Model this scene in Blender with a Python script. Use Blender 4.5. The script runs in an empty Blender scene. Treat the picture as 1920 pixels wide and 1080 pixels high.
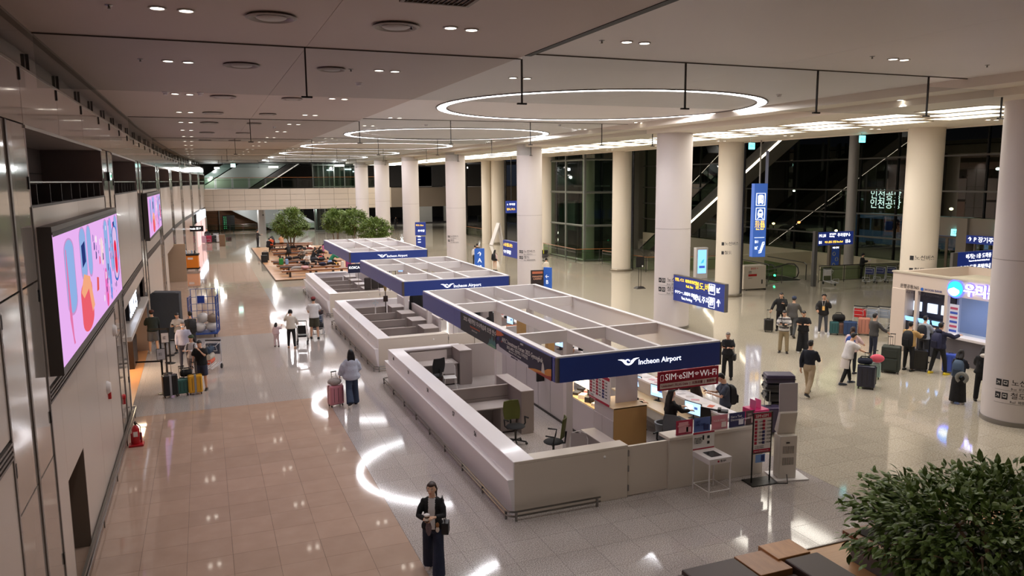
import bpy, bmesh, math, random
from mathutils import Vector, Matrix
R = math.radians
rnd = random.Random(7)
SC = bpy.context.scene
COL = SC.collection

# ---------------------------------------------------------------- camera, world, exposure
cam_d = bpy.data.cameras.new('camera'); cam = bpy.data.objects.new('camera', cam_d); COL.objects.link(cam)
def _basis():
    pitch, roll, yaw = R(8.05), R(-.448), R(21.7)
    cy, sy = math.cos(yaw), math.sin(yaw)
    fwd = Vector((sy, cy, 0)); right = Vector((cy, -sy, 0)); up = Vector((0, 0, 1))
    f2 = fwd*math.cos(pitch) - up*math.sin(pitch); u2 = fwd*math.sin(pitch) + up*math.cos(pitch)
    return right*math.cos(roll) + u2*math.sin(roll), -right*math.sin(roll) + u2*math.cos(roll), f2
_r, _u, _f = _basis()
cam.matrix_world = Matrix(((_r.x, _u.x, -_f.x, 0), (_r.y, _u.y, -_f.y, 0), (_r.z, _u.z, -_f.z, 6.6), (0, 0, 0, 1)))
cam_d.sensor_width = 36; cam_d.lens = 1443.9*36/1920; cam_d.clip_end = 600
SC.camera = cam
SC.view_settings.view_transform = 'Standard'; SC.view_settings.look = 'None'
SC.view_settings.gamma = 1; SC.view_settings.use_curve_mapping = False
SC.view_settings.exposure = 1.1
wd = bpy.data.worlds.new('night'); SC.world = wd; wd.use_nodes = True
wd.node_tree.nodes['Background'].inputs[0].default_value = (.006, .007, .010, 1)
wd.node_tree.nodes['Background'].inputs[1].default_value = 1.0
SC.cycles.max_bounces = 10; SC.cycles.diffuse_bounces = 6; SC.cycles.glossy_bounces = 4
SC.cycles.transparent_max_bounces = 16; SC.cycles.transmission_bounces = 4
SC.cycles.sample_clamp_indirect = 3.0; SC.cycles.use_denoising = True; SC.cycles.adaptive_threshold = .02
SC.cycles.caustics_reflective = False; SC.cycles.caustics_refractive = False
RING_E, PANEL_E, SPOT_W = 17.0, 3.2, 85.0
ZL, ZC, ZO = 8.8, 8.9, 8.5          # left, centre and outer ceiling heights

# ---------------------------------------------------------------- materials
def lin(c):
    return tuple((v/255/12.92 if v/255 <= .04045 else ((v/255+.055)/1.055)**2.4) for v in c[:3])
_mc = {}
def C(r, g, b, rough=.55, metal=0, e=0, var=0, alpha=1, coat=0, scale=6):
    k = (r, g, b, rough, metal, e, var, alpha, coat, scale)
    if k in _mc: return _mc[k]
    m = bpy.data.materials.new('mat'); m.use_nodes = True; nt = m.node_tree
    p = nt.nodes['Principled BSDF']; col = (*lin((r, g, b)), 1)
    p.inputs['Base Color'].default_value = col; p.inputs['Roughness'].default_value = rough
    p.inputs['Metallic'].default_value = metal; p.inputs['Alpha'].default_value = alpha
    p.inputs['Coat Weight'].default_value = coat; p.inputs['Coat Roughness'].default_value = .06
    if e:
        p.inputs['Emission Color'].default_value = col; p.inputs['Emission Strength'].default_value = e
        m.cycles.emission_sampling = 'NONE'
    if var:
        n = nt.nodes.new('ShaderNodeTexNoise'); n.inputs['Scale'].default_value = scale; n.inputs['Detail'].default_value = 4
        g_ = nt.nodes.new('ShaderNodeNewGeometry'); nt.links.new(g_.outputs['Position'], n.inputs['Vector'])
        mx = nt.nodes.new('ShaderNodeMix'); mx.data_type = 'RGBA'
        mx.inputs[6].default_value = tuple(v*(1-var) for v in col[:3]) + (1,)
        mx.inputs[7].default_value = tuple(min(1, v*(1+var)) for v in col[:3]) + (1,)
        nt.links.new(n.outputs[0], mx.inputs[0]); nt.links.new(mx.outputs[2], p.inputs['Base Color'])
        if rough > .6:
            bp = nt.nodes.new('ShaderNodeBump'); bp.inputs['Strength'].default_value = .55; bp.inputs['Distance'].default_value = .02
            n3 = nt.nodes.new('ShaderNodeTexNoise'); n3.inputs['Scale'].default_value = scale*1.3; n3.inputs['Detail'].default_value = 3; n3.inputs['Distortion'].default_value = 1.2
            nt.links.new(g_.outputs['Position'], n3.inputs['Vector']); nt.links.new(n3.outputs[0], bp.inputs['Height']); nt.links.new(bp.outputs[0], p.inputs['Normal'])
    _mc[k] = m
    return m
def emis(r, g, b, s, sample=False, back=None):
    k = ('e', r, g, b, s, sample)
    if k in _mc: return _mc[k]
    m = bpy.data.materials.new('light'); m.use_nodes = True; nt = m.node_tree; nt.nodes.clear()
    o = nt.nodes.new('ShaderNodeOutputMaterial'); e = nt.nodes.new('ShaderNodeEmission')
    e.inputs[0].default_value = (*lin((r, g, b)), 1); e.inputs[1].default_value = s
    nt.links.new(e.outputs[0], o.inputs[0])
    m.cycles.emission_sampling = 'FRONT' if sample else 'NONE'
    _mc[k] = m
    return m
def glass_mat(tint=(225, 235, 230), refl=1.0, rough=.02):
    k = ('g', tint, refl, rough)
    if k in _mc: return _mc[k]
    m = bpy.data.materials.new('glass'); m.use_nodes = True; nt = m.node_tree; nt.nodes.clear()
    o = nt.nodes.new('ShaderNodeOutputMaterial'); t = nt.nodes.new('ShaderNodeBsdfTransparent'); g_ = nt.nodes.new('ShaderNodeBsdfGlossy')
    t.inputs[0].default_value = (*lin(tint), 1); g_.inputs['Roughness'].default_value = rough
    fr = nt.nodes.new('ShaderNodeFresnel'); fr.inputs[0].default_value = 1.5
    mu = nt.nodes.new('ShaderNodeMath'); mu.operation = 'MULTIPLY'; mu.inputs[1].default_value = refl; mu.use_clamp = True
    mx = nt.nodes.new('ShaderNodeMixShader'); nt.links.new(fr.outputs[0], mu.inputs[0]); ge = nt.nodes.new('ShaderNodeNewGeometry'); iv = nt.nodes.new('ShaderNodeMath'); iv.operation = 'SUBTRACT'; iv.inputs[0].default_value = 1; m2 = nt.nodes.new('ShaderNodeMath'); m2.operation = 'MULTIPLY'
    nt.links.new(ge.outputs['Backfacing'], iv.inputs[1]); nt.links.new(mu.outputs[0], m2.inputs[0]); nt.links.new(iv.outputs[0], m2.inputs[1]); nt.links.new(m2.outputs[0], mx.inputs[0])
    nt.links.new(t.outputs[0], mx.inputs[1]); nt.links.new(g_.outputs[0], mx.inputs[2]); nt.links.new(mx.outputs[0], o.inputs[0])
    _mc[k] = m
    return m
def floor_mat(kind):
    m = bpy.data.materials.new(kind); m.use_nodes = True; nt = m.node_tree; p = nt.nodes['Principled BSDF']; L = nt.links.new
    g_ = nt.nodes.new('ShaderNodeNewGeometry'); oi = nt.nodes.new('ShaderNodeObjectInfo')
    ramp = nt.nodes.new('ShaderNodeValToRGB'); n = nt.nodes.new('ShaderNodeTexNoise'); L(g_.outputs['Position'], n.inputs['Vector'])
    if kind == 'granite':
        n.inputs['Scale'].default_value = 48; n.inputs['Detail'].default_value = 3; n.inputs['Roughness'].default_value = .75
        cr = [(.30, (96, 88, 86)), (.46, (158, 150, 147)), (.56, (192, 184, 180)), (.70, (222, 216, 212))]
        p.inputs['Roughness'].default_value = .07
    elif kind == 'cream':
        n.inputs['Scale'].default_value = 30; n.inputs['Detail'].default_value = 3; n.inputs['Roughness'].default_value = .7
        cr = [(.30, (140, 130, 112)), (.46, (178, 168, 150)), (.58, (196, 187, 170)), (.72, (214, 208, 194))]
        p.inputs['Roughness'].default_value = .06
    else:
        n.inputs['Scale'].default_value = 2.2; n.inputs['Detail'].default_value = 6
        cr = [(.25, (176, 150, 133)), (.5, (181, 155, 138)), (.75, (186, 161, 144))]
        p.inputs['Roughness'].default_value = .05
    els = ramp.color_ramp.elements
    while len(els) < len(cr): els.new(.5)
    for e_, (pos, c) in zip(els, cr): e_.position = pos; e_.color = (*lin(c), 1)
    L(n.outputs[0], ramp.inputs[0])
    hs = nt.nodes.new('ShaderNodeHueSaturation'); mr = nt.nodes.new('ShaderNodeMapRange')
    mr.inputs[3].default_value = .95; mr.inputs[4].default_value = 1.04
    L(oi.outputs['Random'], mr.inputs[0]); L(mr.outputs[0], hs.inputs['Value']); L(ramp.outputs[0], hs.inputs['Color'])
    L(hs.outputs[0], p.inputs['Base Color'])
    n2 = nt.nodes.new('ShaderNodeTexNoise'); n2.inputs['Scale'].default_value = 1.1; n2.inputs['Detail'].default_value = 1
    L(g_.outputs['Position'], n2.inputs['Vector'])
    bp = nt.nodes.new('ShaderNodeBump'); bp.inputs['Strength'].default_value = .06; bp.inputs['Distance'].default_value = .012
    L(n2.outputs[0], bp.inputs['Height']); L(bp.outputs[0], p.inputs['Normal'])
    p.inputs['Specular IOR Level'].default_value = .62
    return m
def wood_mat(a, b, rough=.4, sc=(1, 14, 14), plank=0):
    m = bpy.data.materials.new('wood'); m.use_nodes = True; nt = m.node_tree; p = nt.nodes['Principled BSDF']; L = nt.links.new
    tc = nt.nodes.new('ShaderNodeNewGeometry'); mp = nt.nodes.new('ShaderNodeMapping'); mp.inputs['Scale'].default_value = sc
    n = nt.nodes.new('ShaderNodeTexNoise'); n.inputs['Scale'].default_value = 1.6; n.inputs['Detail'].default_value = 6; n.inputs['Distortion'].default_value = .6
    mx = nt.nodes.new('ShaderNodeMix'); mx.data_type = 'RGBA'
    mx.inputs[6].default_value = (*lin(a), 1); mx.inputs[7].default_value = (*lin(b), 1)
    L(tc.outputs['Position'], mp.inputs[0]); L(mp.outputs[0], n.inputs['Vector']); L(n.outputs[0], mx.inputs[0]); L(mx.outputs[2], p.inputs['Base Color'])
    p.inputs['Roughness'].default_value = rough
    return m

# ---------------------------------------------------------------- mesh builder
_tmps = bpy.data.scenes.new('tmp')
def evalmesh(o, sc=None):
    _tmps.collection.objects.link(o)
    with bpy.context.temp_override(scene=_tmps, view_layer=_tmps.view_layers[0]):
        dg = bpy.context.evaluated_depsgraph_get(); dg.update()
    me = bpy.data.meshes.new_from_object(o.evaluated_get(dg), depsgraph=dg)
    _tmps.collection.objects.unlink(o); return me
class MB:
    def __init__(s): s.v = []; s.f = []; s.m = []
    def quad(s, a, b, c, d, mi=0):
        i = len(s.v); s.v += [a, b, c, d]; s.f.append((i, i+1, i+2, i+3)); s.m.append(mi); return s
    def box(s, x0, y0, z0, x1, y1, z1, mi=0):
        i = len(s.v)
        s.v += [(x, y, z) for z in (z0, z1) for y in (y0, y1) for x in (x0, x1)]
        for f in ((0, 2, 3, 1), (4, 5, 7, 6), (0, 1, 5, 4), (2, 6, 7, 3), (0, 4, 6, 2), (1, 3, 7, 5)):
            s.f.append(tuple(i+k for k in f)); s.m.append(mi)
        return s
    def cbox(s, c, d, mi=0, rz=0, rx=0, ry=0):
        i = len(s.v); M = Matrix.Translation(c) @ Matrix.Rotation(rz, 4, 'Z') @ Matrix.Rotation(ry, 4, 'Y') @ Matrix.Rotation(rx, 4, 'X')
        s.box(-d[0]/2, -d[1]/2, -d[2]/2, d[0]/2, d[1]/2, d[2]/2, mi)
        s.v[i:] = [tuple(M @ Vector(p)) for p in s.v[i:]]
        return s
    def prism(s, poly, z0, z1, mi=0):      # poly [(x,y)] ccw
        i = len(s.v); n = len(poly)
        s.v += [(x, y, z0) for x, y in poly] + [(x, y, z1) for x, y in poly]
        s.f.append(tuple(i+k for k in reversed(range(n)))); s.f.append(tuple(i+n+k for k in range(n))); s.m += [mi, mi]
        for k in range(n):
            s.f.append((i+k, i+(k+1) % n, i+n+(k+1) % n, i+n+k)); s.m.append(mi)
        return s
    def extr(s, prof, y0, y1, mi=0):       # prof [(x,z)] extruded along y
        i = len(s.v); n = len(prof)
        s.v += [(x, y0, z) for x, z in prof] + [(x, y1, z) for x, z in prof]
        s.f.append(tuple(i+k for k in range(n))); s.f.append(tuple(i+n+k for k in reversed(range(n)))); s.m += [mi, mi]
        for k in range(n):
            s.f.append((i+(k+1) % n, i+k, i+n+k, i+n+(k+1) % n)); s.m.append(mi)
        return s
    def rings(s, rs, mi=0, cap=True, close=False):
        i = len(s.v); n = len(rs[0])
        for r_ in rs: s.v += [tuple(p) for p in r_]
        for j in range(len(rs)-1 + (1 if close else 0)):
            a = i+j*n; b = i+((j+1) % len(rs))*n
            for k in range(n): s.f.append((a+k, a+(k+1) % n, b+(k+1) % n, b+k)); s.m.append(mi)
        if cap and not close:
            s.f.append(tuple(i+k for k in reversed(range(n)))); s.f.append(tuple(i+(len(rs)-1)*n+k for k in range(n))); s.m += [mi, mi]
        return s
    def tube(s, pts, rad, seg=6, mi=0, close=False):
        pts = [Vector(p) for p in pts]; n = len(pts)
        if not isinstance(rad, (list, tuple)): rad = [rad]*n
        rs = []; pu = None
        for k in range(n):
            if close: d = pts[(k+1) % n]-pts[k-1]
            else: d = pts[min(k+1, n-1)]-pts[max(k-1, 0)]
            if d.length < 1e-9: d = Vector((0, 0, 1))
            d.normalize()
            if pu is None:
                u = d.cross(Vector((0, 0, 1)));
                if u.length < .05: u = d.cross(Vector((1, 0, 0)))
            else: u = pu - d*pu.dot(d)
            u.normalize(); pu = u; w = d.cross(u)
            rr = rad[k]
            rs.append([pts[k]+(u*math.cos(2*math.pi*q/seg)+w*math.sin(2*math.pi*q/seg))*rr for q in range(seg)])
        return s.rings(rs, mi, close=close)
    def cyl(s, p0, p1, r0, r1=None, seg=12, mi=0):
        return s.tube([p0, p1], [r0, r0 if r1 is None else r1], seg, mi)
    def ell(s, c, r_, mi=0, seg=12, rg=8, M=None):
        rs = []
        for j in range(rg+1):
            t = -math.pi/2 + math.pi*(j/rg); t = max(min(t, math.pi/2-.02), -math.pi/2+.02)
            ring = []
            for k in range(seg):
                a = 2*math.pi*k/seg; p = Vector((r_[0]*math.cos(t)*math.cos(a), r_[1]*math.cos(t)*math.sin(a), r_[2]*math.sin(t)))
                if M is not None: p = M @ p
                ring.append(Vector(c)+p)
            rs.append(ring)
        return s.rings(rs, mi)
    def lathe(s, prof, c=(0, 0, 0), seg=20, mi=0):   # prof [(r,z)]
        return s.rings([[(c[0]+max(r_, .0005)*math.cos(2*math.pi*k/seg), c[1]+max(r_, .0005)*math.sin(2*math.pi*k/seg), c[2]+z) for k in range(seg)] for r_, z in prof], mi)
    def mesh(s, name='mesh', smooth=False):
        me = bpy.data.meshes.new(name); me.from_pydata([tuple(p) for p in s.v], [], s.f)
        me.polygons.foreach_set('material_index', s.m)
        if smooth: me.polygons.foreach_set('use_smooth', [True]*len(s.f))
        me.update(); return me
    def build(s, name, mats, parent=None, smooth=False, bev=0, sharp=True, **kw):
        me = s.mesh(name, smooth)
        return link(name, me, mats, parent, smooth, bev, **kw)
def link(name, me, mats, parent=None, smooth=False, bev=0, loc=None, rz=0, label=None, cat=None, group=None, kind=None):
    if not isinstance(mats, (list, tuple)): mats = [mats]
    for m in mats:
        if len(me.materials) < len(mats): me.materials.append(m)
    o = bpy.data.objects.new(name, me); COL.objects.link(o); o.parent = parent
    if loc is not None: o.location = loc
    o.rotation_euler.z = rz
    if smooth:
        try: me.set_sharp_from_angle(angle=R(42))
        except Exception: pass
    if bev:
        b = o.modifiers.new('bevel', 'BEVEL'); b.width = bev; b.segments = 2; b.limit_method = 'ANGLE'; b.harden_normals = False
    tag(o, label, cat, group, kind)
    return o
def tag(o, label=None, cat=None, group=None, kind=None):
    if label: o['label'] = label
    if cat: o['category'] = cat
    if group: o['group'] = group
    if kind: o['kind'] = kind
    return o
ORD = ['first', 'second', 'third', 'fourth', 'fifth', 'sixth', 'seventh', 'eighth', 'ninth', 'tenth', 'eleventh', 'twelfth', 'thirteenth', 'fourteenth', 'fifteenth', 'sixteenth', 'seventeenth', 'eighteenth', 'nineteenth', 'twentieth']
ORD += ['twenty-'+o for o in ORD[:9]] + ['thirtieth', 'thirty-first', 'thirty-second']
def E(name, loc, rz=0, label=None, cat=None, group=None, kind=None):
    o = bpy.data.objects.new(name, None); COL.objects.link(o); o.location = loc; o.rotation_euler.z = rz; o.empty_display_size = .1
    return tag(o, label, cat, group, kind)
def dup(o, parent=None, loc=None, rz=None):
    c = o.copy(); COL.objects.link(c); c.parent = parent
    if loc is not None: c.location = loc
    if rz is not None: c.rotation_euler.z = rz
    for ch in o.children: dup(ch, c)
    return c
def dupl(o, loc, rz=0, label=None, group=None):
    c = dup(o, None, loc, rz)
    if label: c['label'] = label
    if group: c['group'] = group
    return c
def text(body, size, loc, face, mat, parent=None, align='LEFT', name='lettering', sx=1, ex=.002, bold=0):
    # face: '-Y', '-X', '+X', 'UP' or an angle about z measured from facing -Y
    c = bpy.data.curves.new(name, 'FONT'); c.body = body; c.size = size; c.align_x = align; c.align_y = 'CENTER'
    c.extrude = ex; c.resolution_u = 2; c.offset = bold
    q = bpy.data.objects.new(name, c); me = evalmesh(q); bpy.data.objects.remove(q); me.materials.clear(); me.materials.append(mat)
    o = bpy.data.objects.new(name, me); COL.objects.link(o); o.parent = parent; o.location = loc
    a = {'-Y': 0, '-X': -90, '+X': 90, '+Y': 180}.get(face, face)
    if face == 'UP': o.rotation_euler = (0, 0, 0)
    else: o.rotation_euler = (R(90), 0, R(a))
    o.scale = (sx, 1, 1)
    return o
STEEL = C(150, 148, 145, .28, 1); DSTEEL = C(70, 68, 66, .35, 1); WHITE = C(226, 222, 222, .35); BLACK = C(14, 14, 15, .45)
TXW = emis(255, 255, 255, 1.5); TXK = C(25, 25, 28, .6); TXY = emis(255, 190, 40, 1.6); PAPER = C(235, 233, 230, .6)
NAVY = C(34, 56, 138, .4, e=.18)
# ================================================================ SETTING: floor
G_ = floor_mat('granite'); B_ = floor_mat('beige marble'); K_ = floor_mat('cream')
fl = MB().box(-6, -12, -.3, 50, 135, -.006).build('floor', C(70, 62, 56, .6), kind='structure')
TX, TY = .7585, .745
def zone(x, y):
    if x < 3.05 and y < 23.7: return 0
    if x < 3.3 and 34.6 < y < 66: return 0
    if x > 12.2 or y > 50: return 2
    return 1
mats3 = [B_, G_, K_]
_tm = []
for k in range(3):
    b = MB(); g = .0022; h = .004; b.quad((g, g, 0), (TX-g, g, 0), (TX-g, TY-g, 0), (g, TY-g, 0))
    z = -.006
    b.quad((g, g, z), (TX-g, g, z), (TX-g, g, 0), (g, g, 0)); b.quad((TX-g, g, z), (TX-g, TY-g, z), (TX-g, TY-g, 0), (TX-g, g, 0))
    b.quad((TX-g, TY-g, z), (g, TY-g, z), (g, TY-g, 0), (TX-g, TY-g, 0)); b.quad((g, TY-g, z), (g, g, z), (g, g, 0), (g, TY-g, 0))
    me = b.mesh('tile'); me.materials.append(mats3[k]); _tm.append(me)
X0, Y0 = .13-TX*9, 12.405-TY*24
tiles = []
rest = [MB(), MB(), MB()]
for i in range(0, 68):
    for j in range(0, 160):
        x = X0+i*TX; y = Y0+j*TY
        if x < -6.5 or x > 44: continue
        yaw = math.atan2(x, max(y, .1))
        cx = x+TX/2; cy = y+TY/2
        v = Vector((cx, cy, -6.6)); dd = v.dot(_f)
        px = 960+1443.9*v.dot(_r)/dd if dd > 1 else -1; py = 540-1443.9*v.dot(_u)/dd if dd > 1 else -1
        vis = dd > 1 and -20 < px < 1940 and py < 1100 and not (5.4 < cx < 11 and 13.6 < cy < 24.4) and not (x > 9 and y < 9.3)
        if vis and cx > -2.25: tiles.append((dd, x, y))
        else: rest[zone(cx, cy)].quad((x+.0022, y+.0022, 0), (x+TX-.0022, y+.0022, 0), (x+TX-.0022, y+TY-.0022, 0), (x+.0022, y+TY-.0022, 0))
tiles.sort()
for n_, (dd, x, y) in enumerate(tiles):
    k = zone(x+TX/2, y+TY/2)
    if n_ < 296:
        o = bpy.data.objects.new('tile', _tm[k]); COL.objects.link(o); o.parent = fl; o.location = (x, y, 0)
    else: rest[k].quad((x+.0022, y+.0022, 0), (x+TX-.0022, y+.0022, 0), (x+TX-.0022, y+TY-.0022, 0), (x+.0022, y+TY-.0022, 0))
for k in range(3): rest[k].build('tile_field', mats3[k], fl, kind='stuff')

# ================================================================ ceiling
ce = E('ceiling', (0, 0, 0), kind='structure')
CL = C(190, 174, 165, .55, var=.04, scale=.6); CC = C(222, 216, 213, .5, var=.03, scale=.4); CO = C(220, 210, 194, .5)
ybr = [-10, 6.5, 13.5, 21.3, 29.5, 36.2, 43.0, 50, 57.2, 64, 71.5, 86, 100]
def xs(y):  # boundary between the left soffit and the raised centre ceiling
    return 5.55 if y < 60 else 5.55+.0006*(y-60)**2
for a, b in zip(ybr[:-1], ybr[1:]):
    for (p0, p1, q0, q1) in ((-4.2, 1.75, -4.2, 1.75), (1.75, xs(a), 1.75, xs(b))):
        MB().prism([(p0, a+.006), (p1-.006, a+.006), (q1-.006, b-.006), (q0, b-.006)], ZL, ZL+.12).build('ceiling_panel', CL, ce)
    MB().prism([(xs(a)+.05, a+.006), (11.2, a+.006), (11.2, b-.006), (xs(b)+.05, b-.006)], ZC, ZC+.1).build('ceiling_panel', CC, ce)
    MB().prism([(11.205, a+.006), (17.2, a+.006), (17.2, b-.006), (11.205, b-.006)], ZC, ZC+.1).build('ceiling_panel', CC, ce)
    MB().box(17.24, a+.006, 8.68, 18.1, b-.006, 8.8).build('ceiling_panel', CO, ce)
    MB().box(18.16, a+.006, ZO, 27.6, b-.006, ZO+.1).build('ceiling_panel', CO, ce)
up = MB().box(-4.3, -12, 9.2, 28, 102, 9.3).build('ceiling_void', C(40, 36, 34, .8), ce)
lip = MB().box(17.16, -10, 8.68, 17.23, 100, 8.98).box(18.1, -10, 8.5, 18.16, 100, 8.8).box(27.6, -10, 8.45, 27.7, 100, 9.6).build('ceiling_edge', C(228, 218, 204, .5), ce)
# dark slot where the soffit meets the centre ceiling (nearest bay only)
MB().box(5.53, -8, 8.79, 5.66, 13.2, 8.9).build('ceiling_edge', C(30, 26, 24, .6), ce)
# lit rings
ring_m = emis(252, 250, 255, RING_E, True)
def annulus(b, r0, r1, z, seg=72, mi=0, up=False):
    for k in range(seg):
        a0, a1 = 2*math.pi*k/seg, 2*math.pi*(k+1)/seg
        p = [(r0*math.cos(a0), r0*math.sin(a0), z), (r0*math.cos(a1), r0*math.sin(a1), z), (r1*math.cos(a1), r1*math.sin(a1), z), (r1*math.cos(a0), r1*math.sin(a0), z)]
        b.quad(*p, mi)
    return b
for i, (cx, cy, r) in enumerate(((12.2, 22.9, 5.25), (11.9, 38.7, 5.2), (11.3, 53.0, 5.1), (11.1, 67.2, 5.0), (10.9, 79.0, 4.8), (10.9, 90, 4.6))):
    lab = ['largest ring-shaped ceiling light, nearest of the row', 'second ring-shaped ceiling light, behind the largest one',
           'third ring-shaped ceiling light in the row over the booths', 'fourth ring-shaped ceiling light, a thin bright ellipse', 'fifth ring-shaped ceiling light toward the balcony', 'farthest ring-shaped ceiling light above the balcony'][i]
    t = E('ring_light', (cx, cy, ZC), label=lab, cat='ceiling light', group='ring lights over the hall')
    annulus(MB(), r-.27, r, -.012).build('diffuser', ring_m, t)
    b = MB(); seg = 72
    for rr, wd_ in ((r, .05), (r-.32, .05)):
        prof = ((rr, -.03), (rr+wd_, -.03), (rr+wd_, 0), (rr, 0))
        b.rings([[(p[0]*math.cos(2*math.pi*k/seg), p[0]*math.sin(2*math.pi*k/seg), p[1]) for p in prof] for k in range(seg)], close=True)
    b.build('trim_ring', C(120, 112, 108, .5), t)
# luminous lattice of the outer ceiling
pm = emis(255, 247, 232, PANEL_E, True)
t0 = None
for j in range(31):
    for i in range(3):
        y = 6.0+j*3.0+i*1.0; x = 19.9+i*1.4 - .015*max(0, y-55)*.5
        if t0 is None:
            t0 = E('luminous_panel', (x, y, ZO), label='long cream luminous ceiling panel, inner row, first from the nearest', cat='ceiling light', group='luminous ceiling panels over the outer aisle')
            MB().quad((.04, .06, -.012), (.04, 2.34, -.012), (1.1, 2.34, -.012), (1.1, .06, -.012)).build('diffuser', pm, t0)
            MB().box(0, 0, -.03, .04, 2.4, 0).box(1.1, 0, -.03, 1.14, 2.4, 0).box(.04, 0, -.03, 1.1, .06, 0).box(.04, 2.34, -.03, 1.1, 2.4, 0).build('frame', CO, t0)
        else: dup(t0, None, (x, y, ZO))['label'] = 'long cream luminous ceiling panel, %s row, %s from the nearest' % (('inner', 'middle', 'outer')[i], ORD[j])
# downlights in pairs with real spot lamps
dl = None
def downlight(x, y, z, w=1.0, lamp=True, mid=False, lab=None):
    global dl
    if dl is None:
        dl = E('downlight', (x, y, z), label='small round recessed downlight, one of a pair', cat='ceiling light', group='recessed downlights in pairs')
        MB().lathe([(.001, -.012), (.085, -.012)], seg=16).build('lens', emis(255, 244, 228, 5), dl)
        MB().rings([[(p[0]*math.cos(2*math.pi*k/18), p[0]*math.sin(2*math.pi*k/18), p[1]) for p in ((.085, -.018), (.11, -.018), (.11, 0), (.085, 0))] for k in range(18)], close=True).build('rim', C(200, 195, 190, .4), dl)
    else: c = dup(dl, None, (x, y, z)); c['label'] = lab or c['label']
    if lamp:
        s = bpy.data.lights.new('spot', 'SPOT'); s.energy = SPOT_W*w; s.spot_size = R(98); s.spot_blend = .8; s.color = (1, .97, .94); s.shadow_soft_size = .07
        o = bpy.data.objects.new('spot', s); COL.objects.link(o); o.location = (x, y, z-.04)
rows = [2, 6.5, 11.15, 15.85, 21.6, 27.15, 31.7, 36.5, 41.5, 46.5, 51.5, 57, 62, 68, 74, 80, 87, 94]
for k, y in enumerate(rows):
    sh = -.12*k*.4
    for x in (-.3+max(-.6, sh), 3.6+max(-1, sh)):
        L1 = 'recessed downlight in the brown ceiling, %s row, %s pair from the nearest, %%s lamp' % ('left' if x < 2 else 'right', ORD[k])
        downlight(x, y, ZL, 1.2 if y < 45 else 1.9, True, lab=L1 % 'left'); downlight(x+.34, y+.05, ZL, lamp=False, lab=L1 % 'right')
for k, y in enumerate([6.5, 11.85, 16.8, 28.8, 33.2, 43.75, 48, 58, 62, 72, 84]):
    x = 6.95-.1*k
    L1 = 'recessed downlight left of the ring lights, %s pair from the nearest, %%s lamp' % ORD[k]
    downlight(x, y, ZC, 1.0 if y < 50 else 1.6, lab=L1 % 'left'); downlight(x+.35, y, ZC, lamp=False, lab=L1 % 'right')
for k, (x, y) in enumerate([(12.85, 11.8), (18.4-.4, 16.2), (16.9, 28.4), (16.6, 33), (16.5, 45), (16.4, 60), (16.3, 75)]):
    z = ZC if x < 17.2 else 8.68
    L1 = 'recessed downlight right of the ring lights, %s pair from the nearest, %%s lamp' % ORD[k]
    downlight(x, y, z, 1.0, lab=L1 % 'left'); downlight(x+.3, y, z, lamp=False, lab=L1 % 'right')
for k, y in enumerate([9, 14, 19, 24, 29, 34, 40, 46, 52, 58, 66, 74]):
    L1 = 'recessed downlight beyond the luminous panels, %s pair from the nearest, %%s lamp' % ORD[k]
    downlight(25.2, y, ZO, 1.0 if y < 50 else 1.6, lab=L1 % 'left'); downlight(25.6, y, ZO, lamp=False, lab=L1 % 'right')
for k, (x, y) in enumerate([(36, 30), (36, 42), (36, 54), (36, 66), (36, 78), (33, 90), (36, 20)]):
    t = E('high_lamp', (x, y, 12.38), label='small round lamp high in the ceiling of the outer void', cat='ceiling light', group='high lamps over the outer void')
    MB().lathe([(.001, -.06), (.12, -.06), (.16, 0)], seg=14).build('lens', emis(255, 246, 230, 10), t)
    s = bpy.data.lights.new('spot', 'SPOT'); s.energy = 420; s.spot_size = R(130); s.spot_blend = .8; s.color = (1, .94, .84); s.shadow_soft_size = .12
    o = bpy.data.objects.new('spot', s); COL.objects.link(o); o.location = (x, y, 12.28)
# round air diffusers
df = None
for x, y, s in [(1.0, 11.2, 1), (2.72, 11.26, 1), (.83, 15.9, 1), (2.52, 15.9, .85), (.65, 21.9, 1), (2.39, 21.9, .85), (.47, 27.1, 1), (2.16, 27.1, .85), (.4, 31.6, 1), (2.0, 31.6, .85), (.35, 38, 1), (1.9, 38, 1), (.3, 45, 1), (1.8, 45, 1)]:
    if df is None:
        df = E('air_diffuser', (x, y, ZL), label='round grey air diffuser in the brown left ceiling', cat='air vent', group='round air diffusers in the left ceiling')
        MB().lathe([(.30, 0), (.34, -.03), (.30, -.045), (.25, -.02), (.24, -.005)], seg=28).build('outer_ring', C(150, 140, 132, .4), df, smooth=True)
        MB().lathe([(.001, -.045), (.17, -.045), (.20, -.03), (.15, -.01)], seg=28).build('centre_cone', C(165, 155, 148, .4), df, smooth=True)
    else:
        c = dup(df, None, (x, y, ZL)); c.scale = (s, s, 1)
    ndf = (ndf+1) if 'ndf' in globals() else 0
    (c if ndf else df)['label'] = 'round grey air diffuser in the brown left ceiling, %s row from the camera, %s one' % (('first', 'second', 'third', 'fourth', 'fifth', 'sixth', 'seventh')[ndf//2], ('left', 'right')[ndf % 2])
t = E('air_grille', (2.84, 9.4, ZL), label='rectangular slatted return air grille at the top edge of the ceiling', cat='air vent')
MB().box(-.45, -.3, -.03, .45, -.25, 0).box(-.45, .25, -.03, .45, .3, 0).box(-.45, -.25, -.03, -.4, .25, 0).box(.4, -.25, -.03, .45, .25, 0).build('frame', C(120, 105, 92, .5), t)
for k in range(12): MB().cbox((-.36+k*.065, 0, -.015), (.01, .5, .03), ry=.5).build('slat', C(50, 42, 38, .5), t)
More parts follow.
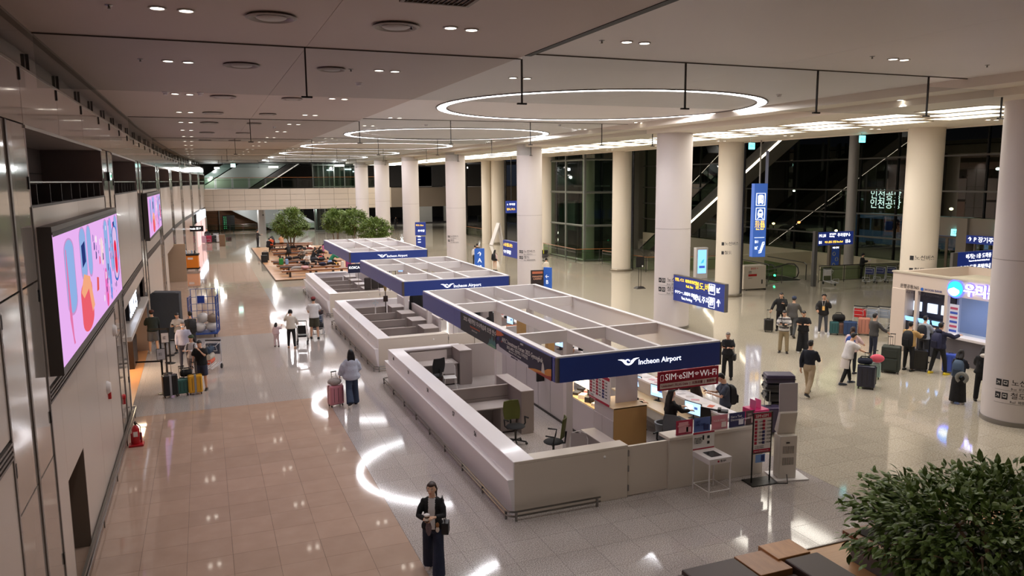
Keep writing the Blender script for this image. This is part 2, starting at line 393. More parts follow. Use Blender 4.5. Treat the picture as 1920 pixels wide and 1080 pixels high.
# smoke detectors and sprinkler heads
for x, y, z in ((.1, 21.2, ZL), (3.45, 18.0, ZL), (8.9, 32, ZC), (15.2, 17.8, ZC), (2.9, 33.5, ZL), (-.7, 21.3, ZL), (14.4, 30.5, ZC)):
    t = E('smoke_detector', (x, y, z), label='small round white smoke detector on the ceiling', cat='detector', group='smoke detectors on the ceiling')
    MB().lathe([(.001, -.07), (.05, -.07), (.06, -.03), (.08, -.02), (.085, 0)], seg=14).build('housing', WHITE, t, smooth=True)
for k, (x, y) in enumerate([(-.95, 11.2), (2.95, 11.28), (6.4, 11.9), (12.2, 11.7), (15.5, 11.8), (-.9, 15.8), (2.9, 15.9)]):
    z = ZL if x < 5.5 else ZC
    MB().lathe([(.001, -.05), (.02, -.05), (.012, -.02), (.05, -.006), (.05, 0)], seg=10).build('sprinkler_head', STEEL, loc=(x, y, z), label='tiny chrome sprinkler head in the ceiling', cat='sprinkler', group='sprinkler heads')

# glass smoke barriers hanging from the ceiling
gb = glass_mat((240, 242, 242), .22)
for n_, y in enumerate((13.55, 29.5, 43.0, 57.2, 71.5, 86)):
    x0, x1 = -2.2, 18.4
    t = E('smoke_barrier', (0, y, 0), label=['clear glass smoke barrier nearest the camera, hung on long rods', 'second glass smoke barrier across the hall', 'third glass smoke barrier across the hall', 'fourth glass smoke barrier, over the far booth', 'fifth glass smoke barrier before the balcony', 'farthest glass smoke barrier near the balcony'][n_], cat='smoke barrier', group='glass smoke barriers')
    xsx = [-2.2, 1.72, 5.62, 9.2, 12.6, 15.9, 18.4]
    for a, b in zip(xsx[:-1], xsx[1:]):
        zt = ZL-.01 if b < 5.7 else 8.66 if b > 17.5 else ZC-.01
        MB().box(a+.01, -.006, 8.0, b-.01, .006, zt).build('glass_pane', gb, t)
        MB().box(b-.012, -.02, 7.98, b+.012, .02, zt).box(b-.09, -.03, 7.97, b+.09, .03, 8.0).build('hanger_rod', DSTEEL, t)
    MB().box(-2.2, -.012, ZL-.02, 5.6, .012, ZL-.002).box(5.6, -.012, ZC-.02, 17.2, .012, ZC-.002).build('top_rail', C(95, 84, 76, .4, .6), t)
# ================================================================ columns
CW = C(214, 206, 204, .5, var=.02, scale=.5); CWO = C(222, 212, 197, .5)
def curved_text(body, size, c, rad, ang, z, mat, parent, align='LEFT'):
    """letters wrapped on a column of radius rad round c; ang = direction (deg) of the start, text runs counter-clockwise seen from above"""
    cu = bpy.data.curves.new('t', 'FONT'); cu.body = body; cu.size = size; cu.align_x = align; cu.resolution_u = 1
    o = bpy.data.objects.new('t', cu); me = evalmesh(o); bpy.data.objects.remove(o)
    for v in me.vertices:
        a = R(ang)+v.co.x/rad; v.co = Vector(((rad+.004)*math.cos(a), (rad+.004)*math.sin(a), z+v.co.y))
    me.materials.clear(); me.materials.append(mat)
    b = bpy.data.objects.new('lettering', me); COL.objects.link(b); b.parent = parent
    return b
def curved_rect(rad, a0, w, z0, z1, mat, parent, name='pictogram'):
    b = MB(); n = max(2, int(w/.04))
    for k in range(n):
        p = [(R(a0)+w*(k+q)/n/rad) for q in (0, 1)]
        b.quad(*[((rad+.003)*math.cos(a), (rad+.003)*math.sin(a), z) for a, z in ((p[0], z0), (p[1], z0), (p[1], z1), (p[0], z1))])
    return b.build(name, mat, parent)
inner = [(20.15, 13.8), (19.15, 28.9), (18.63, 43.8), (18.4, 58), (17.9, 70.2), (17.65, 81.2), (17.76, 93)]
labs = ['huge white round column at the right edge with bus and rail lettering', 'white round column behind the nearest booth beside the blue wayfinding sign', 'white round column behind the second booth', 'white round column behind the blue A sign', 'white round column, fifth from the right in the inner row', 'white round column near the far trees', 'farthest white column of the inner row by the balcony']
COLS = []
for k, (x, y) in enumerate(inner):
    t = E('column', (x, y, 0), label=labs[k], cat='column', group='inner row of white columns')
    r = .77
    MB().lathe([(r, .12), (r, 8.72)], seg=48).build('shaft', CW, t, smooth=True)
    MB().lathe([(r+.02, 0), (r+.02, .12), (r, .12)], seg=48).build('base_ring', C(150, 146, 142, .3, .8), t, smooth=True)
    MB().lathe([(r+.004, 4.40), (r+.004, 4.415)], seg=48).build('joint', C(150, 142, 138, .5), t)
    COLS.append(t)
def col_letters(t, a, z, s=1.0):
    K = C(38, 38, 42, .6)
    rad = .77; d = math.degrees
    for q, (ko, en) in enumerate((('노선버스', 'Bus  机场巴士'), ('철도', 'Rail  地铁机场铁路'))):
        zz = z-q*.40*s
        for j in range(2):
            a0 = a+d((.02+j*.19*s)/rad)
            curved_rect(rad, a0, .16*s, zz-.11*s, zz+.09*s, K, t)
            W_ = C(225, 220, 216, .5)
            if j == 0: curved_text('↗', .17*s, None, rad+.003, a0, zz-.07*s, W_, t)
            else:
                for (w0, w1, h0, h1) in ((.03, .13, -.05, .05),):
                    curved_rect(rad+.003, a0+d(w0*s/rad), (w1-w0)*s, zz+h0*s, zz+h1*s, W_, t)
                curved_rect(rad+.006, a0+d(.045*s/rad), .07*s, zz-.02*s, zz+.03*s, K, t)
        curved_text(ko, .22*s, None, rad, a+d(.44*s/rad), zz-.05*s, K, t)
        curved_text(en, .10*s, None, rad, a+d(.44*s/rad), zz-.20*s, K, t)
        curved_rect(rad, a, 1.3*s, zz-.235*s, zz-.228*s, K, t, 'rule_line')
col_letters(COLS[0], 178.5, 1.17, .88)
col_letters(COLS[1], 188, 2.18)
col_letters(COLS[2], 190, 2.2, .9)
col_letters(COLS[3], 190, 2.2, .8)
outer = [(27.2, 23.1), (27.2, 35.5), (27.8, 48.5), (27.95, 61.7), (28.3, 74.9), (28.4, 88)]
labs = ['cream round column behind the bank kiosk roof', 'cream round column left of the tall blue hanging sign', 'cream round column in front of the glass lift shaft', 'cream column of the outer row beyond the lift shaft', 'cream column beside the white folding board', 'farthest cream column of the outer row']
for k, (x, y) in enumerate(outer):
    t = E('column', (x, y, 0), label=labs[k], cat='column', group='outer row of cream columns'); r = .68
    MB().lathe([(r, .1), (r, 8.5)], seg=40).build('shaft', CWO, t, smooth=True)
    MB().lathe([(r+.14, 0), (r+.14, .10), (r+.1, .14), (r, .14)], seg=40).build('base_ring', C(150, 140, 124, .3, .7), t, smooth=True)
    MB().box(.62, -.14, 0, .86, .14, 8.5).build('service_duct', C(140, 138, 142, .25, .85), t, bev=.02)
    MB().box(.86, -.05, 0, .98, .05, 8.5).build('glass_fin', C(60, 56, 54, .2, .5), t)
    if k in (0, 1):
        t2 = t; K = C(40, 40, 44, .6)
        for q, s_ in enumerate(('노선버스', '철도')):
            curved_text(s_, .22, None, r, 215 if k else 208, (3.25 if k == 0 else 2.9)-q*.5, K, t2)
            curved_rect(r, 200 if k else 193, .15, (3.22 if k == 0 else 2.87)-q*.5, (3.4 if k == 0 else 3.05)-q*.5, K, t2)
for k, (x, y) in enumerate([(27.3, 75.6), (29.0, 56.0)]):
    t = E('column', (x, y, 0), label=['cream column standing just left of its twin in the outer row', 'slim cream column beside the grey wall panel'][k], cat='column')
    MB().lathe([(.5, 0), (.5, 8.5)], seg=32).build('shaft', CWO, t, smooth=True)
t = E('column', (41, 40.4, 0), label='slim pale column standing by the dark glass wall', cat='column')
MB().lathe([(.33, 0), (.33, 12)], seg=24).build('shaft', C(170, 165, 160, .45), t, smooth=True)

# ================================================================ outer glass wall
gw = E('wall_right', (0, 0, 0), kind='structure')
dg_ = glass_mat((186, 196, 182), 2.4, .01)
MUL = C(112, 110, 106, .35, .4); MULD = C(30, 30, 28, .4)
zs_ = [0, 2.32, 3.95, 5.62, 7.85, 10.2, 12.4]
ys_ = [20.1+3.22*k for k in range(26)]
for a, b in zip(ys_[:-1], ys_[1:]):
    for z0, z1 in zip(zs_[:-1], zs_[1:]):
        if b < 36.5 and z0 < 3.9: continue
        MB().box(44.0, a+.03, z0+.03, 44.02, b-.03, z1-.03).build('window_pane', dg_, gw)
mu = None
for a in ys_:
    if mu is None: mu = MB().box(43.92, -.045, 0, 44.12, -.015, 12.4).box(43.92, .015, 0, 44.12, .045, 12.4).build('mullion', MULD, gw, loc=(0, a, 0))
    else: o = mu.copy(); COL.objects.link(o); o.location = (0, a, 0)
for z in zs_[1:]:
    MB().box(43.82, (20 if z > 3.9 else 36.2), z-.05, 44.0, 101, z+.05).build('transom', MUL, gw)
MB().box(43.5, 36, -.0, 44.2, 101, .12).build('sill', C(175, 168, 150, .5), gw)
MB().box(27.7, -12, 12.4, 46, 102, 12.6).build('ceiling_high', C(60, 56, 50, .7), ce)
# entrance vestibule at the right
ve = E('door_1', (0, 0, 0), kind='structure'); GRY = C(150, 138, 124, .5); DKF = C(120, 104, 86, .4, .3)
MB().box(43.4, 14, 2.85, 43.9, 36.2, 4.0).build('header', GRY, ve)
MB().box(43.2, 35.9, 0, 43.9, 36.3, 4.0).box(43.2, 33.4, 0, 43.9, 34.1, 4.0).build('door_post', GRY, ve)
for k in range(9):
    y0 = 34.15+k*.85 if k < 2 else 31.6-(k-2)*1.5
    w = .85 if k < 2 else 1.5
    d = MB().box(43.55, y0, 0, 43.6, y0+.09, 2.8).box(43.55, y0+w-.09, 0, 43.6, y0+w, 2.8).box(43.55, y0+.09, 2.7, 43.6, y0+w-.09, 2.8).box(43.55, y0+.09, 0, 43.6, y0+w-.09, .12).build('door_leaf', DKF, ve)
    MB().box(43.57, y0+.09, .12, 43.58, y0+w-.09, 2.7).build('door_pane', dg_, d)
# exterior: dark road deck, a lit bus and signs, and an added fill light
ex = MB().box(44.3, -20, -.3, 120, 140, -.05).build('ground_outside', C(46, 46, 48, .7), kind='structure')
MB().box(95, -20, 0, 96, 140, 15).build('terminal_outside', C(70, 52, 42, .8), kind='structure')
bus = E('bus', (60, 52, -.05), 0, label='dim blue bus parked in the dark outside the glass wall', cat='bus')
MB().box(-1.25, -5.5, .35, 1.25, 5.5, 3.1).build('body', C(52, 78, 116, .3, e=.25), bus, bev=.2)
for y in (-3.6, 3.4):
    for x in (-1.25, 1.05): MB().cyl((x, y, .5), (x+.2, y, .5), .5, seg=18).build('wheel', BLACK, bus)
for k in range(6): MB().box(-1.28, -5+k*1.7, 1.6, -1.24, -3.5+k*1.7, 2.7).build('window', C(18, 24, 32, .1), bus)
sg = E('lit_sign', (70, 64.5, 4.1), label='blurred white lit sign outside behind the glass wall', cat='sign')
MB().box(0, -4, -1.2, .3, 2, 1.2).build('board', C(24, 24, 30, .5), sg); MB().box(.05, -2, -4.15, .25, -1.8, -1.2).box(.05, 0, -4.15, .25, .2, -1.2).build('post', DSTEEL, sg)
text('인천공항', 1.15, (-.02, 1.8, .45), '-X', emis(220, 235, 255, 2.0), sg); text('인천공항', 1.15, (-.02, 1.8, -.6), '-X', emis(220, 235, 255, 2.2), sg)
for k, (x, y, z, c) in enumerate([(58, 56, 1.6, (255, 210, 150)), (62, 40, 2.2, (190, 215, 255)), (66, 62, 5, (255, 255, 255)), (57, 51, 2, (255, 120, 70)), (64, 66, 3, (150, 190, 255)), (60, 36, 3.8, (255, 230, 190)), (64, 35, 7.2, (230, 240, 255)), (63, 52, .9, (255, 220, 180)), (61, 61, 2.6, (235, 240, 255)), (68, 44, 3.6, (255, 240, 210))]):
    t = E('street_lamp', (x, y+12, -.05), label='small lamp glowing in the dark outside the glass wall', cat='lamp', group='lamps outside the glass wall')
    MB().cyl((0, 0, 0), (0, 0, z), .05, seg=8).build('pole', DSTEEL, t)
    MB().ell((0, 0, z), (.16, .16, .12)).build('globe', emis(*c, 8), t)
for k in range(5):
    t = MB().box(57, 62+k*6.5, -.05, 61, 66.4+k*6.5, 1.5).build('parked_car', [C(40+10*k, 44, 50, .25)], label='dark parked car at the kerb outside the glass', cat='car', group='cars outside', bev=.5)
grn = E('exit_sign', (46.5, 33.6, 5.3), label='green lit lane signal outside at the right edge', cat='sign'); MB().box(0, -.5, -.25, .1, .5, .25).build('housing', BLACK, grn); MB().cyl((.05, 0, -5.35), (.05, 0, -.25), .05, seg=8).build('post', DSTEEL, grn)
text('공항', .4, (-.01, .45, 0), '-X', emis(40, 255, 110, 3), grn)
sp = bpy.data.lights.new('outdoor_fill', 'AREA'); sp.energy = 3000; sp.size = 30; sp.color = (1, .85, .6); so = bpy.data.objects.new('outdoor_fill', sp); COL.objects.link(so); so.location = (70, 50, 14)  # area light added to brighten the dark exterior, without any fitting

# ================================================================ grey wall, glass lift shaft
MB().box(41.2, 72.0, 0, 46, 73, 12).build('wall_far', C(138, 132, 124, .55), kind='structure')
MB().box(33.0, 62.5, 0, 37.6, 63.1, 12).build('wall_inner', C(120, 114, 106, .55), kind='structure')
el = E('glass_lift', (0, 0, 0), label='tall glass lift shaft with grey steel frame between the columns', cat='lift')
eg = glass_mat((168, 184, 172), .8)
P = [(28.0, 61.3), (28.15, 55.0), (31.0, 54.6), (33.5, 57.5), (33.5, 62.2)]
FRM = C(128, 132, 126, .4, .4)
for (x, y) in P + [(28.08, 58.2)]: MB().cbox((x, y, 4.9), (.17, .17, 9.8)).build('post', FRM, el)
for z in (.1, 2.85, 5.5, 8.1):
    for a, b in zip(P[:-1], P[1:]):
        MB().tube([(*a, z), (*b, z)], .09, 4).build('beam', FRM, el)
for z0, z1 in ((.15, 2.75), (2.95, 5.4), (5.6, 8.0)):
    for a, b in zip(P[:-1], P[1:]):
        for q in range(2):
            A = Vector(a).lerp(Vector(b), q/2+.01); B = Vector(a).lerp(Vector(b), (q+1)/2-.01)
            MB().quad((A.x, A.y, z0), (B.x, B.y, z0), (B.x, B.y, z1), (A.x, A.y, z1)).build('glass_pane', eg, el)
for x in (29.4, 30.2, 31.6): MB().box(x, 58.6, 0, x+.16, 58.8, 9.8).build('guide_rail', C(46, 50, 48, .4, .5), el)
MB().box(29.2, 58.9, 2.2, 31.9, 61.2, 4.7).build('lift_car', C(92, 104, 98, .3, .3), el, bev=.05)
MB().box(29, 61.5, 0, 33.2, 61.7, 9.8).build('back_panel', C(70, 76, 72, .5), el)
for z in (5.4, 5.9): MB().box(28.9, 58.4, z, 32.3, 58.5, z+.12).build('bracket', FRM, el)
# ================================================================ escalators in the outer void (lit undersides)
def escalator(x, y0, y1, z0, z1, label):
    t = E('escalator', (x, 0, 0), label=label, cat='escalator')
    d = Vector((0, y1-y0, z1-z0)); n = Vector((0, -d.z, d.y)).normalized()
    if n.z < 0: n = -n
    A = Vector((0, y0, z0)); B = Vector((0, y1, z1))
    def slab(off0, off1, xa, xb):
        p = [A+n*off0, B+n*off0, B+n*off1, A+n*off1]; i = MB()
        i.v = [(xa, q.y, q.z) for q in p]+[(xb, q.y, q.z) for q in p]
        i.f = [(0, 1, 2, 3), (7, 6, 5, 4), (0, 4, 5, 1), (1, 5, 6, 2), (2, 6, 7, 3), (3, 7, 4, 0)]; i.m = [0]*6
        return i
    slab(.0, .9, -.75, .75).build('truss', C(96, 94, 90, .4), t)
    for s in (-.72, .68): slab(.9, 1.75, s, s+.02).build('balustrade_glass', eg, t); slab(1.75, 1.82, s-.02, s+.06).build('handrail', BLACK, t)
    slab(-.0, .14, -.80, -.755).build('light_strip', emis(255, 240, 210, 4), t)
    return t
escalator(38.8, 62, 43.5, -1.5, 9.5, 'escalator rising to the right beyond the columns with a bright light strip')
escalator(38.8, 84, 67, -1.6, 9.1, 'farther escalator rising behind the glass lift with a light strip')
# down-escalator pit with rails, gate box
RAILW = C(150, 96, 50, .35); GR = C(70, 70, 66, .35, .6); glr = glass_mat((196, 214, 190), .7)
def railing(pts, label, wood=True, h=1.05, z0=0, mid=True, step=1.7, grp='glass railings'):
    t = E('railing', (pts[0][0], pts[0][1], z0), label=label, cat='railing', group=grp)
    o = Vector(pts[0])
    for a, b in zip(pts[:-1], pts[1:]):
        a = Vector(a)-o; b = Vector(b)-o; L_ = (b-a).length; n = max(1, round(L_/step))
        MB().tube([(*a, h), (*b, h)], .03, 6).build('handrail', RAILW if wood else GR, t)
        if mid: MB().tube([(*a, h*.78), (*b, h*.78)], .016, 5).build('mid_rail', GR, t); MB().tube([(*a, .12), (*b, .12)], .016, 5).build('mid_rail', GR, t)
        for k in range(n+1):
            p = a.lerp(b, k/n); MB().cyl((p.x, p.y, 0), (p.x, p.y, h), .022, seg=6).build('post', GR, t)
        for k in range(n):
            p = a.lerp(b, (k+.06)/n); q = a.lerp(b, (k+.94)/n)
            MB().quad((p.x, p.y, .15), (q.x, q.y, .15), (q.x, q.y, h*.95), (p.x, p.y, h*.95)).build('glass_pane', glr, t)
    return t
railing([(28.6, 52.8), (28.9, 46.9), (32.8, 45.6), (36.0, 45.4)], 'glass railing with wooden handrail round the well by the lift')
railing([(29.4, 37.6), (31.5, 37.3), (33.4, 38.2)], 'glass railing beside the white gate cabinet', False)
railing([(35.6, 37.4), (39.3, 37.0), (42.6, 35.6)], 'metal railing by the luggage carts at the glass wall', False)
railing([(27.4, 62.0), (27.2, 54.6), (31, 53.8)], 'glass railing in front of the glass lift shaft', True)
railing([(28.9, 95), (29.2, 83), (28.6, 76.5)], 'far glass railing behind the outer columns', True)
railing([(39, 112), (46, 104)], 'distant railing where a lone figure stands', False)
pit = MB().box(30, 46.4, 0, 43.4, 46.7, .9).box(43.3, 37.5, 0, 43.6, 71, .9).box(36.3, 38.0, 0, 43.3, 38.2, .9)
pit.build('trim_1', C(190, 182, 156, .5), kind='structure')
es = E('escalator', (34.6, 39.0, 0), R(-8), label='top landing of the down escalator with black handrails and a green light', cat='escalator')
MB().box(-.9, 0, .0, .9, 2.2, .04).build('comb_plate', C(60, 58, 56, .4, .6), es)
for s in (-.85, .75): 
    MB().tube([(s, 5, -.1), (s, 1.2, .95), (s, .5, 1.0), (s, .1, .8), (s, 0, .5), (s, .15, .2), (s, .5, .1)], .04, 6).build('handrail', BLACK, es)
    MB().box(s-.01, .3, .1, s+.02, 4, .9).build('balustrade_glass', glr, es)
MB().box(-.95, .0, .32, -.9, .15, .42).build('signal_lamp', emis(60, 255, 170, 4), es)
for s in (-1.4, 1.3): MB().tube([(s, 0, 0), (s, 0, 1.0), (s, .2, 1.1), (s, 4.5, 1.1)], .03, 6).build('side_rail', GR, es)
gb_ = E('gate_cabinet', (30.0, 36.9, 0), R(-5), label='white cabinet with red stripe and small lettering by the escalator railing', cat='cabinet')
MB().box(-.75, -.35, .06, .75, .35, 1.45).build('body', C(196, 186, 170, .4), gb_, bev=.03)
MB().box(-.45, -.36, .82, .12, -.345, .95).build('red_panel', C(170, 30, 28, .4), gb_)
text('출입문 ↑', .13, (-.3, -.355, 1.27), '-Y', C(190, 40, 40), gb_); text('소화전\n비상용', .08, (-.45, -.355, 1.06), '-Y', TXK, gb_); text('안내 문구', .07, (-.45, -.355, .7), '-Y', TXK, gb_)
MB().box(.45, -.36, .35, .53, -.345, .6).build('latch', BLACK, gb_)
for s in (-.65, .65): MB().tube([(s, -.5, .04), (s, .5, .04)], .04, 6).build('foot', DSTEEL, gb_)

# ================================================================ far end: balcony bridge
bl = E('wall_back', (0, 0, 0), kind='structure'); PB = C(206, 192, 176, .5, var=.03, scale=.8)
YB = 99.3
MB().box(-1.0, YB+.05, 3.1, 46, YB+10, 5.6).build('slab', C(120, 108, 96, .6), bl)
xb = -.6; w = 1.78
pan = None
for i in range(13):
    for (z0, z1) in ((3.1, 3.5), (3.5, 4.25), (4.25, 4.95), (4.95, 5.67)):
        MB().box(xb+i*w+.012, YB-.06, z0+.012, xb+(i+1)*w-.012, YB+.05, z1-.012).build('panel', PB, bl)
MB().box(22.55, YB-.06, 3.1, 22.7, YB+10, 5.67).build('panel_end', PB, bl)
MB().box(22.7, YB+5, 3.1, 46, YB+5.2, 5.6).build('slab_side', C(110, 98, 84, .6), bl)
rb = railing([(-.4, YB), (22.5, YB), (22.5, YB+6)], 'long glass balustrade with wooden rail along the upper balcony', True, 1.35, 5.67, True, 1.9, 'upper balcony balustrade')
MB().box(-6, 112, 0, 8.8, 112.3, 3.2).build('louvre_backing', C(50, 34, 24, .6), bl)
for k in range(19): MB().box(-5, 111.8, .1+k*.165, 8.7, 111.95, .2+k*.165).build('slat', wood_mat((176, 116, 68), (132, 84, 48)), bl)
for x in (1.9, 7.6): MB().cyl((x, 111.6, 0), (x, 111.6, 3.1), .09, seg=8).build('post', C(150, 140, 130, .4, .4), bl)
t = E('column', (6.9, 104.5, 0), label='white round column under the balcony left of the first tree', cat='column')
MB().lathe([(.5, 0), (.5, 3.1)], seg=28).build('shaft', C(206, 202, 198, .5), t, smooth=True); MB().box(.1, -.52, 2.2, .24, -.48, 2.35).build('detector_box', BLACK, t)
# escalator soffits crossing behind the balcony
def para(x0, x1, y, z0, z1, w_, mat, name, label=None):
    b = MB(); p = [(x0, z0), (x0+w_, z0), (x1+w_, z1), (x1, z1)]
    b.v = [(x, y, z) for x, z in p]+[(x, y+1.6, z) for x, z in p]; b.f = [(0, 1, 2, 3), (7, 6, 5, 4), (0, 4, 5, 1), (1, 5, 6, 2), (2, 6, 7, 3), (3, 7, 4, 0)]; b.m = [0]*6
    return b
e1 = E('escalator', (0, 0, 0), label='upper escalator crossing diagonally behind the balcony balustrade', cat='escalator')
para(-.4, 6.5, 108, 5.6, 10.0, 6.0, C(150, 156, 150, .5), '').build('side_panel', C(112, 118, 112, .5), e1)
para(-2.2, 4.6, 107.9, 5.6, 10.0, 1.6, None, '').build('balustrade_glass', C(70, 84, 78, .25), e1)
para(5.8, 12.7, 107.8, 5.6, 10.0, 1.2, None, '').build('underside', C(40, 36, 34, .5), e1)
para(7.1, 14.0, 107.7, 5.6, 10.0, .12, None, '').build('light_strip', emis(255, 245, 230, .35), e1)
e2 = E('escalator', (0, 0, 0), label='lower escalator sloping down under the balcony beside the wooden louvres', cat='escalator')
b = MB(); p = [(1.9, 3.2), (12.8, 3.2), (16, 0.0), (9.2, 0.0), (7.8, .05)]; b.prism([(x, z) for x, z in p][::-1], 0, 1); b.v = [(x, 109.5+z, y) for x, y, z in b.v]
b = MB(); pp = [(2.6, 3.2), (10.2, 3.2), (15.5, .2), (8.3, .2)]
b.v = [(x, 108.5, z) for x, z in pp]+[(x, 110, z) for x, z in pp]; b.f = [(0, 1, 2, 3), (7, 6, 5, 4), (0, 4, 5, 1), (1, 5, 6, 2), (2, 6, 7, 3), (3, 7, 4, 0)]; b.m = [0]*6
b.build('side_panel', C(176, 182, 182, .4), e2)
para(9.3, 3.6+9.3, 108.4, 3.1, .9, .5, None, '').build('handrail', C(44, 48, 46, .4), e2)
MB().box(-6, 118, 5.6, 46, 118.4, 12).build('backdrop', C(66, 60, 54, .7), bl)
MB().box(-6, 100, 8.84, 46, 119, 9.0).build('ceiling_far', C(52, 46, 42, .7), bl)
l2 = E('glass_lift', (13.4, 103, 0), label='far glass lift shaft behind the balcony with dark green glass', cat='lift')
for i in range(6):
    MB().cbox((i*1.35, 0, 4.4), (.12, .12, 8.8)).build('post', C(120, 126, 118, .4, .3), l2)
    if i < 5:
        for z0 in (.2, 3.1, 5.9): MB().quad((i*1.35+.08, 0, z0), (i*1.35+1.27, 0, z0), (i*1.35+1.27, 0, z0+2.7), (i*1.35+.08, 0, z0+2.7)).build('glass_pane', eg, l2)
for z in (.1, 3.0, 5.8, 8.6): MB().box(0, -.08, z-.07, 6.8, .08, z+.07).build('beam', C(120, 126, 118, .4, .3), l2)
MB().box(.5, 1.5, 0, 6.3, 3.5, 8.8).build('core', C(64, 72, 68, .5), l2)
for k in range(4): MB().box(.8+k*1.4, 1.4, 1.0, 1.0+k*1.4, 1.5, 8.8).build('guide_rail', C(150, 156, 150, .4), l2)
for k, (x, z) in enumerate(((2, 7.9), (4.3, 8.0), (5.4, 7.7))):
    MB().box(x, 1.3, z, x+.9, 1.4, z+.12).build('lamp', emis(225, 240, 255, 3), l2)
for x, y, z, w_ in ((1.6, 106.5, 8.2, .6), (1.0, 107, 7.0, .3), (8.2, 106, 8.3, 1.2), (16, 101.5, 8.4, 1.2), (5, 105.5, 2.95, .5), (13, 106.5, 2.95, .5), (20, 106, 2.95, .5), (35, 108, 8.2, 1.2), (34, 110, 2.9, .6), (27, 112, 2.9, .6)):  # point lights with glowing boxes, added to brighten the black space here
    s = bpy.data.lights.new('spot', 'POINT'); s.energy = 110; s.shadow_soft_size = .2; o = bpy.data.objects.new('spot', s); COL.objects.link(o); o.location = (x, y-.3, z-.2)
    MB().box(x, y, z, x+w_, y+.1, z+.2).build('lamp_box', emis(255, 245, 235, 6), label='small added lamp brightening the dark space by the far balcony', cat='lamp', group='added lamps round the far balcony')
t = E('departure_board', (2.95, 107, 0), label='black freestanding flight board with green digits under the balcony', cat='display board')
MB().box(-.75, 0, .3, .75, .15, 2.2).build('cabinet', C(12, 14, 14, .4), t); MB().box(-.6, -.1, 0, -.5, .3, .3).box(.5, -.1, 0, .6, .3, .3).build('leg', BLACK, t)
for k in range(7): text(':::  ::', .2, (-.6, -.01, 2.0-k*.24), '-Y', emis(90, 230, 150, 1.2), t)
railing([(-.2, 106.2), (16, 106.2)], 'low railing before the wooden louvre wall', False)
MB().box(-6, 99.4, 0, -.5, 119, 9).build('wall_end', C(96, 88, 80, .5), kind='structure')
for x, y in ((29.5, 118), (36, 120)): MB().box(x, y, 0, x+4, y+.3, 8.6).build('wall_beyond', C(190, 184, 170, .5), kind='structure')
MB().box(-6, 134, -.2, 50, 135, 9).build('wall_closing', C(60, 56, 50, .6), kind='structure')

# ================================================================ left wall
wl = E('wall_left', (0, 0, 0), kind='structure')
def xw(y):
    P_ = [(-20, -2.25), (24, -2.27), (33, -2.33), (45, -2.2), (57, -1.95), (68, -1.6), (78.7, -1.05), (90, -.41), (100, .3)]
    for (a, u), (b, v) in zip(P_[:-1], P_[1:]):
        if y <= b: return u+(v-u)*(y-a)/(b-a)
    return .3
def wb(ya, yb, z0, z1, off, th, mat, name='panel', parent=None, bev=0):
    a, b = xw(ya)+off, xw(yb)+off
    return MB().prism([(a-th, ya), (a, ya), (b, yb), (b-th, yb)], z0, z1).build(name, mat, parent or wl, bev=bev)
PN = C(206, 194, 184, .3, var=.03, scale=.6, coat=.15); PNU = C(176, 160, 148, .12, coat=.8, var=.05, scale=.5); PIER = C(178, 170, 162, .08, coat=.8, var=.06, scale=.7)
DRK = C(60, 55, 53, .5); GRL = C(60, 55, 52, .5); EDGE = C(120, 112, 106, .35, .3); CLMP = C(44, 42, 41, .35, .6)
MB().box(-4.3, -12, -.3, -4.1, 100, 9.2).build('backing', C(48, 44, 42, .6), wl)
cl = None
def clamp(y, z):
    global cl
    if cl is None: cl = MB().box(-.02, -.03, -.09, .02, .03, .09).build('clamp', CLMP, wl, loc=(xw(y), y, z), bev=.01)
    else: o = cl.copy(); COL.objects.link(o); o.location = (xw(y), y, z)
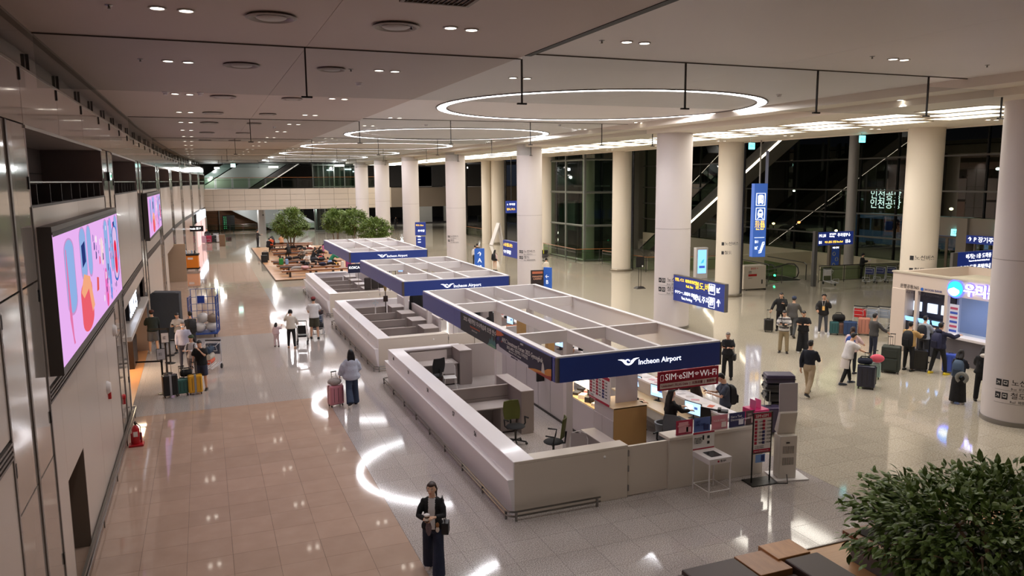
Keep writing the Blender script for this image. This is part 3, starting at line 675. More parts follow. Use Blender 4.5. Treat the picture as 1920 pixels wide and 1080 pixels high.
for i in range(-1, 8):
    y0 = 12.7+11.4*i; y1 = y0+9.0; y2 = y0+11.4
    # upper reflective band and clerestory recess
    q = 0
    for a, b in ((y0, y0+3), (y0+3, y0+6), (y0+6, y0+9), (y0+9, y2)):
        wb(a+.01, b-.01, 7.42, 8.2, 0, .06, PNU)
        wb(a+.01, b-.01, 8.2, 8.78, -.42, .04, C(92, 96, 90, .08, coat=1), 'clerestory_pane')
        wb(a-.02, a+.02, 8.2, 8.78, -.36, .05, EDGE, 'clerestory_mullion')
        clamp(a, 8.1)
    wb(y0, y2, 8.19, 8.23, .01, .5, C(150, 140, 130, .3, .4), 'ledge')
    wb(y0, y2, 8.76, 8.8, .06, .10, C(120, 108, 98, .4), 'cornice')
    # pier
    for a, b in ((y1+.02, y1+1.18), (y1+1.26, y2-.02)):
        for z0, z1 in ((0, 2.6), (2.62, 5.2), (5.22, 7.4)): wb(a, b, z0+.01, z1, 0, .05, PIER, 'pier_pane')
    wb(y1+1.18, y1+1.26, 0, 7.4, .02, .08, EDGE, 'pier_fin')
    for z in (1.0, 3.2, 5.0, 6.6): clamp(y1+.05, z); clamp(y2-.05, z)
    # window recess
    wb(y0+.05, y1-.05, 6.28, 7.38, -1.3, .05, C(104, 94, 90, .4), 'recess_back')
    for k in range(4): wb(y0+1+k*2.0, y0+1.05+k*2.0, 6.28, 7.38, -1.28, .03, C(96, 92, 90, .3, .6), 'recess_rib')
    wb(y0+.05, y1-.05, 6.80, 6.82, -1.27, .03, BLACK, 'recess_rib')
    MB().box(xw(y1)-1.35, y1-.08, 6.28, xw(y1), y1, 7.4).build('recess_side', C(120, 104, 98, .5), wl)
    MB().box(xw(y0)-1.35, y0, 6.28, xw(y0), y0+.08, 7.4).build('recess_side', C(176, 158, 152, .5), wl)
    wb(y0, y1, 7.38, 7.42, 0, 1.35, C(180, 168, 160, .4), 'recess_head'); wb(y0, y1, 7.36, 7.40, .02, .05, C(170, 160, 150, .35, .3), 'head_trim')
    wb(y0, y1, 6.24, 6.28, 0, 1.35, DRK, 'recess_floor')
    wb(y0+.1, y1-.1, 6.60, 6.62, -.02, .05, STEEL, 'guard_rail')
    for k in range(8):
        y = y0+.7+k*1.1
        MB().box(xw(y)-.35, y, 6.28, xw(y)-.03, y+.03, 6.58).build('guard_fin', DRK, wl)
    # middle panels
    for a, b in ((y0+.02, y0+4.5), (y0+4.5, y1-.02)): wb(a+.006, b-.006, 3.62, 6.24, 0, .06, PN)
    wb(y0+.02, y1-.02, 3.36, 3.60, -.02, .03, GRL, 'grille_back')
    for k in range(4): wb(y0+.02, y1-.02, 3.37+k*.06, 3.40+k*.06, .02, .04, C(110, 102, 96, .4, .3), 'grille_slat')
    wb(y0-.03, y0+.03, 0, 6.26, .015, .07, EDGE, 'bay_frame'); wb(y1-.03, y1+.03, 0, 6.26, .015, .07, EDGE, 'bay_frame')
    # lower part
    if i in (-1, 0):
        for a, b in ((y0+.02, y0+.9), (y0+2.55, y0+5.0), (y0+5.0, y0+7.0), (y0+7.0, y1-.02)): wb(a+.006, b-.006, 0, 3.34, 0, .06, PN)
        wb(y0+.9, y0+2.55, 1.86, 3.34, 0, .06, PN)
        wb(y0+.9, y0+2.55, 0, 1.86, -.35, .05, C(104, 92, 80, .4), 'niche_panel'); wb(y0+.9, y0+2.55, .95, .97, -.34, .04, BLACK, 'niche_joint')
        MB().box(xw(y0)-.4, y0+.86, 0, xw(y0), y0+.9, 1.86).box(xw(y0)-.4, y0+2.55, 0, xw(y0), y0+2.59, 1.86).build('niche_side', C(120, 108, 98, .4), wl)
    elif i == 1:
        wb(y0+.02, y1-.02, 2.95, 3.34, 0, .06, PN)
        wb(y0+.02, y0+.35, 0, 2.95, 0, .06, PN)
        wb(y0+.35, y1-.02, 2.15, 2.95, -.25, .05, wood_mat((112, 82, 62), (84, 60, 46)), 'sign_band')
        wb(y0+.35, y1-.02, 2.02, 2.15, .12, .35, C(206, 198, 190, .4), 'awning_edge')
        wb(y0+.35, y1-.02, 0, 2.05, -1.6, .05, C(200, 160, 120, .5), 'shop_back')
        wb(y0+.35, y1-.02, 0.005, .012, -.02, 1.6, wood_mat((196, 140, 92), (170, 116, 74)), 'shop_floor')
        MB().box(-3.9, y1-.1, 0, -2.3, y1-.02, 2.05).build('shop_side', C(150, 130, 118, .5), wl)
    elif i == 2:
        for a, b in ((y0+.02, y0+3.2), (y0+3.2, y0+6), (y0+6, y1-.02)): wb(a+.006, b-.006, 0, 3.34, 0, .06, PN)
    elif i == 3:
        wb(y0+.02, y0+2.5, 0, 3.34, 0, .06, PN); wb(y0+2.5, y1-.02, 2.4, 3.34, 0, .06, PN)
        wb(y0+2.5, y1, 0, 2.4, -.9, .05, C(60, 50, 44, .5), 'door_recess'); MB().box(xw(y1)-1, y1-.4, 0, xw(y1)+.7, y1-.2, 2.5).build('screen_wall', C(176, 152, 128, .5), wl)
    else:
        for a, b in ((y0+.02, y0+3), (y0+3, y0+6), (y0+6, y1-.02)): wb(a+.006, b-.006, 0, 3.34 if i < 6 else 2.4, 0, .06, PN if i != 5 else C(200, 168, 150, .3))
# kick rail along the wall
kr = E('trim_2', (0, 0, 0), kind='structure')
MB().tube([(-2.13, y, .2) for y in (5, 12, 18, 23.9)], .02, 6).tube([(-2.24, 24.0, .2), (-2.13, 24.0, .2)], .02, 6).build('rail_bar', STEEL, kr)
MB().box(-2.25, 5, 0, -2.2, 24, .12).build('skirting', C(120, 112, 104, .4), kr)
for k in range(8): MB().cyl((-2.13, 6+k*2.5, 0), (-2.13, 6+k*2.5, .2), .014, seg=6).build('rail_post', STEEL, kr)
# screens
def screen(ya, yb, z0, z1, label, seedv):
    x = xw((ya+yb)/2)
    t = E('video_screen', (x, ya, z0), label=label, cat='screen', group='pink video screens on the left wall')
    W_, H_ = yb-ya, z1-z0; rx = math.atan2(xw(ya)-xw(yb), yb-ya)
    MB().box(0, -.02, -.12, .19, W_+.02, H_+.12).build('casing', C(70, 64, 60, .4), t)
    MB().box(.19, 0, 0, .194, W_, H_).build('display_surface', emis(230, 176, 238, .48, True), t)
    MB().box(.194, 0, H_-.03, .197, W_, H_+.04).build('top_bezel', BLACK, t)
    r_ = random.Random(seedv); D = .2
    def blob(pts, c, s=.46): 
        nonlocal D
        D += .0006; MB().prism([(p[0]*W_, p[1]*H_) for p in pts], 0, .0005)
        b = MB(); b.v = [(D, p[0]*W_, p[1]*H_) for p in pts]; b.f = [tuple(range(len(pts)))]; b.m = [0]; b.build('graphic', emis(*c, s), t)
    def arch(cx, w_, z0_, z1_, c):
        n = 10; p = [(cx-w_/2, z1_-.1), (cx-w_/2, z0_+.12)]+[(cx-w_/2*math.cos(math.pi*k/n), z0_+.12-.12*math.sin(math.pi*k/n)) for k in range(1, n)]+[(cx+w_/2, z0_+.12), (cx+w_/2, z1_-.1)]+[(cx+w_/2*math.cos(math.pi*k/n), z1_-.1+.1*math.sin(math.pi*k/n)) for k in range(1, n)]
        blob(p, c)
    for cx, w_, a, b_ in ((.14, .10, .32, .92), (.31, .08, .5, .97), (.40, .06, .5, .97), (.70, .07, .3, .96), (.80, .06, .35, .96), (.93, .07, .4, .97)):
        arch(cx, w_*1.12, a-.02, b_+.015, (200, 150, 205)); arch(cx, w_, a, b_, (146, 178, 230))
    arch(.31, .16, .03, .5, (236, 96, 110)); blob([(.24, .42), (.29, .56), (.37, .5), (.41, .2), (.37, .16), (.34, .4), (.27, .35)], (245, 170, 130))
    arch(.64, .055, .02, .45, (232, 110, 190)); arch(.73, .04, .04, .42, (110, 150, 225)); arch(.60, .05, .5, .8, (246, 214, 222))
    blob([(.28, .62), (.28, .82), (.33, .85), (.33, .66)], (40, 56, 120)); blob([(.86, .74), (.86, .9), (.895, .91), (.895, .75)], (40, 56, 130))
    arch(.88, .12, .18, .86, (64, 110, 190)); arch(.88, .098, .21, .84, (224, 190, 232)); arch(.88, .06, .27, .68, (232, 44, 76))
    blob([(.085, .3), (.092, .86), (.10, .85), (.112, .14), (.12, .08), (.105, .08)], (228, 120, 170)); blob([(.455, .3), (.47, .44), (.50, .42), (.49, .3)], (226, 90, 84))
    for k in range(46):
        x_ = r_.uniform(.44, .86); z_ = r_.uniform(.04, .9); s_ = r_.uniform(.006, .02); c = r_.choice([(245, 230, 250), (236, 150, 200), (250, 240, 246), (150, 120, 190), (240, 80, 110), (60, 70, 130)])
        blob([(x_, z_), (x_+s_, z_+.01), (x_+s_*1.1, z_+s_*4), (x_+.3*s_, z_+s_*5)], c)
    return t
screen(12.94, 22.1, 3.86, 5.84, 'large pink and blue video screen, nearest on the left wall', 1)
screen(34.4, 44.3, 4.35, 6.02, 'smaller-looking second pink video screen, farther along the left wall', 2)
for y, z, k in ((22.6, 6.75, 0),):
    t = E('exit_sign', (xw(y)+.01, y, z), label='small lit exit sign on the left wall pier', cat='sign'); MB().box(0, -.05, -.11, .06, .38, .11).build('housing', DSTEEL, t); MB().box(.06, 0, -.09, .065, .33, .09).build('lit_face', emis(190, 240, 225, 1.6), t); text('EXIT', .12, (.07, .02, 0), '+X', emis(30, 150, 100, 1), t)
for y, z in ((21.2, 2.95), (19.15, 2.0)):
    t = E('alarm_speaker', (xw(y), y, z), label='white round speaker on the left wall'+(' above the red pull' if z < 2.5 else ' nearer the shop'), cat='wall device'); MB().lathe([(.001, .09), (.11, .08), (.15, .02), (.15, 0)], seg=18).build('housing', WHITE, t, smooth=True).rotation_euler = (0, R(90), 0)
    if z < 2.5: MB().box(0, .1, -.3, .06, .18, -.02).build('red_pull', C(190, 30, 36), t)
t = E('fire_bell', (xw(22.6), 22.3, .95), label='small red fire alarm button low on the left wall', cat='wall device'); MB().lathe([(.001, .06), (.06, .05), (.07, 0)], seg=14).build('housing', C(196, 30, 40), t).rotation_euler = (0, R(90), 0); MB().box(0, -.03, -.2, .04, .03, -.05).build('label_plate', C(190, 40, 50), t)
# shop sign and goods
ss = E('shop_sign', (-2.5, 27.2, 2.55), label='lit blue-white lettering sign over the shop on the left wall', cat='sign')
MB().box(-.02, -.3, -.32, .12, 4.3, .3).build('board', C(20, 22, 34, .3), ss); text('SHOPS', .95, (.13, -.1, 0), '+X', emis(225, 235, 255, 3), ss)
sl = bpy.data.lights.new('shop_lamp', 'AREA'); sl.energy = 60; sl.size = 1.5; sl.color = (1, .75, .5); so = bpy.data.objects.new('shop_lamp', sl); COL.objects.link(so); so.location = (-3.1, 29, 2.0)
t = E('shop_counter', (-3.0, 30.6, 0), label='dark shop counter with warm lit display inside the left wall', cat='counter'); MB().box(-.4, -.8, 0, .4, .8, 1.0).build('body', C(30, 20, 16, .4), t); MB().box(-.3, -.6, 1.0, .3, .6, 1.04).build('top', C(190, 150, 110), t)
for k in range(5): MB().lathe([(.001, 0), (.05, 0), (.05, .14), (.02, .18), (.02, .24), (.001, .24)], seg=10).build('bottle', emis(255, 200, 140, 1.4), loc=(-3.2+.1*(k % 2), 30.1+k*.22, 1.04), label='small glowing bottle on the shop counter', cat='bottle', group='bottles on the shop counter')
for k in range(2):
    a = 84.2+k*6.6
    t = E('shop_sign', (xw(a)+.05, a, 3.0), label=['bright white lit shop sign far along the left wall', 'second bright white shop sign by the balcony corner'][k], cat='sign'); rz = math.atan2(-(xw(a+5)-xw(a)), 5); t.rotation_euler.z = rz
    MB().box(0, 0, -.45, .15, 5.0, .45).build('lit_face', emis(226, 240, 255, 2.2), t)
    MB().box(.0, 0, -3.0, .04, 5.0, -.5).build('lit_window', emis(250, 196, 190, .7), t)
# ================================================================ information booths
CNT = C(242, 238, 240, .32, coat=.3); CNTD = C(200, 192, 192, .35); GREYL = C(148, 138, 134, .4); GREYT = C(182, 172, 168, .4)
LAT = C(240, 236, 234, .4); BLUE = C(46, 70, 150, .4); BLUE_LIT = C(80, 90, 166, .4); ALU = C(128, 124, 118, .3, .7); GOLD = C(186, 148, 92, .45)  # the lighter blue of the fascia sides has reflected light painted in
def booth(y0, y1, x0, label, n, gap0, gap1, x1=11.35):
    """counter wall: left run along y, near run along x, far run"""
    t = E('booth_counter', (0, 0, 0), label=label, cat='counter', group='white booth counters')
    W = .45; H = 1.14; LZ = .79
    prof = [(x0, 0), (x0-.13, LZ), (x0, LZ), (x0, H), (x0+W, H), (x0+W, H-.06), (x0+.12, H-.06), (x0+.12, 0)]
    b = MB(); b.extr(prof[::-1], y0+.0, y1); b.build('long_side', CNT, t, bev=.012)
    # near side
    MB().box(x0+.02, y0-.004, 0, gap0, y0+.12, H-.06).box(x0+.02, y0-.004, H-.06, gap0, y0+W-.1, H-.003).build('near_side', C(216, 206, 192, .4), t, bev=.01)
    MB().box(x0+.03, y1-.12, 0, x0+3.0, y1+.004, H-.06).box(x0+.03, y1-.30, H-.06, x0+2.4, y1+.004, H-.003).build('far_side', CNT, t, bev=.01)
    MB().box(gap0+.02, y0+.03, .02, gap1, y0+.10, H-.05).build('gate', C(218, 208, 194, .4), t, bev=.008)
    for z in (.2, .62, .95): MB().box(gap0-.005, y0-.01, z-.06, gap0+.03, y0+.03, z+.06).build('hinge', STEEL, t)
    MB().box(gap1+.02, y0, 0, x1, y0+.12, H-.06).box(gap1+.02, y0-.02, H-.06, x1, y0+.42, H+.01).build('service_side', C(220, 212, 200, .4), t, bev=.01)
    MB().ell((gap0-.55, y0-.012, H-.18), (.03, .02, .03)).build('door_sensor', C(240, 240, 236, .3), t)
    # right-hand working counter
    MB().extr([(x1-.35, 0), (x1-.42, H-.06), (x1-.42, H-.06), (x1-.3, 0)], y0+.1, y1-.3).build('right_panel', C(190, 182, 178, .4), t)
    MB().box(x1-.42, y0+.4, H-.08, x1+.05, y1-.4, H-.02).build('right_top', CNT, t, bev=.01)
    MB().box(x1-.06, y0+.1, 0, x1, y1-.4, H-.08).build('right_front', CNT, t)
    # low bumper rail
    rl = E('bumper_rail', (x0-.16, y0-.16, 0), label='low steel bumper rail round the foot of the '+n+' booth', cat='rail', group='bumper rails')
    L_ = y1-y0+.2
    for z in (.19, .10):
        MB().tube([(0, L_, z), (0, .12, z), (.03, .05, z), (.12, 0, z), (2.0 if gap0 > 6.5 else 1.2, 0, z)], .019, 6).build('rail_bar', STEEL, rl)
    MB().tube([(0, L_, .19), (.16, L_, .19)], .019, 6).build('rail_bar', STEEL, rl)
    for k in range(9): MB().box(-.02, .15+k*(L_-.2)/8, 0, .02, .19+k*(L_-.2)/8, .19).build('rail_post', STEEL, rl)
    MB().box(.13, -.02, 0, .17, .02, .19).box(1.9, -.02, 0, 1.94, .02, .19).build('rail_post', STEEL, rl)
    return t
def lattice(x0, y0, y1, x1, z1, label, panels=None, logo=True):
    t = E('booth_canopy', (x0, y0, z1), label=label, cat='canopy', group='blue booth canopies with open lattice')
    W = x1-x0; L_ = y1-y0; H = .54; th = .09
    def bm(xa, ya, xb_, yb, z0, name='beam', m=LAT): return MB().box(xa, ya, z0, xb_, yb, 0).build(name, m, t, bev=.006)
    bm(0, 0, W, th, -H); bm(0, L_-th, W, L_, -H); bm(0, th, th, L_-th, -H); bm(W-th, th, W, L_-th, -H)
    cx = [W*.363, W*.622]; cy = [L_*.241, L_*.705]
    for c in cx: bm(c-.05, th, c+.05, L_-th, -.30, 'long_beam')
    xs3 = [th, cx[0]-.05, cx[0]+.05, cx[1]-.05, cx[1]+.05, W-th]
    for c in cy:
        for q in range(3): bm(xs3[q*2], c-.05, xs3[q*2+1], c+.05, -.28, 'cross_beam')
    for c in cx:
        for d in cy: MB().box(c-.09, d-.09, -z1, c+.09, d+.09, -.28).build('post', C(226, 220, 218, .4), t, bev=.01)
    # fascia cladding
    n = 3
    MB().box(.05, -.025, -H, W-.03, -.002, -.035).build('front_panel', BLUE, t)
    for k in range(n):
        a, b = .06+(L_-.1)*k/n, .06+(L_-.1)*(k+1)/n-.006
        MB().box(-.025, a, -H, -.002, b, -.035).build('side_panel', BLUE_LIT, t)
    MB().box(W+.002, .05, -H, W+.025, L_, -.035).build('side_panel', BLUE_LIT, t)
    MB().lathe([(.055, -H), (.055, -.03)], (.035, .035, 0), 12).build('corner_post', ALU, t, smooth=True)
    MB().lathe([(.035, -H), (.035, -.03)], (W-.0, .01, 0), 12).build('corner_post', ALU, t, smooth=True)
    for s in (0, 1):
        MB().box(.1+s*(W-.2)-.03 if s else .09, th, -.02, .15 if not s else W-.09, L_-th, -.005).build('top_lip', C(224, 220, 216, .4), t)
    if logo:
        text('Incheon Airport', .162, (1.87, -.03, -.285), '-Y', emis(255, 255, 255, 1.0), t)
        lx = 1.64; 
        def wing(s):
            p = [(.04, -.05), (.09, -.01), (.13, .05), (.17, .085), (.25, .115), (.17, .12), (.10, .105), (.06, .06), (.03, .0)]
            p = [(lx+s*(q[0]*1.0+.01), -.027, -.27+q[1]*.8-.01) for q in p]
            b = MB(); b.v = p; b.f = [tuple(range(len(p)))]; b.m = [0]; b.build('emblem', emis(255, 255, 255, 1.3), t)
        wing(-1); wing(1)
        b = MB(); nn = 24
        for k in range(nn):
            a0, a1 = math.pi*(.95+1.1*k/nn), math.pi*(.95+1.1*(k+1)/nn); r0, r1 = .055, .092
            b.quad(*[(lx+r*math.cos(a), -.028, -.235+r*math.sin(a)) for r, a in ((r0, a0), (r1, a0), (r1, a1), (r0, a1))])
        b.tube([(lx-.03+.05*math.cos(k*.6), -.03, -.24+(.035)*math.sin(k*.6)) for k in range(8)], .012, 5)
        b.build('emblem', emis(255, 255, 255, 1.3), t)
    return t
booth(13.35, 24.32, 5.31, 'nearest white stepped booth counter with numbered windows', 'nearest', 7.87, 8.85)
booth(26.1, 35.5, 5.35, 'white stepped booth counter, second from the camera', 'second', 7.9, 8.9)
booth(37.7, 47.0, 5.43, 'farthest white stepped booth counter near the benches', 'farthest', 7.9, 8.9)
c1 = lattice(6.43, 13.74, 23.94, 10.40, 3.05, 'nearest booth canopy with blue fascia and two dark banners')
c2 = lattice(6.40, 26.55, 34.5, 10.46, 3.05, 'booth canopy with plain blue fascia, second from the camera')
c3 = lattice(6.65, 38.6, 47.4, 10.65, 3.05, 'farthest blue booth canopy, its emblem half hidden')
# banners on the near canopy's left side
def banner(y0, y1, label, c, kind):
    t = E('banner', (6.43-.03, y1, 2.51), label=label, cat='banner', group='banners on the near canopy')
    L_ = y1-y0; H = .50
    MB().box(-.012, -L_, 0, 0, 0, H).build('sheet', C(*c, .6), t)
    def P(pts, col, d=.014):   # pts (u along reading direction 0..1, v 0..1)
        b = MB(); b.v = [(-d, -p[0]*L_, p[1]*H) for p in pts]; b.f = [tuple(range(len(pts)))[::-1]]; b.m = [0]; b.build('graphic', C(*col, .6), t)
    W_ = C(232, 232, 230, .6)
    if kind == 0:
        text('2025 세종학당 우수학습자 초청 연수', .15, (-.015, -.1*L_, .37), '-X', W_, t, sx=1.12)
        text('Sejong Hakdang Invitational', .07, (-.015, -.3*L_, .24), '-X', C(214, 120, 90, .6), t); text('2025. 10. 13 - 10. 19', .05, (-.015, -.35*L_, .15), '-X', W_, t)
        P([(.78, 0), (1, 0), (1, .3), (.97, .45), (.94, .3), (.91, .62), (.88, .3), (.85, .4), (.82, .15)], (74, 128, 128)); P([(.80, 0), (1, 0), (1, .1), (.9, .16), (.83, .1)], (110, 160, 130), .016)
    else:
        text('APEC Investment Forum 2025 Gyeongbuk', .15, (-.018, -.12*L_, .33), '-X', W_, t, sx=.92)
        text('2025 APEC 경상북도 투자포럼', .10, (-.018, -.22*L_, .215), '-X', W_, t); text('2025. 10. 28 - 10. 30  |  Gyeongju', .055, (-.018, -.26*L_, .14), '-X', W_, t)
        P([(0, 0), (.0, .28), (.04, .36), (.07, .25), (.3, .17), (.62, .12), (.62, 0)], (206, 204, 210)); P([(.62, 0), (.74, .14), (.86, .2), (.94, .42), (1, .5), (1, 0)], (216, 146, 70)); P([(.72, 0), (.84, .1), (.93, .12), (1, .2), (1, 0)], (168, 66, 56), .016)
        P([(0, .7), (0, 1), (.1, 1), (.16, .9), (.1, .8)], (214, 110, 66)); P([(.845, .15), (.855, .5), (.87, .62), (.885, .5), (.9, .15)], (214, 212, 206), .018); P([(.0, .55), (.04, .72), (.07, .7), (.05, .5)], (60, 66, 130))
        P([(.10, .52), (.115, .62), (.13, .52)], (190, 60, 60)); text('경상북도', .05, (-.018, -.48*L_, .45), '-X', W_, t); text('산업통상자원부  KOTRA', .04, (-.018, -.3*L_, .04), '-X', C(60, 60, 90), t)
banner(17.15, 19.9, 'dark grey banner with Korean lettering on the near canopy', (52, 56, 62), 0)
banner(13.92, 17.1, 'dark navy forum banner with orange corner at the canopy front corner', (40, 40, 66), 1)
# window numbers on the near counter step
for k, y in enumerate((23.6, 21.7, 19.6, 17.3, 15.7)):
    tt = text(str(60-k), .16, (5.305, y, 1.0), '-X', TXK, None, name='window_number'); tag(tt, 'small dark window number on the near counter step', 'number', 'window numbers on the near counter')
for k, y in enumerate((34, 31.6, 29.6, 27.8)):
    tt = text('|', .14, (5.345, y, 1.0), '-X', TXK, None, name='window_number'); tag(tt, 'small dark mark on the second counter step', 'number', 'window marks on the second counter')
# ---------------- grey cabinets and partitions
def cabinet(x0, y0, x1, y1, h, label, doors=2, grp=None):
    t = E('cabinet', ((x0+x1)/2, (y0+y1)/2, 0), label=label, cat='cabinet', group=grp); a, b = (x1-x0)/2, (y1-y0)/2
    MB().box(-a, -b, 0, a, b, h-.025).build('body', GREYL, t); MB().box(-a-.01, -b-.01, h-.025, a+.01, b+.01, h).build('top', GREYT, t, bev=.004)
    for k in range(doors):
        ya = -b+2*b*k/doors; yb = -b+2*b*(k+1)/doors
        MB().box(a, ya+.01, .06, a+.018, yb-.01, h-.04).build('door', GREYL, t); MB().box(a+.018, yb-.06, h*.5, a+.028, yb-.04, h*.78).build('handle', DSTEEL, t)
    return t
def partition(x0, x1, y, h, label, grp='grey partitions inside the booths', T=.05):
    t = E('partition', (x0, y, 0), label=label, cat='partition', group=grp)
    MB().box(0, 0, 0, x1-x0, T, h-.02).build('board', GREYL, t); MB().box(0, -.005, h-.02, x1-x0, T+.005, h).build('cap', GREYT, t); MB().box(0, -.003, h*.72, x1-x0, 0, h*.72+.006).build('joint', DSTEEL, t)
    return t
def desk(x0, y0, x1, y1, h, label, grp='low grey desks inside the booths'):
    t = E('desk', (x0, y0, 0), label=label, cat='desk', group=grp); a, b = x1-x0, y1-y0
    MB().box(0, 0, h-.03, a, b, h).build('desk_top', GREYT, t, bev=.004); MB().box(a-.45, .03, .04, a-.02, b-.02, h-.03).build('pedestal', GREYL, t); MB().box(.02, b-.04, 0, a-.45, b-.02, h-.03).build('back_board', GREYL, t)
    for k in range(2): 
        d = MB().box(a-.44, .015, .08+k*.22, a-.04, .03, .28+k*.22).build('drawer', GREYL, t); MB().box(a-.3, 0, .2+k*.22, a-.18, .015, .225+k*.22).build('handle', C(190, 186, 180, .3, .5), d)
    return t
cabinet(7.36, 17.9, 7.7, 19.75, 1.16, 'tall grey cabinet in the near booth behind the green chairs')
cabinet(7.4, 23.2, 7.8, 24.15, 1.14, 'tall grey cabinet at the back wall of the near booth')
cabinet(7.95, 13.9, 8.3, 15.65, .75, 'low grey cabinet just inside the near booth gate')
cabinet(7.7, 20.4, 7.75, 20.5, .6, 'thin grey end panel between the near booth cabinets', 1)
partition(5.8, 7.36, 18.85, 1.12, 'grey desk partition in the middle of the near booth', None)
partition(5.5, 7.4, 24.05, 1.1, 'pale board against the back counter of the near booth', None)
desk(5.85, 23.3, 7.38, 24.02, .72, 'grey desk with two drawers at the back of the near booth', None)
desk(5.85, 18.15, 7.34, 18.84, .72, 'grey desk in front of the middle partition of the near booth', None)
MB().box(5.95, 23.98, .72, 7.2, 24.03, 1.02).build('notice_board', C(206, 196, 190, .5), label='pale board standing on the back desk of the near booth', cat='board')
MB().box(7.78, 24.0, 0, 9.0, 24.06, 1.14).build('partition', GREYT, label='beige-grey partition closing the back of the near booth', cat='partition')
for (y0, y1, tag_) in ((26.1, 35.5, 'second'), (37.7, 47.0, 'farthest')):
    for k in range(4):
        y = y0+1.7+k*1.75
        partition(5.85, 7.35, y+.7, 1.0, 'grey desk partition inside the %s booth' % tag_, 'partitions in the %s booth' % tag_)['label'] += ', %s from the front' % ORD[k]
        desk(5.85, y, 7.3, y+.68, .7, 'grey desk inside the %s booth' % tag_, 'desks in the %s booth' % tag_)['label'] += ', %s from the front' % ORD[k]
        cabinet(7.38, y-.35, 7.95, y+.55, 1.1, 'grey desk-end cabinet in the %s booth' % tag_, 1, 'cabinets in the %s booth' % tag_)['label'] += ', %s from the front' % ORD[k]
# ---------------- chairs
def office_chair(x, y, rz, col, label, mesh=True, grp=None):
    t = E('office_chair', (x, y, 0), R(rz), label=label, cat='chair', group=grp); cm = C(*col, .8); K = C(22, 22, 24, .5)
    MB().ell((0, 0, .46), (.25, .24, .05), seg=16).build('seat', C(24, 24, 26, .8), t, smooth=True)
    b = MB(); n = 8; rr = []
    for k in range(n+1):
        z = .58+.48*k/n; w = .20+.035*math.sin(math.pi*k/n); yy = -.22-.06*(k/n)
        rr.append([(-w, yy+.02, z), (0, yy-.04, z), (w, yy+.02, z), (w, yy+.05, z), (0, yy-.01, z), (-w, yy+.05, z)])
    b.rings(rr).build('backrest', cm, t, smooth=True)
    MB().tube([(0, -.05, .42), (0, -.27, .44), (0, -.30, .72)], .025, 6).build('back_stem', K, t)
    for s in (-1, 1): MB().tube([(s*.2, 0, .42), (s*.29, -.02, .5), (s*.29, -.05, .66), (s*.28, .16, .68)], .02, 6).build('armrest', K, t)
    MB().cyl((0, 0, .1), (0, 0, .43), .028, seg=8).build('gas_column', DSTEEL, t)
    for k in range(5):
        a = 2*math.pi*k/5; p = (.28*math.cos(a), .28*math.sin(a))
        l = MB().tube([(0, 0, .11), (p[0], p[1], .07)], .02, 5).build('base_arm', K, t); MB().cyl((p[0]-.02, p[1], .03), (p[0]+.02, p[1], .03), .03, seg=8).build('castor', K, l)
    return t
office_chair(6.95, 17.3, 185, (92, 96, 40), 'olive green office chair, back to the camera, beside the middle desk')
office_chair(7.35, 15.9, 60, (86, 90, 40), 'olive green office chair turned sideways near the near counter corner')
office_chair(6.5, 23.0, 20, (24, 24, 26), 'black office chair by the back desk of the near booth')
office_chair(8.9, 31.2, 200, (34, 44, 66), 'dark blue mesh office chair, front one in the second booth')
office_chair(8.5, 32.6, 200, (20, 22, 26), 'black mesh office chair behind the blue one in the second booth')
office_chair(9.6, 15.6+1.5, 90, (40, 42, 46), 'grey stool-like chair behind the phone counter staff')
office_chair(9.75, 14.75, 120, (96, 100, 104), 'grey chair beside the waste bin inside the near booth')
def shell_chair(x, y, rz, label):
    t = E('white_chair', (x, y, 0), R(rz), label=label, cat='chair'); m = C(214, 212, 210, .35)
    MB().box(-.2, -.2, .43, .2, .2, .45).build('seat', m, t, bev=.02)
    MB().tube([(-.2, -.19, .44), (-.2, -.24, .7), (-.14, -.27, .84), (0, -.28, .88), (.14, -.27, .84), (.2, -.24, .7), (.2, -.19, .44)], .012, 6).build('back_frame', m, t)
    b = MB(); b.rings([[(-.18, -.2-.06*k/3, .5+.33*k/3), (.18, -.2-.06*k/3, .5+.33*k/3), (.18, -.192-.06*k/3, .5+.33*k/3), (-.18, -.192-.06*k/3, .5+.33*k/3)] for k in range(4)]).build('backrest', C(170, 164, 162, .5), t)
    for sx in (-1, 1):
        for sy in (-1, 1): MB().cyl((sx*.17, sy*.17, .44), (sx*.21, sy*.22, 0), .011, seg=6).build('leg', m, t)
shell_chair(7.55, 15.0, 150, 'white wire-framed chair behind the green chair by the near counter')
shell_chair(6.9, 22.7, 170, 'white plastic chair in front of the back desk of the near booth')
# ---------------- inner cabinet run with gold end
t = E('storage_counter', (9.3, 15.5, 0), label='white storage counter with brass-coloured end panel inside the near booth', cat='counter')
WL = C(206, 198, 200, .35, coat=.2)
MB().box(-.55, .02, .06, .33, 1.0, 1.17).build('body', WL, t); MB().box(-.57, 1.0, .06, .33, 2.75, .9).build('low_body', WL, t)
MB().box(-.56, 0, 0, .34, .02, 1.19).build('end_panel', GOLD, t); MB().box(-.57, .0, 1.17, .34, 1.0, 1.19).build('top', C(206, 178, 140, .4), t)
MB().box(-.55, 1.0, .9, .33, 2.75, .915).build('display_top', C(224, 190, 140, .3), t); MB().box(-.56, 1.0, .885, -.5, 2.75, .9).build('edge', C(120, 90, 60, .5), t)
MB().box(-.59, .02, 0, -.55, 8.0, .06).build('plinth', DSTEEL, t)
for k in range(5): MB().box(-.565, .03+k*.55, .07, -.55, .56+k*.55, .88).build('cabinet_door', WL, t)
for k in range(6): MB().box(-.57, 2.76+k*.85, .06, -.25, 3.58+k*.85, 1.30).build('tall_unit', WL, t)
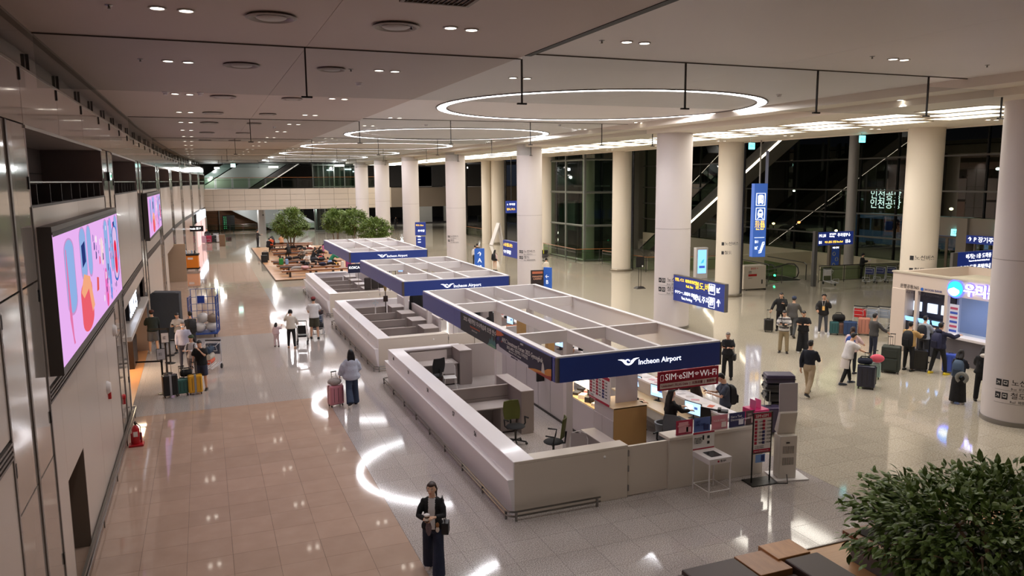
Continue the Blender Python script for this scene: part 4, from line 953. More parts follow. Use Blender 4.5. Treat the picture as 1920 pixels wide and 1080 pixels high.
MB().box(-.5, 3.9, 1.3, -.3, 4.1, 2.5).build('wood_post', GOLD, t); MB().box(-.4, 6.2, 0, -.2, 6.5, 2.5).build('wood_post', GOLD, t)
MB().box(-.28, .42, 1.19, .33, .44, 1.92).build('screen_panel', C(206, 198, 202, .4), t); MB().box(-.5, 1.02, 1.3, -.1, 2.7, 1.32).build('shelf_light', emis(255, 232, 190, 3, True), t)
# price boards
def pricegrid(t, W_, H_, face, cols, rows, d=.006):
    """red/navy price tags with figures, drawn in the local plane: u right, v up, face -Y or -X"""
    def q(u0, v0, u1, v1, c, dd):
        if face == '-Y': MB().box(u0, -dd, v0, u1, 0, v1).build('graphic', C(*c, .5), t)
        else: MB().box(-dd, -u1, v0, 0, -u0, v1).build('graphic', C(*c, .5), t)
    def tx(s, sz, u, v, m):
        if face == '-Y': text(s, sz, (u, -d-.004, v), '-Y', m, t)
        else: text(s, sz, (-d-.004, -u, v), '-X', m, t)
    q(0, 0, W_, H_, (236, 232, 232), d*.4); q(.005, H_*.88, W_-.005, H_-.005, (176, 28, 62), d); q(.005, .005, W_-.005, H_*.09, (176, 28, 62), d)
    tx('SIM·eSIM', H_*.1, W_*.07, H_*.935, C(245, 240, 240, .5)); tx('Upgrade to 5G, Prices start at 7,700', H_*.028, W_*.05, H_*.045, C(245, 240, 240, .5))
    prices = ['~ 6,600', '~ 12,000', '~ 16,000', '~ 23,000', '~ 27,500', '~ 33,000', '~ 38,500', '~ 39,000', '~ 57,500', '~ 60,500', '~ 55,000', '~ 60,000', '~ 71,500', '~ 93,500'] * 2
    for c in range(cols):
        for r in range(rows):
            v = H_*(.84-.62*(r+.5)/rows*1.02); u = W_*(.05+.9*c/cols); h = .62*H_/rows*.78
            q(u, v-h/2, u+W_*.9/cols*.32, v+h/2, (176, 28, 62) if c < cols-1 or r < 3 else (50, 50, 110), d)
            tx(prices[c*rows+r], h*.62, u+W_*.9/cols*.40, v, TXK)
    for k in range(2): tx('Non-roaming  |  Roaming plan', H_*.022, W_*.06, H_*(.17-.04*k), TXK)
t = E('price_board', (8.75-.02, 16.75, 1.17), label='white and red price board standing on the storage counter', cat='sign'); pricegrid(t, 1.05, .72, '-X', 3, 6); MB().box(0, -1.05, 0, .012, 0, .72).build('panel', PAPER, t)
t = E('hanging_sign', (8.4, 16.9, 1.62), label='small white hanging sign with red lettering under the canopy corner', cat='sign'); MB().box(0, 0, 0, .9, .02, .33).build('panel', PAPER, t); MB().box(.55, -.004, .24, .9, 0, .33).build('graphic', C(176, 28, 62), t); text('Wi-Fi', .14, (.5, -.006, .1), '-Y', C(176, 28, 62), t)
t = E('sim_sign', (8.9, 13.86, 2.03), label='long crimson SIM and Wi-Fi sign hung under the near canopy', cat='sign')
MB().box(0, 0, 0, 1.56, .05, .42).build('panel', C(176, 24, 58, .45), t, bev=.004); wt = C(244, 236, 236, .5, e=.15)
text('SIM·eSIM', .2, (.16, -.004, .285), '-Y', wt, t); text('Wi-Fi', .2, (1.06, -.004, .285), '-Y', wt, t)
MB().box(.04, -.003, .04, 1.50, 0, .16).build('text_band', C(240, 226, 220, .5), t); text('Unlimited LTE,5G Data  |  无限流量  |  無制限データ', .072, (.07, -.006, .10), '-Y', C(150, 30, 56), t)
for r in (.03, .055, .08): MB().tube([(.98+r*math.cos(a), -.004, .25+r*math.sin(a)) for a in [math.pi*(.25+.5*k/6) for k in range(7)]], .005, 4).build('pictogram', wt, t)
MB().tube([(.05, -.004, .22), (.05, -.004, .33), (.07, -.004, .35), (.12, -.004, .35), (.12, -.004, .22)], .004, 4, close=True).build('pictogram', wt, t)
for x in (.1, 1.46): MB().cyl((x, .03, .42), (x, .03, .5), .012, seg=6).build('hanger', STEEL, t)
# poster stands along the service counter
ps = [(9.08, .42, (196, 60, 92), 'Korea eSIM', (240, 190, 196)), (9.53, .42, (92, 118, 186), 'GET\n10% OFF', (34, 50, 110)), (9.99, .42, (232, 150, 166), 'TOUR PASS', (250, 240, 240)), (10.45, .42, (48, 50, 104), "Get a Taxi\nDiscount Coupon!", (240, 240, 250)), (10.9, .24, (86, 66, 72), 'SIM\nCARD', (214, 190, 190))]
for k, (x, w_, c, s_, tc) in enumerate(ps):
    t = E('poster_holder', (x, 13.42, 1.15), label='%s poster in a clear holder on the service counter' % ['crimson', 'blue discount', 'pink tour pass', 'navy taxi coupon', 'small dark brown'][k], cat='poster', group='posters on the service counter')
    MB().box(0, 0, 0, w_, .006, .32).build('sheet', C(*c, .45), t); MB().box(-.01, .006, 0, w_+.01, .012, .33).box(-.01, -.05, 0, w_+.01, .05, .006).build('acrylic', glass_mat((240, 242, 244), .8), t)
    text(s_, .07 if '\n' in s_ else .062, (.03, -.012, .2), '-Y', C(*tc, .5), t)
    MB().box(w_*.6, -.008, .04, w_*.9, -.005, .16).build('graphic', C(*tc, .5), t)
    if k == 0: MB().box(.06, -.008, .05, .3, -.005, .28).build('graphic', C(240, 180, 190, .5), t)
t = E('display_case', (11.1, 13.4, 1.15), label='magenta box with brochure holders at the end of the service counter', cat='box')
MB().box(0, 0, 0, .42, .4, .3).build('body', C(206, 30, 110, .4), t, bev=.01); MB().box(.16, -.006, .03, .42, 0, .22).build('card', C(206, 216, 226, .5), t); text("Get a Taxi\nDiscount Coupon!", .04, (.18, -.01, .15), '-Y', TXK, t)
for k in range(2): MB().box(.12+k*.14, .1, .3, .13+k*.14, .3, .5).build('leaflet_holder', C(226, 120, 170, .3), t)
# white side table
t = E('side_table', (9.36, 12.6, 0), label='white metal stand with a booking tablet in front of the service counter', cat='table')
for x, y in ((0, 0), (.52, 0), (0, .56), (.52, .56)): MB().box(x-.012, y-.012, 0, x+.012, y+.012, .84).build('leg', WHITE, t)
MB().box(-.02, -.02, .74, .54, .58, .86).build('table_top', WHITE, t, bev=.006); 
for a, b in (((0, 0), (.52, 0)), ((0, .56), (.52, .56)), ((0, 0), (0, .56)), ((.52, 0), (.52, .56))): MB().tube([(*a, .15), (*b, .15)], .011, 4).build('stretcher', WHITE, t)
MB().box(.18, -.024, .78, .22, -.021, .82).build('graphic', C(170, 30, 60), t); text('ⓑ U+', .06, (.24, -.026, .80), '-Y', TXK, t)
MB().box(.05, .1, .862, .32, .4, .87).build('tablet', C(30, 34, 40, .2), label='flat dark tablet on the white side table', cat='tablet').location = (9.42, 12.6, 0)
t2 = E('instruction_board', (9.34, 13.17, .87), label='white instruction board with red bands behind the white side table', cat='sign'); MB().box(0, 0, 0, .54, .012, .38).build('panel', PAPER, t2); MB().box(0, -.003, .34, .54, 0, .38).box(0, -.003, 0, .54, 0, .025).build('graphic', C(176, 28, 62), t2)
text('SIM card pick-up\n1. Scan code\n2. Get number\n3. Wait here', .035, (.03, -.005, .2), '-Y', TXK, t2); MB().box(.36, -.003, .22, .42, 0, .28).box(.36, -.003, .1, .42, 0, .16).box(.24, -.003, .2, .28, 0, .3).build('graphic', C(40, 40, 44), t2)
# freestanding price stand
t = E('price_stand', (10.72, 12.95, 0), R(-4), label='black-framed floor stand with red and white SIM price list', cat='sign')
MB().box(-.1, -.2, 0, .55, .22, .02).build('base', BLACK, t, bev=.004)
for x in (0, .46): MB().box(x-.012, -.012, .02, x+.012, .012, 1.58).build('pole', BLACK, t)
MB().box(0, -.01, 1.56, .46, .01, 1.58).box(0, -.01, .66, .46, .01, .68).build('frame', BLACK, t); p_ = E('price_sheet', (.012, -.005, .68)); p_.parent = t; pricegrid(p_, .436, .88, '-Y', 2, 7)
for ch in list(p_.children): ch.parent = t; ch.location = Vector(ch.location)+Vector((.012, -.005, .68))
bpy.data.objects.remove(p_)
MB().box(.08, -.012, .46, .32, -.006, .64).build('card', C(120, 160, 220, .5), t); MB().box(.22, -.016, .49, .3, -.012, .62).build('graphic', C(30, 50, 120), t)
# self-service kiosk
t = E('kiosk_machine', (11.62, 12.95, 0), R(-14), label='white self-service kiosk machine with vented back beside the price stand', cat='kiosk'); KW = C(222, 216, 206, .35)
MB().box(-.3, -.25, 0, .45, .35, .03).build('base_plate', WHITE, t, bev=.006); MB().box(-.2, -.14, .03, .2, .16, 1.0).build('cabinet', KW, t, bev=.02)
b = MB(); b.v = [(s, y, z) for s in (-.2, .2) for y, z in ((.0, 1.0), (-.1, 1.5), (-.02, 1.56), (.16, 1.06))]; b.f = [(0, 1, 2, 3), (7, 6, 5, 4), (0, 4, 5, 1), (1, 5, 6, 2), (2, 6, 7, 3), (3, 7, 4, 0)]; b.m = [0]*6; b.build('screen_housing', KW, t, bev=.01)
MB().box(.2, .1, .03, .26, .16, 1.5).build('side_spine', C(206, 200, 190, .4), t); MB().cbox((0, -.03, 1.84), (.42, .02, .62), rx=-.06).build('advert_panel', C(200, 196, 204, .4), t)
for z in (.34, .6):
    for k in range(9): MB().box(-.13+k*.03, -.146, z, -.12+k*.03, -.139, z+.17).build('vent_slot', C(120, 114, 106, .5), t)
MB().box(-.06, -.146, .83, .02, -.139, .86).build('label_plate', TXK, t); MB().tube([(-.02, -.14, .12), (-.1, -.35, .01), (-.4, -.3, .01), (-.75, .0, .01)], .012, 6).build('power_cable', C(60, 58, 56, .5), t)
# waste bin, drawers and equipment of the phone counter
t = E('waste_bin', (10.3, 15.75, 0), label='grey round waste bin on the floor inside the near booth', cat='bin'); MB().lathe([(.001, 0), (.17, 0), (.22, .55), (.24, .56), (.24, .6), (.20, .6), (.16, .06), (.001, .05)], seg=24).build('bucket', C(112, 114, 118, .45), t, smooth=True)
def monitor(x, y, z, rz, label, on=True, s=1, grp=None):
    t = E('monitor', (x, y, z), R(rz), label=label, cat='monitor', group=grp)
    MB().box(-.26*s, 0, .1, .26*s, .03, .42).build('housing', C(30, 30, 34, .4), t, bev=.004)
    MB().box(-.245*s, -.003, .115, .245*s, 0, .405).build('display_surface', emis(150, 180, 220, 1.1) if on else C(20, 20, 24, .2), t)
    if on: MB().box(-.2*s, -.005, .2, .0, -.003, .34).build('window_graphic', emis(235, 240, 248, 1.1), t); MB().box(.05*s, -.005, .25, .15*s, -.003, .31).build('window_graphic', emis(60, 80, 130, 1), t)
    MB().cyl((0, .04, 0), (0, .03, .2), .02, seg=6).build('stem', C(40, 40, 44), t); MB().box(-.1, -.05, 0, .1, .12, .012).build('foot', C(40, 40, 44), t)
    return t
MB().box(10.4, 14.2, .70, 10.95, 18.6, .74).build('desk', C(214, 190, 150, .4), label='wooden work desk below the phone counter', cat='desk')
MB().box(10.42, 14.3, .45, 10.5, 18.5, .7).build('drawer_unit', C(190, 184, 178, .4), label='pale drawer fronts under the phone counter desk', cat='drawer unit')
monitor(10.85, 15.35, .74, -75, 'bright tilted monitor in front of the standing phone clerk'); monitor(10.9, 17.0, .74, -75, 'bright monitor behind the crimson sign')
monitor(10.95, 14.75, .74, 120, 'switched-off grey monitor back at the phone counter corner', False); monitor(10.9, 18.2, .74, -75, 'farthest bright monitor of the phone counter')
for k, (x, y, z) in enumerate([(10.75, 15.9, .745), (10.6, 15.2, .745)]):
    MB().box(0, 0, 0, .15, .42, .02).build('keyboard', BLACK, loc=(x-.1, y, z), label='black keyboard on the wooden work desk', cat='keyboard', group='keyboards at the phone counter', bev=.004)
for k, (x, y) in enumerate([(11.08, 16.6), (11.1, 14.5)]):
    t = E('card_terminal', (x, y, 1.125), R(20+30*k), label=['black card terminal near the crimson sign on the counter top', 'black card terminal on the counter beside the orange leaflet'][k], cat='card terminal'); MB().box(-.1, -.12, 0, .1, .12, .04).box(-.09, .04, .04, .09, .12, .08).build('body', BLACK, t, bev=.01); MB().box(-.07, -.1, .04, .07, .02, .045).build('keypad', C(60, 60, 66), t)
r2 = random.Random(3)
for k in range(16):
    c = r2.choice([(232, 228, 226), (214, 206, 204), (226, 100, 60), (224, 170, 180), (200, 196, 200), (236, 232, 228)])
    MB().box(-.1, -.07, 0, .1, .07, .003).build('leaflet', C(*c, .5), loc=(11.02+.2*r2.random(), 14.1+k*.30, 1.122), rz=r2.random()*3, label='small printed leaflet on the phone counter top, %s from the near end' % ORD[k], cat='leaflet', group='leaflets on the phone counter')
for k in range(8):
    MB().box(-.12, -.09, 0, .12, .09, .07+.03*(k % 3)).build('goods_box', C(*r2.choice([(230, 150, 150), (40, 40, 44), (240, 236, 230), (220, 60, 80), (60, 60, 66)]), .5), loc=(8.95+.25*(k % 2), 16.75+k*.19, .915), rz=r2.random(), label='small goods box on the lit display shelf of the storage counter', cat='box', group='goods on the display shelf')
for k in range(3): MB().box(-.05, -.03, 0, .05, .03, .28).build('bottle_box', BLACK, loc=(8.92+.1*k, 16.98+.25*k, .915), label='tall black package on the display shelf', cat='box', group='tall black packages')
# clutter inside the near booth back part, papers and standing signs on counters
for k, (x, y, z, c, l) in enumerate([(9.9, 24.4, .0, (222, 226, 232), 'white notice on a stand in the middle of the near booth'), (10.6, 20.3, 1.13, (228, 230, 230), 'white standing notice on the counter under the front lattice beam'), (10.3, 25.9, 0, (236, 150, 110), 'orange notice card on a stand behind the near booth'), (10.9, 28.7, .9, (206, 60, 30), 'orange-red poster on the second booth post')]):
    t = E('notice_card', (x, y, z), R(-15), label=l, cat='sign'); h0 = 0 if z > .5 else .95; MB().box(-.22, 0, h0, .22, .01, h0+.34).build('panel', C(*c, .5), t)
    if h0: MB().cyl((0, .01, 0), (0, .01, h0), .012, seg=6).build('pole', DSTEEL, t)
    text('Desk\nClosed' if k < 2 else '안내', .07, (-.15, -.004, h0+.17), '-Y', TXK if k != 3 else TXY, t)
for (y0, n) in ((19.0, 9), (27.5, 8), (39, 6)):
    for k in range(n):
        y = y0+k*.62+(.3 if y0 < 20 else 0)
        if k % 3 == 0: monitor(10.85, y, 1.12 if k % 2 else .9, -80+20*(k % 2), 'computer monitor in the row behind the %s booth counter' % ('near' if y0 < 20 else 'second' if y0 < 30 else 'farthest'), k % 2 == 0, .9, 'monitors behind the %d counter' % y0)['label'] += ', %s from the front' % ORD[k//3]
        else: MB().box(-.16, -.12, 0, .16, .12, .05+.05*(k % 2)).build('paper_tray', C(*r2.choice([(30, 30, 34), (236, 234, 232), (236, 234, 232), (60, 60, 70)]), .5), loc=(11.05, y, 1.12), rz=r2.random(), label='paper tray or device on the right-hand counter top of the %s booth' % ('near' if y0 < 20 else 'second' if y0 < 30 else 'farthest'), cat='tray', group='trays on the counters %d' % y0)
MB().box(9.6, 24.6, 0, 10.9, 24.7, 1.5).build('partition', C(206, 200, 196, .4), label='white partition with posters behind the near booth', cat='partition')
MB().box(8.5, 19.5, .9, 9.9, 19.56, 1.35).build('dark_screen', C(26, 24, 24, .3), label='long black screen panel under the lattice of the near booth', cat='screen')
MB().box(9.0, 20.5, .7, 10.4, 21.2, .75).build('desk', C(224, 220, 218, .4), label='white desk in the rear of the near booth', cat='desk')
# pillow-like mascot bag left out: plain red and white cushion on the counter
t = E('cushion', (10.95, 20.9, 1.12), label='red and white soft cushion on the right counter under the lattice', cat='cushion'); MB().ell((0, 0, .1), (.22, .3, .1), seg=14).build('body', C(206, 60, 40, .8), t, smooth=True); MB().ell((0, .05, .24), (.12, .14, .1), seg=12).build('upper', C(232, 220, 200, .8), t, smooth=True)
# second booth extras: desk fan, dried-flower pole, coat rack, ladder shelf, small sign
t = E('desk_fan', (6.75, 33.2, .72), R(200), label='white electric fan on a desk in the second booth', cat='fan')
MB().lathe([(.001, 0), (.14, 0), (.14, .03), (.03, .05), (.02, .45), (.001, .45)], seg=16).build('stand', WHITE, t); b = MB()
for r_ in (.06, .12, .17, .2): b.tube([(r_*math.cos(a), .07, .55+r_*math.sin(a)) for a in [2*math.pi*k/18 for k in range(18)]], .005, 4, close=True)
for k in range(12): a = 2*math.pi*k/12; b.tube([(0, .09, .55), (.2*math.cos(a), .07, .55+.2*math.sin(a))], .004, 4)
b.build('guard', WHITE, t, kind='stuff')
for k in range(4): MB().cbox((.08*math.cos(k*1.57), .03, .55+.08*math.sin(k*1.57)), (.12, .006, .07), ry=-k*1.57).build('blade', C(200, 214, 222, .3), t)
t = E('flag_pole', (7.15, 32.9, 0), label='dark pole with a gold tassel standing in the second booth', cat='pole'); MB().cyl((0, 0, 0), (0, 0, 2.35), .022, seg=8).build('pole', C(50, 40, 34, .5), t); MB().lathe([(.001, 1.75), (.05, 1.85), (.1, 2.2), (.06, 2.42), (.001, 2.5)], seg=10).build('tassel', C(150, 126, 80, .7), t, smooth=True); MB().box(-.09, -.05, 1.35, .09, .05, 1.6).build('dark_box', C(54, 36, 30, .6), t); MB().lathe([(.001, 0), (.18, 0), (.16, .04), (.001, .05)], seg=16).build('base', BLACK, t)
t = E('coat_rack', (8.35, 32.2, 0), label='coat rack with a long black coat in the second booth', cat='coat rack'); MB().cyl((0, 0, 0), (0, 0, 1.9), .02, seg=6).build('pole', STEEL, t); MB().tube([(-.3, 0, 0), (.3, 0, 0)], .02, 5).tube([(0, -.3, 0), (0, .3, 0)], .02, 5).build('foot', STEEL, t)
MB().rings([[(x*w_, y*d_, z) for x, y in ((-1, 0), (-.6, -1), (.6, -1), (1, 0), (.6, 1), (-.6, 1))] for z, w_, d_ in ((.75, .32, .12), (1.1, .34, .14), (1.6, .30, .12), (1.75, .2, .08), (1.82, .06, .04))]).build('coat', C(16, 16, 18, .85), t, smooth=True)
t = E('ladder_rack', (8.7, 38.2, 0), label='black ladder-like rack between the second and farthest booths', cat='rack')
for x in (-.15, .15): MB().cyl((x, 0, 0), (x, 0, 2.1), .014, seg=6).build('upright', BLACK, t)
for k in range(8): MB().cyl((-.15, 0, .2+k*.26), (.15, 0, .2+k*.26), .01, seg=5).build('rung', BLACK, t)
t = E('hanging_sign', (6.42, 37.9, 2.08), label='small navy sign with white letters hung left of the second canopy', cat='sign'); MB().box(0, 0, 0, .62, .05, .44).build('panel', C(28, 34, 66, .4), t); text('KOICA', .17, (.05, -.005, .26), '-Y', TXW, t); 
for x in (.08, .5): MB().cyl((x, .02, -2.08), (x, .02, 0), .014, seg=6).build('pole', STEEL, t)
for k in range(3): MB().box(0, 0, 0, .35, .12, .62).build('hanging_coat', C(52, 44, 42, .8), loc=(7.3+k*.4, 38.4+.2*k, 1.12), label='dark garment hanging behind the far booth cabinets', cat='garment', group='garments behind the farthest booth', bev=.05)
MB().box(7.9, 44.9, 2.2, 9.0, 44.96, 2.4).build('strip_lamp', emis(230, 240, 255, 2.5), label='white lit strip seen through the farthest canopy', cat='lamp')
MB().box(9.8, 41.5, 1.6, 10.4, 41.56, 1.9).build('blue_screen', emis(90, 130, 240, 2), label='blue lit screen seen through the farthest canopy', cat='screen')
MB().box(10.6, 31.0, 0, 10.66, 34, 1.5).build('partition', C(196, 190, 186, .4), label='white partition on the right of the second booth', cat='partition')
MB().box(8.1, 28, 0, 8.2, 34.8, 1.35).build('partition', WL, label='white partition run behind the second booth cabinets', cat='partition')
MB().box(8.3, 40, 0, 8.4, 46.5, 1.35).build('partition', WL, label='white partition run behind the farthest booth cabinets', cat='partition')
# ================================================================ people
def remesh(b, vox, smooth=3):
    me = b.mesh('tmp'); o = bpy.data.objects.new('tmp', me)
    m = o.modifiers.new('r', 'REMESH'); m.mode = 'VOXEL'; m.voxel_size = vox
    s = o.modifiers.new('s', 'SMOOTH'); s.iterations = smooth; s.factor = .5
    r = evalmesh(o); bpy.data.objects.remove(o); bpy.data.meshes.remove(me)
    r.materials.clear(); r.polygons.foreach_set('use_smooth', [True]*len(r.polygons)); return r
SK = (222, 176, 146)
def rotx(v, a, p=None):
    p = p or Vector((0, 0, 0)); return Matrix.Rotation(a, 3, 'X') @ (v-p) + p
def person(label, x, y, face, h, top=(30, 30, 32), bottom=(30, 32, 38), shoe=(30, 28, 28), skin=SK, hair=(22, 18, 18), hairstyle='short', legs=((8, 3, 6), (-8, 3, 6)), arms=((5, 8, 20, 0), (5, 8, 20, 0)),
           lean=0, head=(0, 0), woman=False, loose=0, sleeve=1.0, hem=None, legw='slim', shorts=False, skirt=None, vox=.026, cap=None, hood=None, near=False, z=0, tuck=False, mask=False, stripes=None, inner=None, tilt=None, longcoat=False, group=None, seat=None, sit=False):
    """face: 0 = back to the camera, 180 = towards it, 90 = turned to the photo's left, -90 = right (relative to the line of sight)"""
    rz = math.atan2(-x, y)+R(face)
    t = E('person', (x, y, z), rz, label=label, cat='person', group=group)
    k = h; S = h/1.7; ws = .90 if woman else 1.0
    V = Vector
    hipz = .525*k
    J = {}
    pel = V((0, 0, hipz))
    for s, side in ((-1, 0), (1, 1)):
        f, sp, kn = legs[side]
        hip = V((s*.053*k, 0, hipz-.01*k)); th = .245*k; sh = .235*k
        d1 = V((s*math.sin(R(sp))*math.cos(R(f)), math.sin(R(f)), -math.cos(R(f))*math.cos(R(sp))))
        kne = hip+d1*th; a2 = R(f-kn)
        d2 = V((s*math.sin(R(sp*.6)), math.sin(a2), -math.cos(a2))).normalized(); ank = kne+d2*sh
        J['hip', side], J['kn', side], J['an', side] = hip, kne, ank
    low = min(J['an', 0].z, J['an', 1].z)-.045*k
    dz = V((0, 0, -low if seat is None else seat-(hipz-.085*k)))
    for q in J: J[q] = J[q]+dz
    pel = pel+dz; hipz += dz.z
    L = lambda p: rotx(p, -R(lean), pel)
    base = hipz-.525*k
    shz = base+.805*k
    for s, side in ((-1, 0), (1, 1)):
        f, out, el, inw = arms[side]
        sh = L(V((s*.112*k*ws, 0, shz)))
        a = R(f-lean*.0); d1 = V((s*math.sin(R(out)), math.sin(a)*math.cos(R(out)), -math.cos(a)*math.cos(R(out))))
        elb = sh+d1*.165*k; a2 = a+R(el)
        d2 = V((-s*math.sin(R(inw)), math.sin(a2)*math.cos(R(inw)), -math.cos(a2)*math.cos(R(inw)))); wr = elb+d2*.145*k
        J['sh', side], J['el', side], J['wr', side], J['hd', side] = sh, elb, wr, d2
    # torso rings
    def ring(zf, rx, ry, yo=0, infl=0, n=14):
        c = V((0, yo*k, base+zf*k)); out = []
        for q in range(n):
            a_ = 2*math.pi*q/n; p = c+V(((rx*S+infl)*math.cos(a_), (ry*S+infl)*math.sin(a_), 0)); out.append(L(p) if zf > .53 else p)
        return out
    hw = 1.06 if woman else 1.0; ww = .86 if woman else 1.0
    T = [(.465, .11*hw, .09, 0), (.50, .165*hw, .12, 0), (.54, .162*hw, .118, 0), (.60, .138*ww, .10, 0), (.65, .140*ww, .10, 0), (.72, .158*ws, .115, .004), (.77, .165*ws, .105, 0), (.805, .150*ws, .085, 0), (.825, .10, .07, 0), (.84, .062, .058, .004)]
    b = MB(); b.rings([ring(*r_) for r_ in T])
    neck0 = L(V((0, .004*k, base+.82*k))); hc = V((0, .015*k, base+.932*k)); hc = L(hc)
    yw, pt = head; HM = (Matrix.Rotation(R(yw), 3, 'Z') @ Matrix.Rotation(-R(pt+lean), 3, 'X'))
    piv = L(V((0, .0, base+.865*k))); hc = piv+HM @ V((0, .018*k, .065*k))
    b.tube([neck0, piv+V((0, 0, .02*k))], [.056*S, .05*S], 10)
    hs = S*(1.0 if not near else 1.0)
    b.ell(hc+HM @ V((0, -.004*S, .012*S)), (.075*hs, .092*hs, .105*hs), seg=14, rg=10, M=HM)
    b.ell(hc+HM @ V((0, .022*S, -.045*S)), (.056*hs, .062*hs, .068*hs), seg=12, rg=8, M=HM)
    b.tube([hc+HM @ V((0, .085*S, .022*S)), hc+HM @ V((0, .106*S, -.018*S)), hc+HM @ V((0, .085*S, -.028*S))], [.010*S, .015*S, .01*S], 6)
    for s in (-1, 1): b.ell(hc+HM @ V((s*.076*S, -.005*S, -.004*S)), (.012*S, .02*S, .032*S), seg=6, rg=5, M=HM)
    for side in (0, 1):
        h_, kn, an = J['hip', side], J['kn', side], J['an', side]
        b.tube([h_, h_.lerp(kn, .5), kn, kn.lerp(an, .35), an, an+V((0, 0, -.02*k))], [.082*S*hw, .072*S, .054*S, .056*S, .036*S, .036*S], 10)
        sh, el, wr = J['sh', side], J['el', side], J['wr', side]; s_ = -1 if side == 0 else 1
        b.ell(sh+V((-s_*.012, 0, -.012*k)), (.05*S*ws,)*3, seg=8, rg=6); b.tube([sh+V((-s_*.02, 0, -.01*k)), sh.lerp(el, .5), el, el.lerp(wr, .4), wr], [.040*S*ws, .043*S*ws, .036*S*ws, .034*S*ws, .025*S*ws], 8)
    bm = remesh(b, vox*(.5 if near else 1)*max(.7, S), 2)
    # hands and fingers
    hb = MB()
    for s, side in ((-1, 0), (1, 1)):
        d = J['hd', side].normalized(); wr = J['wr', side]; u = d.cross(V((0, 0, 1)));
        if u.length < .2: u = V((1, 0, 0))
        u.normalize(); w = u.cross(d).normalized()
        if abs(d.z) > .8: u, w = V((0, 1, 0)), V((-s, 0, 0))   # hanging: palm faces the thigh
        pc = wr+d*.045*S
        hb.rings([[wr+d*q*S+u*(a_*wd_*S)+w*(c_*.014*S) for a_, c_ in ((-1, -1), (1, -1), (1, 1), (-1, 1))] for q, wd_ in ((-.01, .022), (.03, .034), (.085, .038), (.095, .03))])
        for f_ in range(4):
            o_ = (f_-1.5)*.018*S; ln = (.062, .074, .07, .055)[f_]*S; p0 = wr+d*.088*S+u*o_
            p1 = p0+d*ln*.55-w*.012*S*(1 if abs(d.z) < .8 else -1); p2 = p1+d*ln*.35-w*.03*S*(1 if abs(d.z) < .8 else -1)
            hb.tube([p0, p1, p2], [.0095*S, .0085*S, .007*S], 5)
        p0 = wr+d*.03*S+u*.032*S; hb.tube([p0, p0+d*.03*S+u*.022*S, p0+d*.062*S+u*.02*S], [.012*S, .010*S, .008*S], 5)
    b2 = bmesh.new(); b2.from_mesh(bm); tm = hb.mesh('h'); b2.from_mesh(tm); b2.to_mesh(bm); b2.free(); bpy.data.meshes.remove(tm)
    bm.polygons.foreach_set('use_smooth', [True]*len(bm.polygons))
    link('body', bm, C(*skin, .5), t)
    # trousers / skirt
    bc = C(*bottom, .8, var=.12, scale=14)
    if skirt is None:
        b = MB(); inf = .016 if legw == 'slim' else .022
        b.rings([ring(.462, .12*hw, .10, 0, inf), ring(.50, .165*hw, .12, 0, inf), ring(.54, .162*hw, .118, 0, inf), ring(.60, .142*ww, .105, 0, .012)])
        for side in (0, 1):
            h_, kn, an = J['hip', side], J['kn', side], J['an', side]
            if shorts: b.tube([h_, h_.lerp(kn, .5), kn.lerp(h_, .04)], [.094*S+inf, .092*S+inf*.8, .088*S+inf*.8], 12)
            elif legw == 'wide': b.tube([h_, h_.lerp(kn, .5), kn, kn.lerp(an, .5), an+V((0, 0, -.022*k))], [.098*S, .098*S, .098*S, .108*S, .116*S], 12)
            elif legw == 'loose': b.tube([h_, h_.lerp(kn, .5), kn, kn.lerp(an, .5), an+V((0, 0, -.008*k))], [.096*S, .090*S, .080*S, .076*S, .072*S], 12)
            else: b.tube([h_, h_.lerp(kn, .5), kn, kn.lerp(an, .5), an+V((0, 0, .0))], [.092*S, .084*S, .068*S, .064*S, .050*S], 12)
        link('shorts' if shorts else 'trousers', remesh(b, vox*(.6 if near else 1), 2), bc, t)
    else:
        ln, fl = skirt; z0 = base+.6*k; z1 = max(.03, ln)
        rs = []
        for q in range(7):
            f_ = q/6; zz = z0+(z1-z0)*f_; rx = (.142+(.18-.142)*min(1, f_*3)+fl*f_)*S; ry = (.108+.03*min(1, f_*3)+fl*.8*f_)*S
            rs.append([V((rx*math.cos(a)*(1+.05*math.sin(7*a)*f_), ry*math.sin(a)*(1+.05*math.cos(6*a)*f_), zz)) for a in [2*math.pi*j/28 for j in range(28)]])
        MB().rings(rs).build('skirt', bc, t, smooth=True)
    # shoes
    for s, side in ((-1, 0), (1, 1)):
        an = J['an', side]; f, sp, kn = legs[side]; tip = R(min(40, max(-50, (f-kn)*.8))) if not sit else 0
        m = MB(); prof = ((-.075, .036, .05), (-.04, .044, .085), (.02, .046, .07), (.09, .05, .05), (.15, .044, .04), (.185, .025, .025))
        m.rings([[V((wd_*S*a_, yy*S, zz*S*c_)) for a_, c_ in ((-.8, 0), (.8, 0), (1, .35), (.7, 1), (-.7, 1), (-1, .35))] for yy, wd_, zz in prof])
        MM = Matrix.Translation(an+V((0, 0, -.045*k))) @ Matrix.Translation(V((0, 0, .0))) @ Matrix.Rotation(tip*.7 if an.z-.045*k > .02 else 0, 4, 'X') @ Matrix.Rotation(-s*R(7), 4, 'Z')
        m.v = [MM @ V(p) for p in m.v]; m.build('shoe', C(*shoe, .5), t, smooth=True)
    # top
    hz = hem if hem is not None else (.50 if not tuck else .58)
    inf = .018+loose*.02; tc = C(*top, .85, var=.10, scale=10)
    b = MB(); rr = []
    for zf, rx, ry, yo in T:
        if zf < hz-.02 or zf > .83: continue
        e = inf+(.02*loose if zf < .7 else 0)+(.012 if zf < .66 and woman else 0); rr.append(ring(zf, rx, ry, yo, e))
